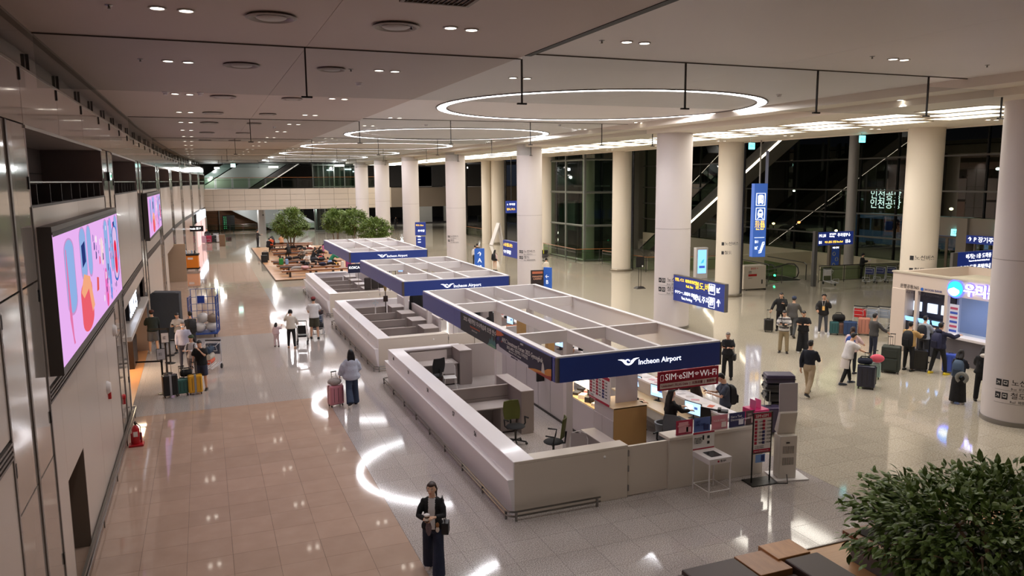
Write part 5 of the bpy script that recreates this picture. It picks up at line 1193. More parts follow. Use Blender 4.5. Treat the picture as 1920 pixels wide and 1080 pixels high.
    if longcoat or hz < .44:
        for zf, ex in ((hz, .04), (.42, .03), (.46, .02)):
            if zf < .465 and zf >= hz: rr.insert(0 if zf == hz else 1, ring(zf, .165*hw, .13, 0, inf+ex*1.0))
        rr = sorted(rr, key=lambda q: sum(p.z for p in q))
    rr.append(ring(.838, .072, .066, 0, .008))
    b.rings(rr)
    for side in (0, 1):
        sh, el, wr = J['sh', side], J['el', side], J['wr', side]; e = .013+loose*.02; s_ = -1 if side == 0 else 1; b.ell(sh+V((-s_*.012, 0, -.014*k)), (.054*S*ws+e*.5,)*3, seg=8, rg=6); s0 = sh+V((-s_*.02, 0, -.012*k))
        if sleeve >= 1: b.tube([s0, sh.lerp(el, .5), el, el.lerp(wr, .5), el.lerp(wr, .96)], [.045*S*ws+e*.5, .050*S*ws+e, .043*S*ws+e, .038*S*ws+e, .030*S*ws+e], 10)
        elif sleeve >= .5: b.tube([s0, sh.lerp(el, .5), el, el.lerp(wr, .3)], [.045*S*ws+e*.5, .052*S*ws+e, .046*S*ws+e, .044*S*ws+e], 10)
        else: b.tube([s0, sh.lerp(el, .45), sh.lerp(el, .78)], [.045*S*ws+e*.5, .056*S*ws+e, .058*S*ws+e*1.1], 10)
    tm = remesh(b, vox*(.6 if near else 1), 3)
    o = link('shirt' if sleeve < 1 else 'jacket', tm, [tc], t)
    if stripes:
        tm.materials.append(C(*stripes, .85))
        for p in tm.polygons:
            if (p.center.z % .16) < .07: p.material_index = 1
    if inner:   # a strip of the shirt beneath an open jacket
        tm.materials.append(C(*inner, .8))
        for p in tm.polygons:
            c = p.center
            if c.y > .03*S and abs(c.x) < .045*S+.02*(c.z/h) and p.normal.y > .35 and c.z > base+.52*k: p.material_index = 1
    # hair
    hm = C(*hair, .55)
    b = MB(); bald = hairstyle == 'bald'
    if not bald:
        b.ell(hc+HM @ V((0, -.036*S, .030*S)), (.084*hs, .082*hs, .098*hs), seg=12, rg=8, M=HM)
        b.ell(hc+HM @ V((0, .018*S, .088*S)), (.070*hs, .068*hs, .038*hs), seg=10, rg=6, M=HM)
        if hairstyle in ('long', 'bob', 'pony', 'bun'):
            for s in (-1, 1): b.tube([hc+HM @ V((s*.055*S, -.02*S, .07*S)), hc+HM @ V((s*.08*S, -.03*S, -.01*S)), hc+HM @ V((s*.072*S, -.035*S, -.075*S))], [.03*S, .026*S, .018*S], 8)
        if hairstyle in ('long', 'bob'):
            dn = .24 if hairstyle == 'long' else .03
            q0 = hc+HM @ V((0, -.05*S, 0)); bk = L(V((0, -.125*S, base+(.66 if hairstyle == 'long' else .83)*k)))
            for s in (-1, -.35, .35, 1): b.tube([q0+HM @ V((s*.055*S, .005*S, .02*S)), q0+HM @ V((s*.075*S, -.03*S, -.09*S)), bk+V((s*.08*S, .015*S*abs(s), .02*S)), bk+V((s*.06*S, .02*S, -.04*S*(1.4-abs(s))))], [.046*S, .046*S, .038*S if dn > .1 else .03*S, .012*S], 8)
        if hairstyle == 'pony': b.tube([hc+HM @ V((0, -.10*S, .02*S)), hc+HM @ V((-.03*S, -.15*S, -.06*S)), hc+HM @ V((-.05*S, -.135*S, -.2*S))], [.03*S, .035*S, .012*S], 8)
        if hairstyle == 'bun': b.ell(hc+HM @ V((0, -.09*S, .09*S)), (.045*S,)*3)
        if hairstyle == 'curly':
            for q in range(16): a_ = q*2.4; b.ell(hc+HM @ V((.075*S*math.cos(a_), -.02*S+.06*S*math.sin(a_), .05*S+.055*S*((q % 4)/3))), (.035*S,)*3, seg=8, rg=5)
        b_f = remesh(b, vox*.6, 1)
        if cap is None or hairstyle in ('long', 'bob', 'pony'): link('hair', b_f, hm, t)
    if cap:
        b = MB(); b.ell(hc+HM @ V((0, -.006*S, .045*S)), (.094*S, .105*S, .082*S), seg=16, rg=8, M=HM); b.build('cap_crown', C(*cap, .8), t, smooth=True)
        b = MB(); b.rings([[hc+HM @ V((x_*S, yy*S, zz*S)) for x_, yy in ((-.065, .06), (-.05, .13), (0, .165), (.05, .13), (.065, .06))] for zz in (.062, .072)]); b.build('cap_peak', C(*cap, .8), t)
        if True:
            b = MB(); b.ell(hc+HM @ V((0, -.04*S, -.005*S)), (.082*S, .072*S, .06*S), seg=12, rg=6, M=HM); b.build('hair', hm, t, smooth=True)
    if hood:
        b = MB(); b.ell(L(V((0, -.085*S, base+.84*k))), (.11*S, .07*S, .07*S), seg=12, rg=7); b.build('hood', C(*hood, .85), t, smooth=True)
    if mask: MB().ell(hc+HM @ V((0, .052*S, -.03*S)), (.055*S, .052*S, .045*S), seg=10, rg=6, M=HM).build('face_mask', C(236, 238, 242, .7), t, smooth=True)
    if near or face % 360 > 75 and face % 360 < 285:
        for s in (-1, 1):
            if near:
                MB().ell(hc+HM @ V((s*.03*S, .082*S, .018*S)), (.015*S, .008*S, .007*S), M=HM).build('eye', C(236, 232, 228, .3), t, smooth=True)
                MB().ell(hc+HM @ V((s*.03*S, .089*S, .018*S)), (.007*S, .004*S, .006*S), M=HM).build('iris', C(28, 20, 16, .2), t, smooth=True)
                MB().tube([hc+HM @ V((s*.014*S, .088*S, .038*S)), hc+HM @ V((s*.032*S, .086*S, .043*S)), hc+HM @ V((s*.048*S, .074*S, .038*S))], .0035*S, 5).build('eyebrow', C(60, 44, 38), t)
            else: MB().ell(hc+HM @ V((s*.03*S, .083*S, .022*S)), (.013*S, .008*S, .008*S), seg=6, rg=4, M=HM).build('eye', C(30, 22, 20, .4), t)
        if not mask: MB().ell(hc+HM @ V((0, .082*S, -.052*S)), (.022*S, .009*S, .007*S), seg=8, rg=4, M=HM).build('mouth', C(178, 96, 88, .5), t, smooth=True)
    J['hc'] = hc; J['base'] = base; J['S'] = S; J['L'] = L; J['rz'] = rz
    t_M = Matrix.Translation((x, y, z)) @ Matrix.Rotation(rz, 4, 'Z')
    J['W'] = lambda p: t_M @ Vector(p)
    return t, J
def backpack(P, label, col=(24, 24, 28), s=1.0, low=0):
    t_, J = P; S = J['S']; k = 1.7*S
    t = E('backpack', tuple(J['W'](J['L'](Vector((0, -.135*S, J['base']+(.66-low)*k))))), J['rz'], label=label, cat='backpack'); m = C(*col, .75); m2 = C(*[max(0, c*.7) for c in col], .75)
    MB().rings([[(x_*w_*s, y_, z_) for x_, y_ in ((-.15, .02), (-.13, -.12*dd), (0, -.16*dd), (.13, -.12*dd), (.15, .02), (0, .05))] for z_, w_, dd in ((-.24*s, .8, .7), (-.2*s, 1, 1), (0, 1.02, 1.05), (.15*s, .95, .9), (.23*s, .7, .5), (.25*s, .4, .2))]).build('bag_body', m, t, smooth=True)
    MB().rings([[(x_, y_, z_) for x_, y_ in ((-.10, -.10), (-.09, -.185), (.09, -.185), (.10, -.10))] for z_ in (-.2*s, -.16*s, -.02*s, .0)]).build('front_pocket', m2, t, bev=.01)
    for sd in (-1, 1): MB().tube([(sd*.08, .02, .2*s), (sd*.1, .1*S, .27*s), (sd*.115, .24*S, .2*s), (sd*.13, .26*S, .02), (sd*.15, .12*S, -.12*s), (sd*.13, 0, -.18*s)], .016, 6).build('strap', m2, t)
    return t
def phone(P, label='phone held in a hand', side=1, col=(24, 24, 28), case=None):
    t_, J = P; S = J['S']; wr = J['wr', side]; d = J['hd', side].normalized(); p = J['W'](wr+d*.10*S+Vector((0, 0, .025)))
    t = E('phone', tuple(p), J['rz'], label=label, cat='phone'); MB().cbox((0, 0, .0), (.075, .012, .15), rx=R(-50)).build('body', C(*col, .2), t); MB().cbox((0, -.006, .005), (.068, .004, .14), rx=R(-50)).build('display_surface', emis(170, 190, 220, .5), t)
    return t
def handbag(P, label, side=1, col=(22, 20, 22), z=.40, w=.26):
    t_, J = P; S = J['S']; s = -1 if side == 0 else 1; sh = J['sh', side]
    p0 = Vector((s*.22*S, -.02, J['base']+z*1.7*S)); o = J['W'](p0)
    t = E('handbag', tuple(o), J['rz'], label=label, cat='bag'); m = C(*col, .5)
    MB().rings([[(x_*.06, y_*w*.5*q, z_) for x_, y_ in ((-1, -1), (1, -1), (1, 1), (-1, 1))] for z_, q in ((-.1, .85), (-.08, 1), (.06, .95), (.1, .8))]).build('bag_body', m, t, bev=.01)
    top_ = J['sh', side]+Vector((s*.0, 0, .06)); rel = top_-p0
    MB().tube([(0, -w*.4, .08), tuple(rel+Vector((0, -.03, 0))), tuple(rel+Vector((0, .05, 0))), (0, w*.4, .08)], .009, 5).build('strap', m, t)
    return t
WALKL = ((24, 2, 4), (-18, 2, 22)); WALKR = ((-18, 2, 22), (24, 2, 4)); STD = ((2, 4, 3), (-2, 4, 3))
READ = ((28, 6, 78, 22), (28, 6, 78, 22)); REST_ = ((3, 7, 14, 0), (3, 7, 14, 0))
# -- hall centre
P = person('woman in a black cardigan and white tee walking to the camera with a lidded cup', 3.27, 11.9, 172, 1.62, (16, 16, 19), (30, 38, 62), (206, 186, 176), (226, 184, 156), (52, 34, 28), 'pony', ((14, 2, 3), (-10, 2, 14)), ((34, 9, 74, 30), (22, 13, 78, 34)), head=(-8, 4), woman=True, legw='wide', near=True, vox=.02, inner=(214, 212, 214), hem=.50)
J = P[1]; p = J['W'](J['wr', 1]+J['hd', 1]*.09+Vector((0, .02, .03)))
t = E('drink_cup', tuple(p), 0, label='clear cup with white lid held up by the walking woman', cat='cup'); MB().lathe([(.001, -.06), (.036, -.06), (.042, .05), (.042, .055)], seg=18).build('cup_body', C(96, 66, 48, .2), t, smooth=True); MB().lathe([(.045, .05), (.046, .075), (.03, .085), (.001, .085)], seg=18).build('cup_lid', WHITE, t, smooth=True); MB().lathe([(.044, -.02), (.045, .02)], seg=18).build('sleeve', C(226, 222, 214, .5), t)
t = E('handkerchief', tuple(p+Vector((.02, -.02, -.14))), 0, label='patterned scarf dangling below the cup', cat='scarf'); MB().rings([[(x_*w_, y_*.015, z_) for x_, y_ in ((-1, -1), (1, -1), (1, 1), (-1, 1))] for z_, w_ in ((.08, .03), (0, .05), (-.08, .04), (-.14, .015))]).build('cloth', C(120, 100, 104, .8, var=.5, scale=40), t)
handbag(P, 'small black shoulder bag at the walking woman with the cup', 0, z=.50, w=.22)
t = E('bag_charm', tuple(J['W'](Vector((-.10, .17, .90)))), 0, label='small brown and white plush charm at the walking woman hip', cat='charm'); MB().ell((0, 0, .03), (.03, .03, .045)).build('upper', C(160, 112, 72, .9), t, smooth=True); MB().ell((0, 0, -.05), (.032, .03, .05)).build('lower', C(222, 210, 200, .9), t, smooth=True)
P = person('woman with long black hair in a pale blue shirt walking away with a pink suitcase', 3.77, 22.35, 8, 1.66, (190, 198, 214), (52, 66, 90), (20, 20, 22), hair=(12, 12, 14), hairstyle='long', legs=((-16, 2, 26), (8, 2, 2)), arms=((2, 24, 34, -8), (5, 14, 60, 20)), woman=True, loose=1.6, hem=.47, legw='wide', vox=.022)
person('man in a red cap, white tee and olive shorts pushing an airport cart', 4.05, 32.7, 0, 1.78, (226, 226, 228), (72, 70, 56), (20, 20, 22), cap=(130, 54, 56), shorts=True, sleeve=.4, loose=.7, legs=((6, 4, 4), (-4, 4, 4)), arms=((24, 10, 50, 5), (24, 10, 50, 5)))
P = person('woman in a cream jacket and black trousers lifting a phone', 2.95, 31.2, -5, 1.55, (206, 198, 186), (20, 20, 22), (190, 150, 120), hairstyle='bun', woman=True, legs=((8, 4, 4), (-8, 5, 4)), arms=((50, 18, 110, 20), (20, 16, 50, 0)), loose=.6, hem=.52)
person('toddler in pale pink clothes with one arm raised', 2.42, 31.7, -15, .98, (214, 190, 196), (214, 192, 196), (60, 40, 40), hairstyle='bob', legs=STD, arms=((10, 10, 10, 0), (60, 20, 70, 0)), woman=True, loose=.6, legw='loose')
# -- left queue
person('man in a brown cap, dark green jacket and grey shorts at the shop counter', -2.1, 32.4, 5, 1.70, (30, 40, 36), (96, 94, 96), (200, 196, 190), cap=(84, 48, 36), shorts=True, legs=STD, arms=((30, 8, 60, 10), (30, 8, 60, 10)), loose=.7)
person('person in a grey hat and face mask with pale grey jacket by the queue posts', -.93, 29.3, 170, 1.67, (176, 176, 196), (74, 74, 88), (40, 38, 40), hair=(120, 112, 108), legs=STD, arms=REST_, mask=True, loose=.8, head=(0, 5))
P = person('young person in a light shirt reading a phone beside the dark covered rack', -1.17, 32.0, 165, 1.62, (186, 184, 184), (40, 42, 50), (30, 30, 30), legs=STD, arms=READ, head=(0, 25), lean=4); phone(P, 'phone of the reader beside the covered rack')
P = person('person in dark clothes with a black backpack behind the phone reader', -.72, 31.6, 20, 1.66, (50, 50, 54), (44, 44, 50), legs=STD, arms=READ); backpack(P, 'black backpack beside the blue roll cage')
P = person('boy in a black tee and navy shorts using a phone by the yellow suitcase', -.36, 25.95, 160, 1.62, (16, 16, 18), (44, 50, 72), (30, 30, 30), shorts=True, sleeve=.4, loose=.8, legs=STD, arms=((50, 4, 105, 28), (12, 6, 20, 0)), head=(0, 22)); phone(P, 'phone held near the face of the boy', 1)
P = person('person in a dark green cap and white top behind the boy in black', -.62, 27.2, 150, 1.57, (206, 204, 208), (120, 118, 124), (60, 50, 50), cap=(60, 78, 52), legs=STD, arms=READ, woman=True, hairstyle='long'); backpack(P, 'dark backpack of the person in the green cap', (36, 36, 40))
# -- phone counter
person('clerk in a long black coat with black hair standing under the crimson sign', 10.05, 15.1, -60, 1.62, (12, 12, 14), (14, 14, 16), hairstyle='long', woman=True, legs=STD, arms=((36, 6, 60, 10), (46, 8, 40, 10)), hem=.30, longcoat=True, loose=.5)
person('second clerk in black seated behind the first at the bright monitor', 9.95, 17.0, -70, 1.6, (14, 14, 16), (16, 16, 20), hairstyle='bob', woman=True, legs=((80, 6, 85), (80, 6, 85)), arms=((44, 6, 40, 10), (44, 6, 40, 10)), seat=.46, sit=True, head=(0, 10))
P = person('man in a slate blue polo with a black backpack waiting at the phone counter', 11.98, 15.55, 105, 1.74, (62, 68, 84), (34, 36, 44), legs=STD, arms=READ, sleeve=.4, loose=.4, head=(0, 28), lean=5); backpack(P, 'black backpack on the man in the slate blue polo'); phone(P, 'camera-like phone in the hands of the man in the polo')
person('customer in a dark brown sweater leaning over the phone counter', 11.85, 16.6, 110, 1.66, (58, 42, 38), (40, 34, 34), legs=STD, arms=((50, 8, 40, 10), (50, 8, 40, 10)), lean=14, loose=.6)
person('customer in black beside the brown sweater, mostly behind the crimson sign', 11.9, 17.5, 100, 1.66, (30, 28, 30), (26, 26, 28), legs=STD, arms=((46, 8, 40, 10), (46, 8, 40, 10)), lean=10, woman=True, hairstyle='long')
person('visitor with dark hair seen through the second lattice, left one', 9.95, 29.0, 150, 1.6, (22, 22, 24), (30, 30, 34), legs=STD, arms=READ)
person('visitor with long dark hair seen through the near lattice, right one', 10.2, 27.9, 20, 1.52, (18, 18, 20), (24, 24, 28), hairstyle='long', woman=True, legs=STD, arms=READ)
person('clerk seated at the right counter under the near lattice beam', 10.5, 21.4, -70, 1.6, (26, 24, 28), (24, 24, 26), legs=((80, 6, 85), (80, 6, 85)), arms=((44, 6, 40, 10), (44, 6, 40, 10)), seat=.46, sit=True, hairstyle='bob', woman=True)
P = person('grey-haired woman in a black V-neck tee and trousers looking at a phone', 15.77, 20.44, 172, 1.58, (20, 20, 24), (18, 18, 22), (30, 26, 26), (214, 164, 138), (120, 112, 104), 'short', STD, READ, head=(0, 22), woman=True, sleeve=.4, loose=.5, hem=.50, legw='loose'); phone(P, 'phone held by the grey-haired woman'); handbag(P, 'black shoulder bag at the side of the grey-haired woman', 0, z=.46)
# -- right crowd
person('man in a navy sweater and khaki trousers striding to the right', 16.8, 17.85, -20, 1.76, (22, 26, 38), (164, 144, 116), (24, 22, 24), hairstyle='short', legs=((26, 2, 8), (-22, 2, 24)), arms=((-12, 8, 10, 0), (16, 10, 70, 20)), hem=.49, legw='loose')
P = person('young man in a black hoodie with a black suitcase, looking at a phone', 22.85, 26.1, 175, 1.70, (20, 20, 22), (24, 24, 26), (24, 24, 26), legs=((4, 4, 4), (-6, 5, 4)), arms=((34, 6, 84, 20), (4, 26, 30, -16)), head=(0, 22), hood=(20, 20, 22), loose=.7); phone(P, 'phone of the young man in the black hoodie', 0)
person('man in a grey suit jacket and navy cap walking away', 22.5, 24.95, -12, 1.76, (82, 80, 78), (60, 62, 64), (34, 30, 28), cap=(46, 56, 80), legs=WALKL, arms=((0, 8, 12, 0), (30, 10, 30, 0)), hem=.45)
P = person('young man in a striped jumper and khaki trousers with a chest bag', 20.1, 22.75, 176, 1.64, (206, 202, 196), (150, 134, 104), (36, 30, 28), legs=STD, arms=READ, head=(0, 26), stripes=(92, 90, 92), loose=.7, legw='loose'); phone(P, 'phone of the man in the striped jumper')
t = E('sling_bag', tuple(P[1]['W'](Vector((-.05, .2, 1.12)))), P[1]['rz'], label='small black sling bag on the striped jumper', cat='bag'); MB().ell((0, 0, 0), (.12, .05, .08)).build('bag_body', BLACK, t, smooth=True); MB().tube([(.1, 0, .03), (.16, -.08, .22), (.1, -.2, .32)], .012, 5).build('strap', BLACK, t)
P = person('young man in a black tee and baggy black trousers looking at a phone', 20.75, 22.45, 176, 1.63, (16, 16, 18), (26, 28, 32), (200, 196, 192), legs=STD, arms=READ, head=(0, 28), sleeve=.4, loose=.9, legw='wide'); phone(P, 'phone of the man in the black tee')
P = person('man with curly black hair in a black jacket with a lanyard, drinking', 24.1, 24.95, 178, 1.68, (24, 22, 24), (72, 74, 82), (200, 196, 190), (196, 148, 120), (14, 12, 12), 'curly', STD, ((48, 14, 118, 20), (22, 16, 50, 10)), loose=1.0, hem=.44)
t = E('name_tag', tuple(P[1]['W'](Vector((0, .2, 1.12)))), P[1]['rz'], label='yellow and white name tag on the curly-haired man', cat='badge'); MB().box(-.05, -.01, -.09, .05, .0, .09).build('card', C(240, 190, 110, .5), t); MB().tube([(-.02, 0, .09), (-.07, -.05, .34), (.07, -.05, .34), (.02, 0, .09)], .006, 4).build('lanyard', WHITE, t)
P = person('young man in a white tee and black trousers leaning on a navy suitcase', 18.85, 18.4, -62, 1.70, (224, 220, 218), (20, 20, 22), (60, 70, 84), legs=((16, 4, 4), (-12, 4, 10)), arms=((44, 6, 24, 4), (44, 6, 24, 4)), lean=12, sleeve=.4, loose=.9, head=(0, 6))
t = E('jumper', tuple(P[1]['W'](Vector((0, 0, .68)))), P[1]['rz'], label='cream jumper tied round the waist of the man in the white tee', cat='jumper'); MB().rings([[(w_*math.cos(a), .8*w_*math.sin(a)-yo, z_) for a in [math.pi+math.pi*j/9 for j in range(10)]]+[(w_*.86*math.cos(a), .8*w_*.86*math.sin(a)-yo, z_) for a in [2*math.pi-math.pi*j/9 for j in range(10)]] for z_, w_, yo in ((.20, .17, 0), (.08, .19, .02), (-.14, .20, .04))]).build('cloth', C(214, 204, 196, .9), t, smooth=True)
P = person('woman in a pale pink hoodie with a blue drawstring bag', 20.05, 19.4, -20, 1.58, (228, 200, 204), (26, 28, 34), (40, 40, 44), hairstyle='pony', hair=(50, 34, 26), woman=True, legs=STD, arms=((12, 10, 24, 4), (36, 14, 30, 0)), loose=.9, hem=.48); backpack(P, 'blue drawstring bag with white emblem on the pink hoodie', (34, 72, 150), .95)
text('adidas', .08, tuple(P[1]['W'](Vector((-.10, -.33, 1.06)))), math.degrees(P[1]['rz']), emis(240, 240, 244, .6), None, name='bag_emblem').__setitem__('label', 'white lettering on the blue drawstring bag')
bpy.data.objects['bag_emblem']['category'] = 'lettering'
person('man in a charcoal sweater resting a hand on a big dark duffel', 22.4, 20.7, -50, 1.66, (70, 68, 68), (36, 40, 58), legs=STD, arms=((10, 8, 16, 0), (34, 14, 26, 0)), loose=.4)
P = person('person in a tan and black jacket with a black backpack at the exchange machine', 22.1, 18.9, -25, 1.69, (186, 150, 96), (22, 22, 24), (28, 26, 26), legs=STD, arms=((34, 8, 60, 10), (46, 8, 50, 10)), loose=1.0); backpack(P, 'black backpack on the tan jacket', (20, 20, 24), 1.1)
P = person('person in a grey denim jacket with a black backpack close to the machine', 23.55, 19.55, -30, 1.68, (150, 156, 164), (26, 26, 30), legs=STD, arms=READ, loose=.6); backpack(P, 'black backpack on the grey denim jacket')
P = person('person in a navy hoodie, black trousers and yellow shoes at the machine', 22.6, 18.15, -35, 1.76, (30, 32, 58), (18, 18, 20), (226, 200, 40), legs=((-8, 8, 4), (10, 9, 6)), arms=((30, 14, 60, 0), (60, 30, 40, 0)), hood=(30, 32, 58), loose=.8); backpack(P, 'navy backpack on the navy hoodie', (36, 38, 70), 1.05)
P = person('woman in a navy top and long black skirt with a blue-grey backpack', 20.17, 15.5, -15, 1.59, (26, 30, 44), (18, 18, 20), (196, 190, 186), woman=True, hairstyle='bob', skirt=(.07, .06), legs=STD, arms=READ, head=(0, 15)); backpack(P, 'blue-grey backpack above the neck pillow', (76, 96, 120), 1.0)
t = E('neck_pillow', tuple(P[1]['W'](Vector((.16, -.30, .84)))), P[1]['rz'], label='grey horseshoe neck pillow hanging from the blue-grey backpack', cat='pillow'); MB().tube([(.13*math.cos(a), 0, .13*math.sin(a)) for a in [R(-60+300*j/14) for j in range(15)]], [.045+.012*math.sin(math.pi*j/14) for j in range(15)], 10).build('cushion', C(128, 128, 122, .9), t, smooth=True)
person('person in a black hoodie and side-striped track trousers with back to us', 20.95, 15.35, 0, 1.64, (18, 18, 20), (20, 20, 22), (30, 30, 32), woman=True, hairstyle='long', hood=(206, 200, 192), legs=STD, arms=READ, loose=1.0, legw='loose', head=(0, 15))
for s in (1,): 
    t = E('trouser_stripe', (20.95, 15.35, 0), math.atan2(-20.95, 15.35), label='white side stripe of the black track trousers', cat='stripe'); MB().tube([(.178, 0, .76), (.172, -.01, .4), (.16, -.0, .09)], .022, 6).build('ribbon', C(222, 218, 214, .8), t)
person('person in white sleeves half hidden by the huge column', 22.0, 15.6, 10, 1.62, (214, 210, 206), (150, 140, 130), legs=STD, arms=((30, 8, 50, 0), (20, 8, 30, 0)), loose=.8)
P = person('lone person in black standing far off by the glass wall with a lit phone', 39.44, 37.7, -90, 1.67, (14, 14, 16), (14, 14, 16), cap=(16, 16, 18), legs=STD, arms=READ, loose=1.0, vox=.04); phone(P, 'phone of the person by the glass wall')
# -- distance
F = dict(vox=.045)
person('person in black walking behind the fourth column', 19.6, 56.5, -30, 1.72, (22, 22, 24), (26, 26, 28), legs=WALKL, **F)
person('person in white beside the walker in black behind the column', 19.1, 55.6, 10, 1.6, (220, 216, 210), (30, 30, 32), legs=STD, **F)
P = person('girl in a pale top and black skirt with a dark backpack', 19.53, 52.4, -40, 1.5, (214, 190, 190), (26, 26, 30), hairstyle='bob', woman=True, skirt=(.72, .06), legs=STD, **F); backpack(P, 'dark backpack of the girl in the skirt')
person('man in a pale mint shirt pushing a loaded luggage cart', 24.3, 55.5, 170, 1.7, (196, 214, 196), (60, 60, 64), hair=(170, 150, 140), legs=STD, arms=((40, 6, 40, 5), (40, 6, 40, 5)), **F)
person('woman in a cream top walking behind the blue B totem', 20.7, 45.9, 5, 1.5, (226, 216, 200), (26, 26, 30), hairstyle='bun', woman=True, legs=WALKR, **F)
person('bending figure in black with pink trousers behind the farthest canopy', 9.6, 69.0, -80, 1.7, (20, 20, 22), (206, 120, 170), legs=STD, lean=45, arms=((60, 6, 20, 5), (60, 6, 20, 5)), **F)
person('dark-clothed person walking far off under the balcony', 24.5, 104.6, 0, 1.7, (40, 38, 38), (30, 30, 32), legs=WALKL, **F); person('person in white walking beside the dark figure under the balcony', 26.0, 104.4, 0, 1.66, (214, 210, 206), (40, 40, 44), legs=WALKR, **F)
person('tiny figure in black standing beyond the far railing', 42, 118, 0, 1.75, (22, 22, 24), (22, 22, 26), legs=STD, **F)
person('seated person in black beside the loaded carts at the far left', .2, 91.5, 170, 1.7, (20, 20, 22), (40, 40, 44), legs=((80, 6, 80), (80, 6, 80)), seat=.5, sit=True, **F)
person('person standing in dark grey near the rest area corner with an orange bag', 4.9, 81.5, -60, 1.75, (60, 58, 58), (30, 30, 32), legs=STD, arms=READ, **F)
# ================================================================ luggage
def suitcase(x, y, rz, col, w, h, label, d=.26, handle=True, band=None, soft=False, group=None, z=0, tilt=0):
    t = E('suitcase', (x, y, z), R(rz), label=label, cat='suitcase', group=group); m = C(*col, .55 if soft else .3, coat=0 if soft else .3); m2 = C(*[c*.62 for c in col], .5)
    MB().box(-w/2, -d/2, .06, w/2, d/2, h).build('shell', m, t, bev=.045)
    if not soft:
        for k in range(6):
            x_ = -w*.36+w*.72*k/5; MB().box(x_-.008, -d/2-.007, .14, x_+.008, -d/2+.004, h-.08).build('rib', m2 if k % 2 else m, t)
            MB().box(x_-.008, d/2-.004, .14, x_+.008, d/2+.007, h-.08).build('rib', m, t)
        MB().box(-w/2-.004, -.012, .08, w/2+.004, .012, h+.004).build('zip_band', m2, t)
    else:
        MB().box(-w*.36, -d/2-.04, .12, w*.36, -d/2+.01, h*.55).build('pocket', m, t, bev=.02); MB().box(-w*.34, -d/2-.02, h*.6, w*.34, -d/2+.01, h*.88).build('pocket', m, t, bev=.01)
    if band: MB().box(-.03, -d/2-.012, .06, .03, d/2+.012, h+.012).build('strap_band', C(*band, .4), t)
    for sx in (-1, 1):
        for sy in (-1, 1): MB().cyl((sx*(w/2-.05)-.012, sy*(d/2-.05), .03), (sx*(w/2-.05)+.012, sy*(d/2-.05), .03), .03, seg=10).build('wheel', BLACK, t)
    MB().tube([(-.06, 0, h), (-.06, 0, h+.03), (.06, 0, h+.03), (.06, 0, h)], .012, 5).build('grip', BLACK, t)
    if handle:
        for s in (-1, 1): MB().cyl((s*.07, d/2-.05, h-.02), (s*.07, d/2-.05, h+.38), .008, seg=6).build('telescopic_tube', STEEL, t)
        MB().tube([(-.085, d/2-.05, h+.38), (.085, d/2-.05, h+.38)], .016, 6).build('pull_handle', BLACK, t)
    return t
def duffel(x, y, z, rz, col, L_, r, label, cat='bag'):
    t = E('duffel_bag', (x, y, z), R(rz), label=label, cat=cat); m = C(*col, .8, var=.15, scale=12)
    MB().rings([[(xx, r*f*math.cos(a)*.95, r+r*f*math.sin(a)*.95) for a in [2*math.pi*k/16 for k in range(16)]] for xx, f in ((-L_/2, .5), (-L_/2+.03, .88), (-L_/4, 1.0), (0, 1.03), (L_/4, 1.0), (L_/2-.03, .88), (L_/2, .5))]).build('bag_body', m, t, smooth=True)
    for s in (-1, 1): MB().tube([(-.14, s*r*.5, r*1.8), (-.1, s*r*.3, r*2.3), (.1, s*r*.3, r*2.3), (.14, s*r*.5, r*1.8)], .012, 5).build('carry_strap', BLACK, t)
    return t
suitcase(3.30, 22.45, 15, (206, 138, 150), .44, .64, 'pink ribbed suitcase pulled by the woman with long hair', .28)
t = E('tote_bag', (3.28, 22.42, .66), 0, label='white and grey patterned soft bag lying on the pink suitcase', cat='bag'); MB().ell((0, 0, .09), (.21, .14, .11), seg=16).build('bag_body', C(176, 170, 166, .9, var=.45, scale=26), t, smooth=True); MB().tube([(-.1, 0, .15), (-.05, -.05, .27), (.06, -.05, .27), (.1, 0, .15)], .01, 5).build('strap', WHITE, t)
suitcase(-1.28, 25.45, 12, (20, 20, 22), .44, .70, 'black hard suitcase with a silver band, left of the teal one', band=(150, 150, 154))
suitcase(-.93, 25.55, 8, (50, 98, 90), .36, .52, 'small teal suitcase between the black and yellow ones')
duffel(-.82, 25.75, .52, 10, (18, 18, 20), .34, .12, 'black handbag standing on the small teal suitcase')
suitcase(-.56, 25.5, 4, (222, 164, 36), .42, .62, 'yellow hard suitcase with a grey band', band=(150, 150, 150))
suitcase(22.3, 26.2, -35, (18, 18, 20), .38, .56, 'black cabin suitcase held by the hoodie man')
suitcase(24.38, 24.6, -40, (38, 88, 92), .36, .56, 'teal suitcase in front of the curly-haired man', handle=False)
suitcase(24.8, 24.15, -42, (40, 66, 110), .52, .62, 'wide blue suitcase beside the rose-coloured one', .3, handle=False)
suitcase(25.45, 24.05, -42, (206, 140, 122), .46, .74, 'rose-gold suitcase before the row of luggage carts', .3)
suitcase(24.62, 24.45, -42, (104, 74, 64), .36, .5, 'brown suitcase squeezed between the teal and blue ones', handle=False)
duffel(24.9, 24.9, .46, -30, (18, 18, 20), .5, .17, 'black travel bag behind the teal suitcase on the floor'); MB().box(24.7, 24.8, 0, 25.15, 25.1, .46).build('trolley_case', C(30, 30, 34, .5), label='dark case under the black travel bag', cat='suitcase', bev=.03)
suitcase(19.0, 17.75, -50, (34, 36, 58), .52, .74, 'large navy suitcase pushed by the man in the white tee', .32)
suitcase(19.35, 17.95, -50, (26, 26, 34), .40, .62, 'dark suitcase just behind the large navy one', handle=False)
duffel(19.02, 17.85, .75, -40, (36, 42, 60), .42, .11, 'crumpled navy bag lying on the large navy suitcase')
suitcase(20.2, 18.55, -45, (164, 194, 188), .36, .55, 'pale mint cabin suitcase with a pink pillow on top')
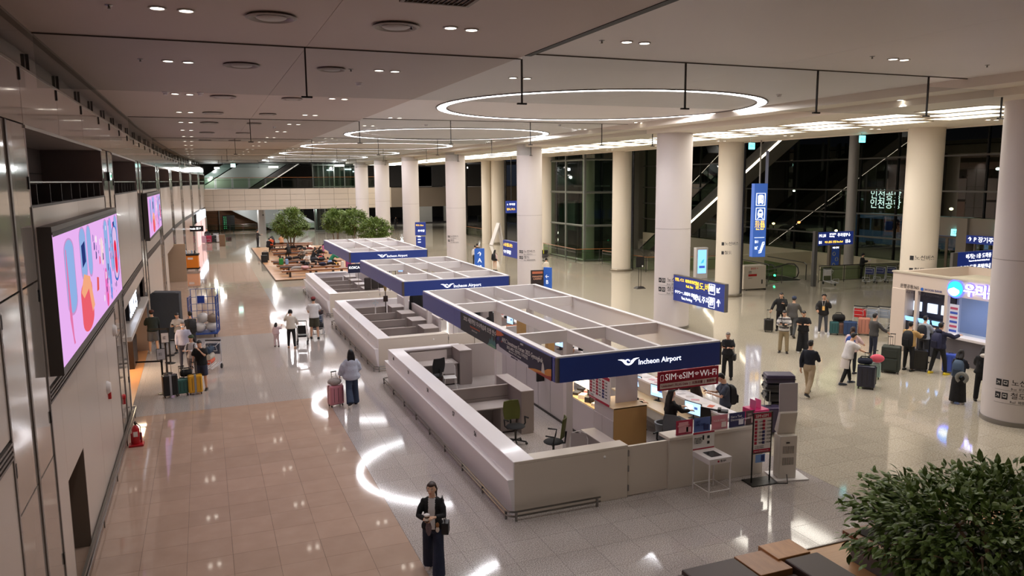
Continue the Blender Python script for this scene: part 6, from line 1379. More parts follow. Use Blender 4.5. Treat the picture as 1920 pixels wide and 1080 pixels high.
t = E('travel_pillow', (20.15, 18.42, .58), R(-40), label='pink travel pillow resting on the mint suitcase', cat='pillow'); MB().ell((0, 0, .13), (.22, .12, .14), seg=14).build('cushion', C(228, 96, 116, .8), t, smooth=True)
suitcase(21.35, 18.95, -55, (50, 56, 50), .58, .92, 'big dark green soft suitcase with a white tag', .42, soft=True)
suitcase(22.0, 19.6, -50, (22, 22, 24), .5, .66, 'black suitcase left of the person in the tan jacket', .3)
suitcase(22.45, 18.75, -50, (16, 16, 18), .5, .72, 'tall black suitcase between the tan jacket and navy hoodie', .36)
suitcase(23.1, 18.1, -50, (60, 90, 200), .48, .66, 'bright blue suitcase beside the yellow shoes', .3, handle=False)
# stacked case cluster behind the magenta box
suitcase(13.3, 15.5, -20, (64, 52, 82), .62, .72, 'purple suitcase with black straps standing behind the magenta box', .36)
suitcase(14.15, 16.1, -25, (30, 30, 34), .5, .62, 'black suitcase on the cart behind the magenta box', .34, handle=False)
for k, c in enumerate(((34, 34, 38), (38, 36, 42), (58, 48, 76))):
    t = E('suitcase', (14.12, 16.1, .64+k*.25), R(-25), label=['black suitcase lying flat, lowest of the stack behind the kiosk', 'dark suitcase lying flat in the middle of the stack', 'purple suitcase lying flat on top of the stack'][k], cat='suitcase'); MB().box(-.38, -.24, 0, .38, .24, .235).build('shell', C(*c, .4, coat=.2), t, bev=.05); MB().box(-.385, -.245, .11, .385, .245, .125).build('zip_band', BLACK, t)
    for s in (-1, 1): MB().cyl((-.4, s*.18, .12), (-.36, s*.18, .12), .035, seg=8).build('wheel', BLACK, t)
# ---------------- airport carts
_cart = None; CARTM = C(196, 196, 198, .3, .2)
def cart(x, y, rz, label, ad=(60, 80, 120), group=None):
    global _cart
    t = E('luggage_cart', (x, y, 0), R(rz), label=label, cat='luggage cart', group=group)
    MB().tube([(-.28, -.35, .22), (-.26, -.38, .95), (.26, -.38, .95), (.28, -.35, .22)], .02, 6).build('rear_frame', CARTM, t)
    MB().tube([(-.27, -.40, 1.0), (.27, -.40, 1.0)], .028, 8).build('push_bar', BLACK, t)
    MB().tube([(-.28, -.35, .22), (-.22, .50, .16), (.22, .50, .16), (.28, -.35, .22)], .02, 6).build('base_frame', CARTM, t)
    MB().tube([(-.2, .5, .16), (-.2, .52, .42), (.2, .52, .42), (.2, .5, .16)], .015, 6).build('front_guard', CARTM, t)
    MB().box(-.24, -.36, .52, .24, -.34, .90).build('advert_panel', C(*ad, .4), t); MB().box(-.2, -.385, .6, .2, -.362, .78).build('advert_print', C(200, 208, 218, .5), t)
    for k in range(5): MB().tube([(-.2+k*.1, -.34, .215), (-.17+k*.085, .48, .165)], .008, 4).build('deck_bar', CARTM, t)
    MB().tube([(-.24, -.33, .93), (-.2, -.05, .86), (.2, -.05, .86), (.24, -.33, .93)], .01, 5).tube([(-.2, -.06, .86), (-.2, -.2, .66), (.2, -.2, .66), (.2, -.06, .86)], .01, 5).build('basket', CARTM, t)
    for x_, y_, r_ in ((-.28, -.34, .085), (.28, -.34, .085), (0, .46, .07)): MB().cyl((x_-.02, y_, r_), (x_+.02, y_, r_), r_, seg=12).build('wheel', BLACK, t); MB().cyl((x_, y_, r_), (x_, y_, .22), .015, seg=5).build('wheel_fork', DSTEEL, t)
    return t
for k in range(7):
    cart(25.95+k*.42, 24.9-k*.26, -62+180, 'luggage cart in the parked row by the bank kiosk' if k else 'luggage cart with a red advert, first in the parked row', (190, 40, 44) if k == 0 else (150, 160, 176) if k % 3 else (120, 60, 60), 'parked luggage carts' if k else None)
for k in range(3): cart(38.2+k*.8, 36.0-.1*k, -60+180, ['empty luggage cart near the far lone person', 'middle luggage cart with navy panel by the glass wall', 'right luggage cart with navy panel by the glass wall'][k], (36, 46, 96))
cart(35.6, 36.4, 170, 'single luggage cart with white panel right of the sign post', (206, 204, 198))
cart(4.25, 33.3, -5+180, 'luggage cart pushed by the man in the red cap', (90, 104, 130)); duffel(4.25, 33.35, .24, 0, (40, 40, 44), .5, .18, 'dark bag on the cart of the man in the red cap'); duffel(4.3, 33.05, .95, 0, (60, 44, 44), .36, .08, 'brown bag on the handle of the red cap man cart')
cart(-.1, 28.55, -20+180, 'luggage cart behind the boy in black', (60, 70, 90))
for k, (c, l) in enumerate((((226, 110, 84), 'coral-orange soft bag on the cart behind the boy'), ((200, 190, 176), 'beige sack on the cart behind the boy'), ((44, 62, 84), 'navy bag at the top of the cart behind the boy'))): duffel(-.1, 28.6-.1*k, .22+.2*(k if k < 2 else 2.4)*.9, 70, c, .5, .13, l)
cart(24.4, 54.8, 170, 'loaded luggage cart pushed by the man in the mint shirt', (70, 70, 76)); 
for k, c in enumerate(((150, 144, 132), (60, 58, 60), (26, 26, 28))): t = E('suitcase', (24.4, 54.85, .22+k*.3), 0, label=['grey ribbed suitcase at the bottom of the far loaded cart', 'dark suitcase in the middle of the far loaded cart', 'black bag with a yellow strap on the far loaded cart'][k], cat='suitcase'); MB().box(-.4, -.25, 0, .4, .25, .28).build('shell', C(*c, .5), t, bev=.05); MB().box(-.03, -.26, 0, .03, .26, .29).build('strap_band', C(200, 200, 60) if k == 2 else C(90, 90, 88), t)
# stroller
t = E('stroller', (3.45, 31.9, 0), R(-10), label='black and white folded stroller beside the woman in the cream jacket', cat='stroller')
for s in (-.2, .2): MB().tube([(s, -.35, 1.0), (s, .05, .5), (s, .35, .1)], .014, 6).tube([(s, -.25, .1), (s, .1, .55)], .014, 6).build('frame', C(190, 188, 186, .3, .6), t)
MB().tube([(-.2, -.35, 1.0), (.2, -.35, 1.0)], .02, 6).build('handle', BLACK, t); MB().box(-.17, -.1, .28, .17, .2, .36).build('seat', BLACK, t, bev=.02); MB().cbox((0, -.14, .6), (.33, .05, .4), rx=.4).build('backrest', BLACK, t, bev=.02)
for x_, y_ in ((-.2, -.25), (.2, -.25), (-.2, .35), (.2, .35)): MB().cyl((x_-.02, y_, .09), (x_+.02, y_, .09), .09, seg=12).build('wheel', BLACK, t)
# covered rack and blue roll cage
t = E('covered_rack', (-1.68, 35.0, 0), R(-6), label='tall rack under a dark grey fabric cover beside the shop', cat='rack')
MB().rings([[(x_*(.55+o), y_*(.35+o*.6), z_) for x_, y_ in ((-1, -1), (-.3, -1.06), (.3, -1), (1, -1), (1.02, 0), (1, 1), (0, 1.04), (-1, 1))] for z_, o in ((.08, .03), (.5, .015), (1.2, .0), (1.85, .0), (2.0, .01), (2.02, -.05))]).build('fabric_cover', C(66, 68, 72, .8, var=.12, scale=3), t, smooth=True)
MB().cbox((0, -.05, 2.03), (.9, .6, .05), ry=.05).build('folded_flap', C(76, 78, 82, .8), t, bev=.01)
for x_ in (-.48, .48): MB().cyl((x_, -.2, .04), (x_+.03, -.2, .04), .04, seg=8).build('castor', BLACK, t)
t = E('roll_cage', (-.25, 35.2, 0), R(-8), label='tall blue wire roll cage filled with plastic-wrapped sacks', cat='roll cage'); BL = C(42, 74, 150, .4)
MB().box(-.55, -.42, .14, .55, .42, .2).build('base', BL, t)
for x_ in (-.55, .55): MB().tube([(x_, -.42, .15), (x_, -.42, 1.75), (x_, .42, 1.75), (x_, .42, .15)], .022, 6).build('side_frame', BL, t)
MB().tube([(-.55, .42, .15), (-.55, .42, 2.0), (.55, .42, 2.0), (.55, .42, .15)], .022, 6).build('back_frame', BL, t)
b = MB()
for k in range(1, 6):
    z_ = .15+k*.3; b.tube([(-.55, .42, z_), (.55, .42, z_)], .010, 4)
    for x_ in (-.55, .55): b.tube([(x_, -.42, z_), (x_, .42, z_)], .010, 4)
for k in range(1, 5): b.tube([(-.55+k*.22, .42, .15), (-.55+k*.22, .42, 2.0)], .010, 4)
for k in range(1, 4):
    for x_ in (-.55, .55): b.tube([(x_, -.42+k*.21, .15), (x_, -.42+k*.21, 1.75)], .010, 4)
b.build('wire_mesh', BL, t, kind='stuff'); MB().box(-.30, .405, 1.38, 0, .42, 1.7).build('label_plate', C(30, 70, 170, .4), t)
for x_ in (-.45, .45):
    for y_ in (-.34, .34): MB().cyl((x_-.02, y_, .07), (x_+.02, y_, .07), .07, seg=10).build('castor', BLACK, t)
for k, (x_, y_, z_, l) in enumerate([(-.45, 35.05, .22, 'lower left plastic-wrapped sack in the roll cage'), (.05, 35.1, .22, 'lower right plastic-wrapped sack in the roll cage'), (-.3, 35.2, .6, 'upper plastic-wrapped sack in the roll cage'), (.08, 35.15, .56, 'brown sack under the wrap in the roll cage')]): 
    t = E('sack', (x_, y_, z_), k, label=l, cat='sack'); b = MB(); b.ell((0, 0, .2), (.27, .24, .21), seg=12, rg=8); r_ = random.Random(k); b.v = [tuple(c*(1+r_.uniform(-.07, .07)) for c in p) for p in b.v]; b.build('bag_body', C(*((196, 192, 190) if k != 3 else (130, 112, 96)), .3, coat=.5), t, smooth=True)
# queue posts
def stanchion(x, y, label, sign=None):
    t = E('queue_post', (x, y, 0), label=label, cat='queue post'); MB().lathe([(.001, 0), (.17, 0), (.17, .015), (.05, .035), (.03, .05), (.03, 1.0), (.04, 1.0), (.04, 1.08), (.001, 1.09)], seg=18).build('post_body', BLACK, t, smooth=True)
    if sign:
        f = MB().box(-.13, -.03, 1.09, .13, -.01, 1.45).build('sign_frame', BLACK, t); MB().box(-.115, -.034, 1.105, .115, -.03, 1.435).build('sign_sheet', C(206, 206, 210, .5), t); text(sign, .05, (-.07, -.037, 1.27), '-Y', TXK, t)
    return t
stanchion(-1.50, 25.95, 'black queue post nearest the suitcases, with a small framed sign', '대기\n안내'); stanchion(-1.50, 28.7, 'black queue post with a framed notice, second in line', '입구\nLine'); stanchion(-1.45, 30.3, 'black queue post, third in line'); stanchion(-1.52, 31.7, 'black queue post nearest the covered rack'); stanchion(-1.9, 33.0, 'black queue post close beside the man in shorts')
for k, (a, b_) in enumerate((((-1.5, 25.95), (-2.25, 26.1)), ((-1.45, 30.3), (-1.5, 28.7)), ((-1.52, 31.7), (-2.2, 31.9)))):
    a = Vector((*a, 1.02)); b_ = Vector((*b_, 1.02)); MB().quad(tuple(a), tuple(b_), tuple(b_+Vector((0, 0, .05))), tuple(a+Vector((0, 0, .05)))).build('queue_belt', BLACK, label=['black belt from the front queue post to the wall', 'black belt between two queue posts', 'black belt behind the man in shorts'][k], cat='belt')
# fire extinguishers, orange service cart, far luggage
def extinguisher(x, y, label):
    t = E('fire_extinguisher', (x, y, 0), label=label, cat='fire extinguisher'); RD = C(176, 24, 36, .35)
    MB().box(-.17, -.15, 0, .17, .15, .05).build('stand', RD, t, bev=.01); MB().box(-.13, .06, .05, .13, .12, .3).build('stand_back', RD, t, bev=.01); MB().lathe([(.001, .05), (.085, .05), (.09, .08), (.09, .42), (.06, .5), (.03, .53), (.001, .54)], seg=18).build('cylinder_body', RD, t, smooth=True)
    MB().box(-.02, -.02, .53, .02, .02, .6).box(-.02, -.1, .6, .02, .03, .63).build('valve', BLACK, t); MB().tube([(.02, 0, .58), (.11, -.02, .5), (.11, -.03, .3), (.1, -.05, .15)], .012, 6).build('hose', BLACK, t); MB().box(-.05, -.093, .25, .05, -.088, .38).build('label_plate', WHITE, t)
extinguisher(-1.92, 20.95, 'red fire extinguisher on its red stand at the left wall rail'); extinguisher(-1.75, 61.0, 'distant red fire extinguisher beside the orange cart')
t = E('service_cart', (-1.1, 62.3, 0), R(-4), label='orange service cart parked by the left wall far down the hall', cat='cart'); MB().box(-.55, -.4, .2, .55, .4, 1.15).build('body', C(226, 132, 34, .4), t, bev=.04); MB().box(-.6, -.45, .12, .6, .45, .2).box(-.6, -.45, 1.15, .6, .45, 1.25).build('frame', BLACK, t); MB().box(-.18, -.41, .85, .18, -.4, 1.0).build('label_plate', WHITE, t)
for x_ in (-.45, .45): MB().cyl((x_, -.3, .1), (x_+.05, -.3, .1), .1, seg=10).build('wheel', BLACK, t)
for k in range(4): MB().lathe([(.001, 0), (.05, 0), (.05, .2), (.02, .26), (.001, .27)], seg=8).build('spray_bottle', C(*((200, 220, 240), (230, 230, 230), (160, 190, 220), (60, 60, 70))[k], .3), loc=(-1.4+k*.2, 62.3, 1.25), label='plastic bottle on top of the orange service cart', cat='bottle', group='bottles on the orange cart')
for k, (x, y, c, l) in enumerate([(-.2, 89.2, (178, 150, 166), 'far mauve suitcase at the left group of carts'), (.35, 89.6, (160, 40, 70), 'far crimson bag on a cart'), (.8, 90.0, (28, 28, 32), 'far black suitcase in the left cart group'), (1.3, 90.2, (190, 188, 190), 'far silver suitcase in the left cart group'), (2.4, 91, (60, 40, 36), 'far small brown suitcase under the flight board')]): suitcase(x, y, 10*k, c, .55, .8 if k != 4 else .5, l, .35, handle=False)
cart(.3, 89.9, 180, 'far luggage cart at the left wall, left one', (40, 40, 44)); cart(1.1, 90.4, 180, 'far luggage cart at the left wall, right one', (200, 200, 200))
MB().box(1.3, 84.0, 0, 1.9, 84.5, 1.2).build('lectern_box', C(120, 92, 70, .5), label='brown box counter near the far lit shops', cat='counter', bev=.01)
# ================================================================ signs
def vsign():
    t = E('hanging_sign', (27.15, 33, 2.42), R(-14), label='tall blue hanging sign with bus and train symbols', cat='sign'); BM = C(58, 96, 176, .4, e=.25); W = TXW
    MB().box(-.36, -.18, 0, .36, .18, 3.85).build('panel', BM, t, bev=.01); MB().box(.362, -.17, .02, .37, .17, 3.83).build('side_plate', C(96, 104, 132, .4), t); MB().cyl((0, 0, 3.85), (0, 0, 6.07), .045, seg=10).build('hanger_rod', C(140, 138, 136, .35, .4), t)
    def fr(z0, z1):
        p = [(-.24, z0), (.24, z0), (.24, z1), (-.24, z1)]; MB().tube([(x_, -.185, z_) for x_, z_ in p], .016, 5, close=True).build('pictogram', W, t)
    def bx(x0, z0, x1, z1, m=W): MB().box(x0, -.192, z0, x1, -.181, z1).build('pictogram', m, t)
    fr(2.72, 3.34); bx(-.15, 2.84, .15, 3.22); bx(-.12, 2.98, .12, 3.15, BM); bx(-.13, 2.79, -.07, 2.84); bx(.07, 2.79, .13, 2.84); bx(-.09, 3.22, .09, 3.26)
    fr(1.96, 2.58); b = MB(); b.v = [(x_, -.19, z_) for x_, z_ in ((-.1, 2.1), (.1, 2.1), (.15, 2.25), (.11, 2.46), (0, 2.52), (-.11, 2.46), (-.15, 2.25))]; b.f = [tuple(range(7))]; b.m = [0]; b.build('pictogram', W, t)
    MB().box(-.08, -.198, 2.3, .08, -.191, 2.4).box(-.02, -.198, 2.15, .02, -.191, 2.2).build('pictogram', BM, t); MB().tube([(-.16, -.19, 2.02), (-.06, -.19, 2.1)], .012, 4).tube([(.16, -.19, 2.02), (.06, -.19, 2.1)], .012, 4).build('pictogram', W, t)
    text('버스, 철도\n巴士,铁路\nバス, 鉄道\nBus, Rail', .125, (0, -.19, 1.66), '-Y', TXY, t, 'CENTER')
    for c in t.children[-1:]: c.location.z = 1.72
    bx(-.27, 1.02, .27, 1.035); text('B1', .2, (-.25, -.19, .8), '-Y', W, t); text('↙', .26, (-.26, -.19, .5), '-Y', W, t, bold=.008)
    MB().tube([(-.02, -.19, .32), (.05, -.19, .32), (.2, -.19, .78), (.29, -.19, .78)], .022, 5).tube([(-.02, -.19, .22), (.1, -.19, .24), (.24, -.19, .66), (.29, -.19, .7)], .022, 5).build('pictogram', W, t)
vsign()
t = E('wayfinding_sign', (18.95, 28.22, 1.33), label='blue wayfinding sign on the column with train and parking symbols', cat='sign'); NB = C(34, 52, 126, .4, e=.2)
MB().box(-.16, -3.55, 0, .0, 0, 1.12).build('panel', NB, t, bev=.006); MB().box(-.165, -3.56, 1.1, .005, 0, 1.13).box(-.165, -3.57, 0, .005, -3.55, 1.13).build('edge_trim', ALU, t); MB().box(-.163, -3.5, .55, -.16, -.05, .56).build('rule_line', C(20, 30, 80), t)
text('전철, バス  地铁机场巴士', .155, (-.17, -.12, .93), '-X', TXY, t); text('Rail, Bus', .15, (-.17, -.95, .72), '-X', TXY, t); text('철도,버스', .33, (-.17, -1.58, .83), '-X', TXY, t)
text('タクシー, 出租车 停车场', .155, (-.17, -.12, .39), '-X', TXW, t); text('Taxi, Parking', .15, (-.17, -.62, .17), '-X', TXW, t); text('택시,주차장', .30, (-.17, -1.45, .29), '-X', TXW, t)
for z_ in (.82, .28): MB().tube([(-.17, -2.56, z_-.2), (-.17, -2.93, z_-.2), (-.17, -2.93, z_+.2), (-.17, -2.56, z_+.2)], .014, 4, close=True).build('pictogram', TXW, t)
text('P', .4, (-.17, -2.62, .29), '-X', TXW, t, bold=.01); MB().box(-.175, -2.85, .74, -.165, -2.64, .96).build('pictogram', TXW, t); text('↙', .36, (-.17, -3.02, .85), '-X', TXW, t, bold=.01); text('↑', .36, (-.17, -3.04, .3), '-X', TXW, t, bold=.01)
t = E('wayfinding_sign', (34.15, 36.3, 0), label='grey post with a navy two-line sign for parking and buses', cat='sign'); MB().box(-.12, -.1, 0, .12, .1, 3.35).build('post', C(104, 102, 100, .4, .4), t, bev=.01); MB().box(.12, -.08, 2.47, 2.9, .08, 3.27).build('panel', NB, t); MB().box(.12, -.083, 2.86, 2.9, -.08, 2.87).build('rule_line', C(20, 30, 80), t)
text('M1,B1', .24, (.2, -.09, 3.06), '-Y', TXW, t, sx=.9); text('단기,장기\nParking', .13, (1.0, -.09, 3.07), '-Y', TXW, t); text('주차장', .24, (1.62, -.09, 3.06), '-Y', TXW, t); text('P↓', .28, (2.3, -.09, 3.06), '-Y', TXW, t); text('B1', .24, (.2, -.09, 2.66), '-Y', TXW, t); text('버스,철도 전철 Bus,Rail', .15, (.66, -.09, 2.66), '-Y', TXY, t); text('▣↓', .26, (2.28, -.09, 2.66), '-Y', TXW, t)
t = E('poster_stand', (39.4, 40.1, 0), label='grey framed blue poster panel beside the slim column at the glass wall', cat='sign'); MB().box(-.5, -.1, 0, .5, .1, 2.1).build('frame', C(120, 110, 98, .4), t); MB().box(-.33, -.12, .35, .33, -.1, 1.95).build('poster', C(40, 62, 116, .4, e=.15), t)
for k in range(3): MB().tube([(-.12+.24*(k % 2)+.12*math.cos(a), -.125, 1.45-.42*(k//1)*.9+.12*math.sin(a)) for a in [2*math.pi*j/12 for j in range(12)]], .02, 4, close=True).build('poster_graphic', C(200, 196, 140, .5), t)
text('이용 안내', .14, (0, -.125, 1.85), '-Y', TXW, t, 'CENTER')
t = E('header_sign', (43.3, 33.4, 2.5), label='long navy sign over the exit doors with arrow and parking letters', cat='sign'); MB().box(-.1, -6, 0, .0, .0, .5).build('panel', NB, t); text('↑ P 장기주차장,셔틀버스,전세버스 Parking', .36, (-.11, -.1, .25), '-X', TXW, t)
t = E('arrivals_sign', (33.4, 26.2, 1.95), R(4), label='blue sign with Korean arrivals text above the bank kiosk roof', cat='sign'); MB().box(0, 0, 0, 3.6, .12, 1.0).build('panel', NB, t); MB().box(-.35, -.01, -2, 0, .13, 1.0).build('post', C(120, 116, 112, .4), t); text('여기는 1층 도착층 입니다', .26, (.6, -.01, .76), '-Y', TXW, t); text('You are in the Arrivals Hall (1st Floor)', .10, (.85, -.01, .55), '-Y', TXW, t); text('↑ E/S 도착 층별안내', .28, (.2, -.01, .22), '-Y', TXW, t)
def totem(x, y, h, w, body, label, col=(40, 86, 168), rz=0, sub=None, z=0):
    t = E('totem_sign', (x, y, z), R(rz), label=label, cat='sign'); MB().box(-w/2, -.06, 0, w/2, .06, h).build('panel', C(*col, .4, e=.2), t, bev=.01); text(body, w*.62, (0, -.065, h*.62), '-Y', C(226, 222, 216, e=.6), t, 'CENTER')
    if sub: text(sub, w*.2, (0, -.065, h*.2), '-Y', TXW, t, 'CENTER')
    return t
totem(18.2, 52, 1.7, .72, '↑\nA', 'blue floor totem with white arrow and letter A', rz=-12, sub='도착\nArrivals'); totem(17.5, 38.6, 1.75, .5, '←\nB', 'narrow blue floor totem seen edge-on behind the black casino board', rz=-60)
t = totem(16.9, 38.7, 1.62, .72, '', 'black and copper casino board right of the canopy', (36, 26, 26), -8); text('PARADISE\nCASINO', .13, (0, -.07, 1.2), '-Y', C(206, 150, 120, e=.3), t, 'CENTER'); MB().box(-.3, -.066, 1.42, .3, -.06, 1.55).build('graphic', C(190, 110, 80), t)
t = E('wayfinding_sign', (15.6, 60, 0), R(-10), label='dark blue double sign on a post left of the fourth column', cat='sign'); MB().box(0, 0, 2.2, .85, .14, 3.25).build('panel', NB, t); MB().box(.05, 0, 1.2, .8, .14, 2.1).build('panel', NB, t); MB().box(.3, .05, 0, .4, .12, 1.2).build('post', ALU, t); text('버스 Bus', .17, (.06, -.01, 3.0), '-Y', TXY, t); text('주차장', .2, (.2, -.01, 2.55), '-Y', TXW, t); text('▬\n▬\n▬', .22, (.2, -.01, 1.9), '-Y', TXW, t)
t = E('wayfinding_sign', (18.05, 46.5, 1.7), label='navy wayfinding sign fixed to the left of the second column', cat='sign'); MB().box(-.15, -2.6, 0, .1, 0, 1.0).build('panel', NB, t); text('↓ ▣ 철도,버스', .26, (-.16, -.1, .72), '-X', TXY, t); text('↑ P 주차장', .28, (-.16, -.1, .27), '-X', TXW, t)
t = E('wayfinding_sign', (23.4, 60, 3.8), label='navy and yellow two-row sign high between the far columns', cat='sign'); MB().box(0, 0, 0, 1.0, .12, 1.0).build('panel', NB, t); MB().cyl((.5, .06, 1), (.5, .06, 4.7), .03, seg=6).build('hanger_rod', DSTEEL, t); text('↓ 주차장', .2, (.05, -.01, .7), '-Y', TXW, t); text('철도,버스', .2, (.05, -.01, .3), '-Y', TXY, t)
t = E('wayfinding_sign', (-2.1, 75, 2.15), label='long lit dark sign projecting from the left wall far down the hall', cat='sign'); MB().box(0, 0, 0, 2.0, .12, .5).build('panel', C(24, 26, 34, .4), t); text('도착 Arrivals ▣ P', .24, (.06, -.01, .25), '-Y', TXW, t); text('화장실 Toilet', .24, (-.02, -.5, .25), '-X', TXW, t)
t = E('notice_stand', (24.2, 39.95, 0), label='black poster stand with empty black board on two poles', cat='stand'); MB().box(-.28, -.02, 1.28, .28, .02, 1.92).build('board', BLACK, t); MB().rings([[(x_*w_, y_*w_*.7, z_) for x_, y_ in ((-1, -1), (1, -1), (1, 1), (-1, 1))] for z_, w_ in ((0, .3), (.02, .3), (.12, .18))]).build('base', C(34, 28, 28, .5), t)
for x_ in (-.08, .08): MB().cyl((x_, 0, .1), (x_, 0, 1.3), .016, seg=6).build('pole', DSTEEL, t)
MB().box(.12, -.03, 1.3, .2, -.02, 1.4).build('label_plate', WHITE, t)
t = E('info_kiosk', (30.3, 42.4, 0), R(-10), label='white digital information kiosk with a blue screen behind the wayfinding sign', cat='kiosk'); MB().box(-.42, -.2, 0, .42, .2, 2.05).build('cabinet', WHITE, t, bev=.02); MB().box(-.3, -.21, .35, .3, -.2, 1.9).build('display_surface', emis(120, 176, 236, 1.0), t); MB().box(-.2, -.22, .7, .2, -.211, .85).build('window_graphic', emis(50, 70, 150, 1), t); b = MB(); b.v = [(x_, -.215, z_) for x_, z_ in ((-.1, 1.0), (.1, 1.05), (.15, 1.3), (0, 1.2))]; b.f = [(0, 1, 2, 3)]; b.m = [0]; b.build('window_graphic', emis(60, 150, 220, 1), t)
t = E('info_totem', (29.3, 42.5, 0), label='slim brown totem with a white lit strip beside the information kiosk', cat='totem'); MB().box(-.14, -.1, 0, .14, .1, 1.95).build('body', C(150, 118, 90, .5), t); MB().box(-.06, -.11, 1.1, .06, -.1, 1.7).build('lit_strip', emis(235, 240, 255, 2), t); MB().lathe([(.001, 0), (.1, 0), (.1, .03), (.001, .03)], seg=14).build('lamp', emis(240, 245, 255, 2), t).location = (0, 0, 1.95)
t = E('folding_board', (27.5, 73.2, 0), label='white folded A-board leaning beside the twin cream columns', cat='sign'); MB().cbox((-.35, -.4, 1.1), (.1, .9, 2.3), ry=.35).build('panel', WHITE, t); MB().cbox((.25, -.4, 1.1), (.1, .9, 2.3), ry=-.18).build('panel', WHITE, t)
for x, y, z, l in ((24.0, 30, 8.05, 'teal lit emergency exit sign hanging near the tall blue sign'), (27.4, 26.7, 8.25, 'teal lit emergency exit sign hanging above the lone far person')):
    t = E('exit_sign', (x, y, z), label=l, cat='sign'); MB().box(0, 0, -.15, .32, .06, .15).build('lit_face', emis(110, 220, 225, 1.6), t); text('出口', .15, (.01, -.01, 0), '-Y', C(10, 90, 90), t); MB().box(.1, .02, .15, .12, .04, .42).build('hanger', STEEL, t)
for x, y, z, l in ((43.3, 34.5, 3.1, 'teal lit exit sign over the single glass door'), (43.3, 31.6, 3.55, 'teal lit exit sign on the header above the long navy sign')):
    t = E('exit_sign', (x, y, z), label=l, cat='sign'); MB().box(-.06, -.5, -.2, 0, 0, .2).build('lit_face', emis(110, 220, 225, 1.8), t); text('出', .3, (-.065, -.1, 0), '-X', C(10, 90, 90), t)
t = E('exit_sign', (3.2, 95, 8.2), label='white-green lit exit sign at the balcony ceiling edge', cat='sign'); MB().box(0, 0, 0, .5, .1, .4).build('lit_face', emis(200, 255, 240, 2.5), t); MB().box(.22, .03, .4, .28, .07, .62).build('hanger', STEEL, t)
# ================================================================ bank kiosk
bk = E('bank_kiosk', (24.4, 21.8, 0), label='cream bank kiosk with glowing blue emblem and white Korean letters', cat='kiosk'); BW = C(214, 198, 186, .4)
MB().box(0, -8.5, 2.38, .2, 0, 3.0).build('fascia_front', BW, bk); MB().box(.2, -.2, 2.38, 4, 0, 3.0).build('fascia_end', BW, bk); MB().box(3.8, -8.5, 2.38, 4, -.2, 3.0).build('fascia_back', BW, bk)
MB().box(.2, -8.5, 2.38, 3.8, -.2, 2.62).build('roof_deck', C(206, 196, 176, .5), bk); MB().box(.9, -7.5, 2.62, 3.2, -1.0, 2.8).build('roof_hatch', C(214, 204, 184, .5), bk); MB().box(-.03, -8.5, 2.97, .25, .03, 3.03).build('roof_trim', C(190, 180, 164, .5), bk)
MB().box(-.02, -.62, 0, .45, 0, 2.38).build('corner_post', BW, bk, bev=.02)
for y in (-1.09, -2.33): MB().box(0, y-.06, 0, .14, y+.06, 2.38).build('post', BW, bk)
MB().box(.5, -2.33, 0, .6, -.2, 2.38).build('machine_wall', C(44, 44, 60, .3), bk)
for y, s_ in ((-.45, 'Global ATM'), (-1.18, 'SELF EXCHANGE')): text(s_, .13, (.02, y, 2.28), '-X', C(60, 56, 70), bk)
for k, y in enumerate((-.75, -1.42, -2.0)):
    mc = MB().box(.1, y-.27, .75, .55, y+.27, 1.35).box(.1, y-.27, 0, .5, y+.27, .75).build('cash_machine', C(40, 42, 54, .35), bk, bev=.02); MB().cbox((.12, y, 1.2), (.04, .46, .34), ry=-.4).build('display_surface', emis(120, 170, 235, 1.3), mc); MB().box(.45, y-.2, 1.55, .5, y+.2, 1.9).build('notice', emis(200, 215, 245, .8), mc)
MB().box(-.35, -8.5, .95, .5, -2.45, 1.05).build('teller_counter', C(224, 216, 214, .3), bk, bev=.02); MB().box(-.05, -8.5, 0, .3, -2.45, .95).build('counter_front', C(120, 116, 122, .35, .3), bk)
MB().box(3.0, -8.5, 1.0, 3.1, -2.4, 2.38).build('inner_wall', C(214, 226, 244, .4), bk); MB().box(.5, -2.45, 0, 3, -2.37, 2.38).build('side_wall', C(150, 160, 190, .4), bk)
MB().box(.0, -2.85, 1.05, .03, -2.5, 2.1).build('notice_sheet', C(222, 226, 240, .5), bk)
for k in range(6): MB().box(-.006, -2.82, 1.12+k*.16, 0, -2.53, 1.2+k*.16).build('notice_graphic', C(*((60, 90, 190), (190, 80, 110))[k % 2], .5), bk)
for k in range(24): MB().box(2.8, -4.7, 1.1+k*.05, 2.82, -4.2, 1.125+k*.05).build('blind_slat', C(120, 124, 140, .4), bk)
MB().box(.06, -8.5, 1.06, .07, -2.9, 2.36).build('glass_front', glass_mat((235, 240, 245), .6), bk)
MB().cyl((0, 0, 0), (-.06, 0, 0), .27, seg=36).build('emblem_disc', emis(40, 150, 235, 1.6), bk).location = (-.02, -2.7, 2.66)
b = MB(); n = 20; b.v = [(-.09, -.30*math.cos(math.pi*k/n), -.12-.0*k) for k in range(0)]
pts = [(-.1, .24*math.cos(a), .24*math.sin(a)) for a in [math.pi+math.pi*.12+math.pi*.76*k/12 for k in range(13)]]+[(-.1, .2, -.02), (-.1, 0, .06), (-.1, -.2, -.02)][::1]
b.v = pts; b.f = [tuple(range(len(pts)))]; b.m = [0]; b.build('emblem_wave', emis(235, 250, 255, 1.6), bk).location = (-.02, -2.7, 2.66)
text('우리은행', .47, (-.10, -3.06, 2.66), '-X', emis(242, 244, 255, 2.6), bk, bold=.004, ex=.02); text('우리은행', .47, (-.03, -3.05, 2.66), '-X', emis(70, 60, 255, 3.0, True), bk, bold=.022, ex=.004)
MB().lathe([(.27, 0), (.33, 0)], seg=30).build('halo_ring', emis(60, 70, 255, 3), bk).rotation_euler = (0, R(90), 0); bpy.context.view_layer.update()
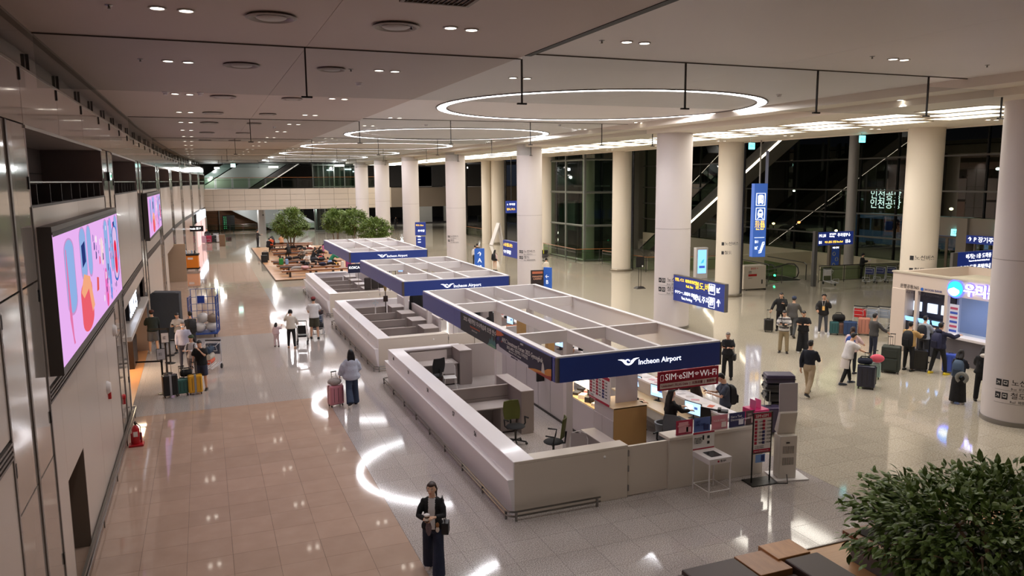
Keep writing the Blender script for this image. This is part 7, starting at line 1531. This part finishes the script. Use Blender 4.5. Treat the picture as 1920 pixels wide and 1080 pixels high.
for c in bk.children:
    if c.name.startswith('halo_ring'): c.location = (-.025, -2.7, 2.66)
text('은행공동365', .16, (-.01, -.36, 2.49), '-X', C(50, 44, 44), bk); text('WOORI BANK', .115, (-.01, -1.42, 2.47), '-X', C(40, 60, 130), bk); MB().cyl((0, 0, 0), (-.01, 0, 0), .06, seg=16).build('small_emblem', C(40, 100, 190), bk).location = (-.01, -1.33, 2.47)
for y in (-4.2, -6.5): MB().box(1.6, y-.8, 2.34, 2.0, y+.8, 2.37).build('lamp_box', emis(220, 230, 255, 12, True), bk)
for k, (y, c) in enumerate(((-4.35, (50, 50, 80)), (-4.75, (160, 60, 56)))): t = E('brochure_stand', (24.3, 21.8+y, 1.05), label=['dark navy brochure stand on the bank counter', 'red brochure stand on the bank counter'][k], cat='brochure'); MB().cbox((0, 0, .16), (.02, .26, .32), ry=-.15).build('sheet', C(*c, .4), t); MB().box(-.05, -.13, 0, .08, .13, .015).build('foot', BLACK, t)
monitor(24.9, 16.75, 1.05, 90, 'black monitor turned away on the bank counter', False)
# ================================================================ rest area
WD = wood_mat((200, 154, 108), (178, 130, 86), .35, (1.2, 18, 18)); WB = wood_mat((150, 98, 60), (112, 70, 42), .4, (2, 14, 14)); CU = C(70, 52, 46, .75)
dk = E('rest_platform', (4.2, 52.9, 0), label='long timber deck of the rest area with benches', cat='platform')
for k in range(16): MB().box(0, .02+k*1.7, 0, 7.4, 1.69+k*1.7, .07).build('deck_board', WD, dk)
MB().box(-.04, -.03, 0, 0, 27.2, .085).box(-.04, -.05, 0, 7.4, 0, .085).build('edge_trim', C(90, 66, 44, .5), dk)
def bench(x, y, L_, label, grp=None, cushion=False, rz=0, z=.07):
    t = E('bench', (x, y, z), R(rz), label=label, cat='bench', group=grp); MB().box(0, -.28, .36, L_, .28, .46).build('seat', WB, t, bev=.01)
    for q in (.12, .5, .88): MB().box(q*L_-.06, -.2, 0, q*L_+.06, .2, .36).build('leg', C(50, 40, 36, .5), t)
    if cushion: MB().box(.02, -.26, .46, L_*.55, .26, .53).build('cushion', CU, t, bev=.02)
    return t
bys = [(4.7, 54.3, 4.6), (4.75, 56.2, 4.2), (4.7, 58.0, 4.0), (4.6, 59.8, 5), (4.6, 61.6, 4.2), (5.2, 67.0, 4.4), (5.3, 69.4, 4.4), (5.4, 72.0, 4.2), (5.6, 76.4, 4.0), (5.7, 78.4, 4.2)]
bl_ = ['front timber bench of the rest area nearest the booths', 'second timber bench from the front of the rest area', 'third timber bench, with the person in white', 'fourth timber bench, under the green bag', 'fifth timber bench before the tree', 'timber bench left of the tree trunks', 'timber bench behind the tree trunks', 'timber bench with dark sleepers behind the tree', 'last but one timber bench by the standing person', 'rearmost timber bench of the rest area']
for k, (x, y, L_) in enumerate(bys): bench(x, y, L_, bl_[k], cushion=k % 2 == 1)
def lying(x, y, rz, cols, label, z=.53, sitp=False):
    """someone lying along a bench"""
    t = E('person', (x, y, z), R(rz), label=label, cat='person'); V = Vector; b = MB()
    b.tube([V((-.75, 0, .07)), V((-.4, 0, .14)), V((0, .0, .14))], [.04, .055, .085], 8).tube([V((-.72, .12, .07)), V((-.42, .1, .22)), V((0, .06, .14))], [.04, .055, .085], 8)
    b.ell(V((.25, 0, .14)), (.3, .17, .12)); b.ell(V((.68, 0, .15)), (.11, .09, .10)); b.tube([V((.45, 0, .14)), V((.62, 0, .15))], .05, 8); b.tube([V((.42, .15, .16)), V((.2, .2, .2)), V((.05, .05, .27))], [.05, .04, .03], 8); b.tube([V((.42, -.15, .14)), V((.15, -.2, .14)), V((0, -.12, .25))], [.05, .04, .03], 8)
    link('body', remesh(b, .045, 2), C(*SK, .5), t)
    b = MB(); b.ell(V((.25, 0, .14)), (.33, .2, .14)); b.tube([V((.42, .15, .16)), V((.2, .2, .2)), V((.1, .1, .25))], [.07, .055, .04], 8).tube([V((.42, -.15, .14)), V((.15, -.2, .14)), V((.05, -.15, .22))], [.07, .055, .04], 8); link('jacket', remesh(b, .045, 2), C(*cols[0], .85), t)
    b = MB(); b.tube([V((-.7, 0, .08)), V((-.4, 0, .14)), V((0, .0, .14))], [.055, .075, .11], 8).tube([V((-.68, .12, .08)), V((-.42, .1, .22)), V((0, .06, .14))], [.055, .075, .11], 8); link('trousers', remesh(b, .045, 2), C(*cols[1], .85), t)
    MB().ell((.73, 0, .17), (.10, .10, .10), seg=10, rg=6).build('hair', C(24, 20, 20, .5), t, smooth=True)
    for s in (0, .12): MB().ell((-.8, s, .09), (.05, .045, .1), seg=8, rg=5).build('shoe', C(40, 36, 36, .6), t, smooth=True)
for x, y, rz, c, l in [(6.0, 54.35, 3, ((196, 150, 150), (150, 144, 140)), 'sleeper in a pale pink top on the front bench'), (6.9, 58.0, 183, ((30, 30, 34), (28, 28, 32)), 'sleeper in black stretched on the third bench'), (7.9, 59.9, 0, ((44, 46, 50), (30, 32, 40)), 'sleeper in charcoal on the fourth bench'), (6.2, 61.6, 178, ((36, 34, 38), (44, 42, 46)), 'dark-clothed sleeper on the fifth bench'), (8.2, 69.5, 3, ((110, 44, 36), (40, 34, 34)), 'sleeper in a dark red jacket behind the tree trunks'), (7.6, 72.0, 181, ((26, 26, 30), (34, 34, 38)), 'sleeper in black on the bench behind the tree'), (8.4, 67.1, 0, ((52, 50, 50), (176, 164, 148)), 'sleeper with pale trousers by the tree trunks'), (8.0, 56.2, 176, ((40, 44, 70), (24, 24, 30)), 'sleeper in navy on the second bench')]: lying(x, y, rz, c, l)
SITL = ((80, 8, 82), (80, 8, 82))
for x, y, fc, tp, bt, hs, wm, l in [(6.9, 57.75, 160, (216, 208, 200), (30, 30, 34), 'short', True, 'seated person in white hunched on the third bench'), (7.6, 60.6, -80, (34, 34, 38), (30, 30, 34), 'long', True, 'seated woman in black looking down on the fourth bench'), (8.3, 62.6, -70, (20, 20, 22), (24, 24, 26), 'long', True, 'seated woman in black holding up a phone near the canopy'), (8.7, 58.9, -80, (38, 126, 96), (30, 30, 34), 'short', False, 'seated man in a green tee bending forward'), (6.4, 66.3, 20, (16, 16, 18), (20, 20, 22), 'long', True, 'figure in a black cloak seated before the tree trunks'), (6.0, 76.3, 30, (24, 24, 28), (24, 24, 26), 'long', True, 'seated woman with long black hair in the rear row, left one'), (6.9, 78.0, 10, (216, 160, 120), (40, 40, 44), 'bun', True, 'seated woman in a peach top in the rear row'), (5.3, 73.6, -30, (40, 38, 42), (30, 30, 34), 'short', False, 'seated person in dark grey at the left edge of the rest area'), (5.7, 75.4, 0, (218, 90, 50), (30, 30, 34), 'short', False, 'seated person with an orange top near the standing one'), (7.1, 62.0, 150, (120, 110, 100), (40, 60, 50), 'short', False, 'seated person in a patterned top amid the fourth row')]:
    person(l, x, y, fc, 1.66, tp, bt, hairstyle=hs, woman=wm, legs=SITL, arms=((40, 8, 60, 15), (40, 8, 60, 15)), lean=14 if 'bending' not in l else 38, seat=.53, sit=True, loose=.8, vox=.045, head=(0, 14))
for x, y, z, c, s_, l in [(5.05, 58.3, .53, (40, 140, 60), (.3, .25, .45), 'green bag standing on the third bench'), (5.45, 58.3, .53, (150, 180, 220), (.22, .2, .4), 'pale blue bag beside the green one'), (4.55, 66.9, 0, (20, 20, 22), (.55, .35, .75), 'black suitcase at the left edge of the rest area'), (4.35, 65.2, 0, (26, 26, 28), (.5, .4, .65), 'black sticker-covered suitcase before the rest area'), (9.1, 58.6, .07, (226, 170, 50), (.3, .2, .4), 'yellow bag at the feet of the man in green'), (9.5, 58.4, .07, (216, 214, 210), (.22, .2, .5), 'white bag next to the yellow bag'), (10.0, 58.7, .07, (150, 60, 120), (.4, .3, .6), 'magenta pushchair bag by the canopy'), (7.7, 61.0, .53, (150, 150, 156), (.5, .3, .3), 'grey bundle of clothes on the fourth bench'), (8.3, 61.4, .53, (180, 50, 50), (.3, .25, .22), 'red bag on the fifth bench'), (10.6, 70.2, .0, (40, 76, 140), (.7, .5, 1.15), 'blue case with a white round emblem behind the farthest canopy'), (8.5, 57.95, .53, (140, 170, 220), (.3, .2, .2), 'small blue cushion on the third bench')]:
    t = E('bag', (x, y, z), label=l, cat='bag'); MB().box(-s_[0]/2, -s_[1]/2, 0, s_[0]/2, s_[1]/2, s_[2]).build('bag_body', C(*c, .6), t, bev=.04); MB().tube([(-s_[0]*.25, 0, s_[2]), (-s_[0]*.2, 0, s_[2]+.1), (s_[0]*.2, 0, s_[2]+.1), (s_[0]*.25, 0, s_[2])], .012, 5).build('strap', BLACK, t)
# ================================================================ trees
def leaf_cloud(seed, n, R_, size, mat, parent, squash=1, hollow=.55, clumps=0, gmin=-1):
    r_ = random.Random(seed); V_ = []; F_ = []
    cl_ = [(r_.gauss(0, 1), r_.gauss(0, 1), r_.gauss(0, 1)) for _ in range(clumps)]
    cl_ = [Vector(c).normalized()*r_.uniform(.55, .93) for c in cl_]
    i = 0
    while i < n:
        if clumps:
            c = cl_[r_.randrange(clumps)]; p = c+Vector((r_.gauss(0, .115), r_.gauss(0, .115), r_.gauss(0, .10)))
        else:
            p = Vector((r_.gauss(0, 1), r_.gauss(0, 1), r_.gauss(0, 1))).normalized()*r_.uniform(hollow, 1)**.5
        if p.length > 1.12 or p.z < gmin: continue
        i += 1
        q = Vector((p.x*R_[0], p.y*R_[1], p.z*R_[2])); out = (p+Vector((0, 0, .15))).normalized()
        d = (out+Vector((r_.gauss(0, .5), r_.gauss(0, .5), r_.gauss(-.35, .4)))).normalized(); u = d.cross(Vector((r_.gauss(0, .4), r_.gauss(0, .4), 1))).normalized(); w = u.cross(d); s = size*r_.uniform(.7, 1.25)
        k = len(V_)
        V_ += [q, q+d*s*.35+u*s*.22-w*.03*s, q+d*s*.72+u*s*.16-w*.05*s, q+d*s-w*.16*s, q+d*s*.72-u*s*.16-w*.05*s, q+d*s*.35-u*s*.22-w*.03*s, q+d*s*.5+w*.035*s]
        F_ += [(k, k+1, k+6), (k+1, k+2, k+6), (k+2, k+3, k+6), (k+3, k+4, k+6), (k+4, k+5, k+6), (k+5, k, k+6)]
    me = bpy.data.meshes.new('foliage'); me.from_pydata([tuple(v) for v in V_], [], F_); me.update()
    return link('foliage', me, mat, parent, kind='stuff')
def leaf_mat(a, b):
    m = bpy.data.materials.new('leaf'); m.use_nodes = True; nt = m.node_tree; p = nt.nodes['Principled BSDF']; L = nt.links.new
    g_ = nt.nodes.new('ShaderNodeNewGeometry'); n = nt.nodes.new('ShaderNodeTexNoise'); n.inputs['Scale'].default_value = 9; L(g_.outputs['Position'], n.inputs['Vector'])
    mx = nt.nodes.new('ShaderNodeMix'); mx.data_type = 'RGBA'; mx.inputs[6].default_value = (*lin(a), 1); mx.inputs[7].default_value = (*lin(b), 1); L(n.outputs[0], mx.inputs[0]); L(mx.outputs[2], p.inputs['Base Color']); p.inputs['Roughness'].default_value = .38
    p.inputs['Specular IOR Level'].default_value = .35
    return m
LM = leaf_mat((62, 84, 38), (128, 152, 78)); LM2 = leaf_mat((70, 92, 36), (132, 154, 74)); TRK = C(120, 92, 66, .8, var=.2, scale=20)
def tree(x, y, cz, R_, n, size, label, seed, trunks=5, z0=.07, mat=LM2, clumps=0, spread=.35):
    t = E('potted_tree', (x, y, z0), label=label, cat='tree'); r_ = random.Random(seed)
    for k in range(trunks):
        a = 2*math.pi*k/trunks+r_.random(); p0 = Vector((.12*math.cos(a), .12*math.sin(a), 0)); p1 = Vector((spread*math.cos(a), spread*math.sin(a), cz*.55)); p2 = Vector((spread*1.9*math.cos(a+.3), spread*1.9*math.sin(a+.3), cz*.95))
        tr = MB().tube([p0, p1, p2], [.05, .035, .02], 7).build('trunk', TRK, t, smooth=True)
        for q in range(3):
            a2 = a+r_.uniform(-1, 1); MB().tube([p1.lerp(p2, .3+.3*q), p2+Vector((R_[0]*.55*math.cos(a2), R_[1]*.55*math.sin(a2), R_[2]*r_.uniform(-.3, .5)))], [.02, .006], 5).build('branch', TRK, tr, smooth=True)
    f = leaf_cloud(seed, n, R_, size, mat, t, clumps=clumps); f.location = (0, 0, cz)
    return t
tree(7.25, 72.5, 2.75, (1.6, 1.5, 1.35), 9000, .17, 'round-crowned ficus tree standing in the rest area', 5, 6, clumps=110)
tree(11.9, 76, 2.75, (1.4, 1.3, 1.15), 6500, .18, 'leftmost of the three ficus trees behind the farthest canopy', 6, 3, 0, clumps=80)
tree(13.2, 73, 2.75, (1.4, 1.3, 1.2), 6500, .18, 'middle one of the three ficus trees behind the farthest canopy', 8, 3, 0, clumps=80)
tree(14.5, 70.5, 2.1, (1.55, 1.4, 1.1), 7500, .18, 'rightmost and lowest of the three ficus trees by the columns', 7, 4, 0, clumps=80)
tree(10.35, 7.35, 1.22, (1.95, 1.75, .86), 7600, .17, 'large leafy ficus at the lower right corner beside the bench', 9, 7, .25, LM, clumps=85, spread=.42)
# foreground deck, planter and seating
dk = E('rest_platform', (8.95, 2.5, 0), label='pale timber deck at the lower right under the large ficus', cat='platform')
for k in range(5): MB().box(0, 7.5-(k+1)*1.5+.006, 0, 10, 7.5-k*1.5, .06).build('deck_board', WD, dk)
MB().box(-.03, 0, 0, 0, 7.53, .075).box(0, 7.5, 0, 10, 7.53, .075).build('edge_trim', C(80, 60, 40, .5), dk)
t = E('planter', (10.88, 7.55, .06), label='dark planter box with wooden rim holding the large ficus', cat='planter'); MB().box(-.9, -1.9, 0, 1.2, 1.9, .45).build('box_body', C(110, 110, 118, .4), t, bev=.01); MB().box(-1.0, -2.0, .45, 1.3, 2.0, .52).build('rim', WB, t, bev=.01); MB().box(-.85, -1.85, .52, 1.15, 1.85, .54).build('soil', C(40, 32, 26, .9), t)
t = E('lounge_bench', (8.0, 8.7, 0), R(0), label='foreground bench with dark cushions and timber end blocks', cat='bench'); LT = C(62, 44, 38, .5)
MB().box(.32, .62, 0, .98, 1.12, .47).build('timber_block', wood_mat((206, 150, 96), (150, 100, 58), .4, (9, 2, 9)), t, bev=.01); MB().box(-.25, .35, 0, .38, 1.02, .44).build('timber_block', wood_mat((176, 124, 76), (136, 90, 52), .4, (9, 2, 9)), t, bev=.01)
MB().box(.42, -1.6, .08, 1.1, .6, .46).build('cushion', LT, t, bev=.03); MB().box(-1.3, -.6, .08, -.28, .98, .45).build('cushion', LT, t, bev=.03); MB().box(-2.3, -.6, .08, -1.32, .9, .42).build('cushion', LT, t, bev=.03); MB().box(-.26, -1.6, .08, .4, .33, .36).build('cushion', LT, t, bev=.03)
MB().box(-2.3, -1.6, 0, 1.1, .33, .08).build('plinth', C(40, 32, 28, .6), t)
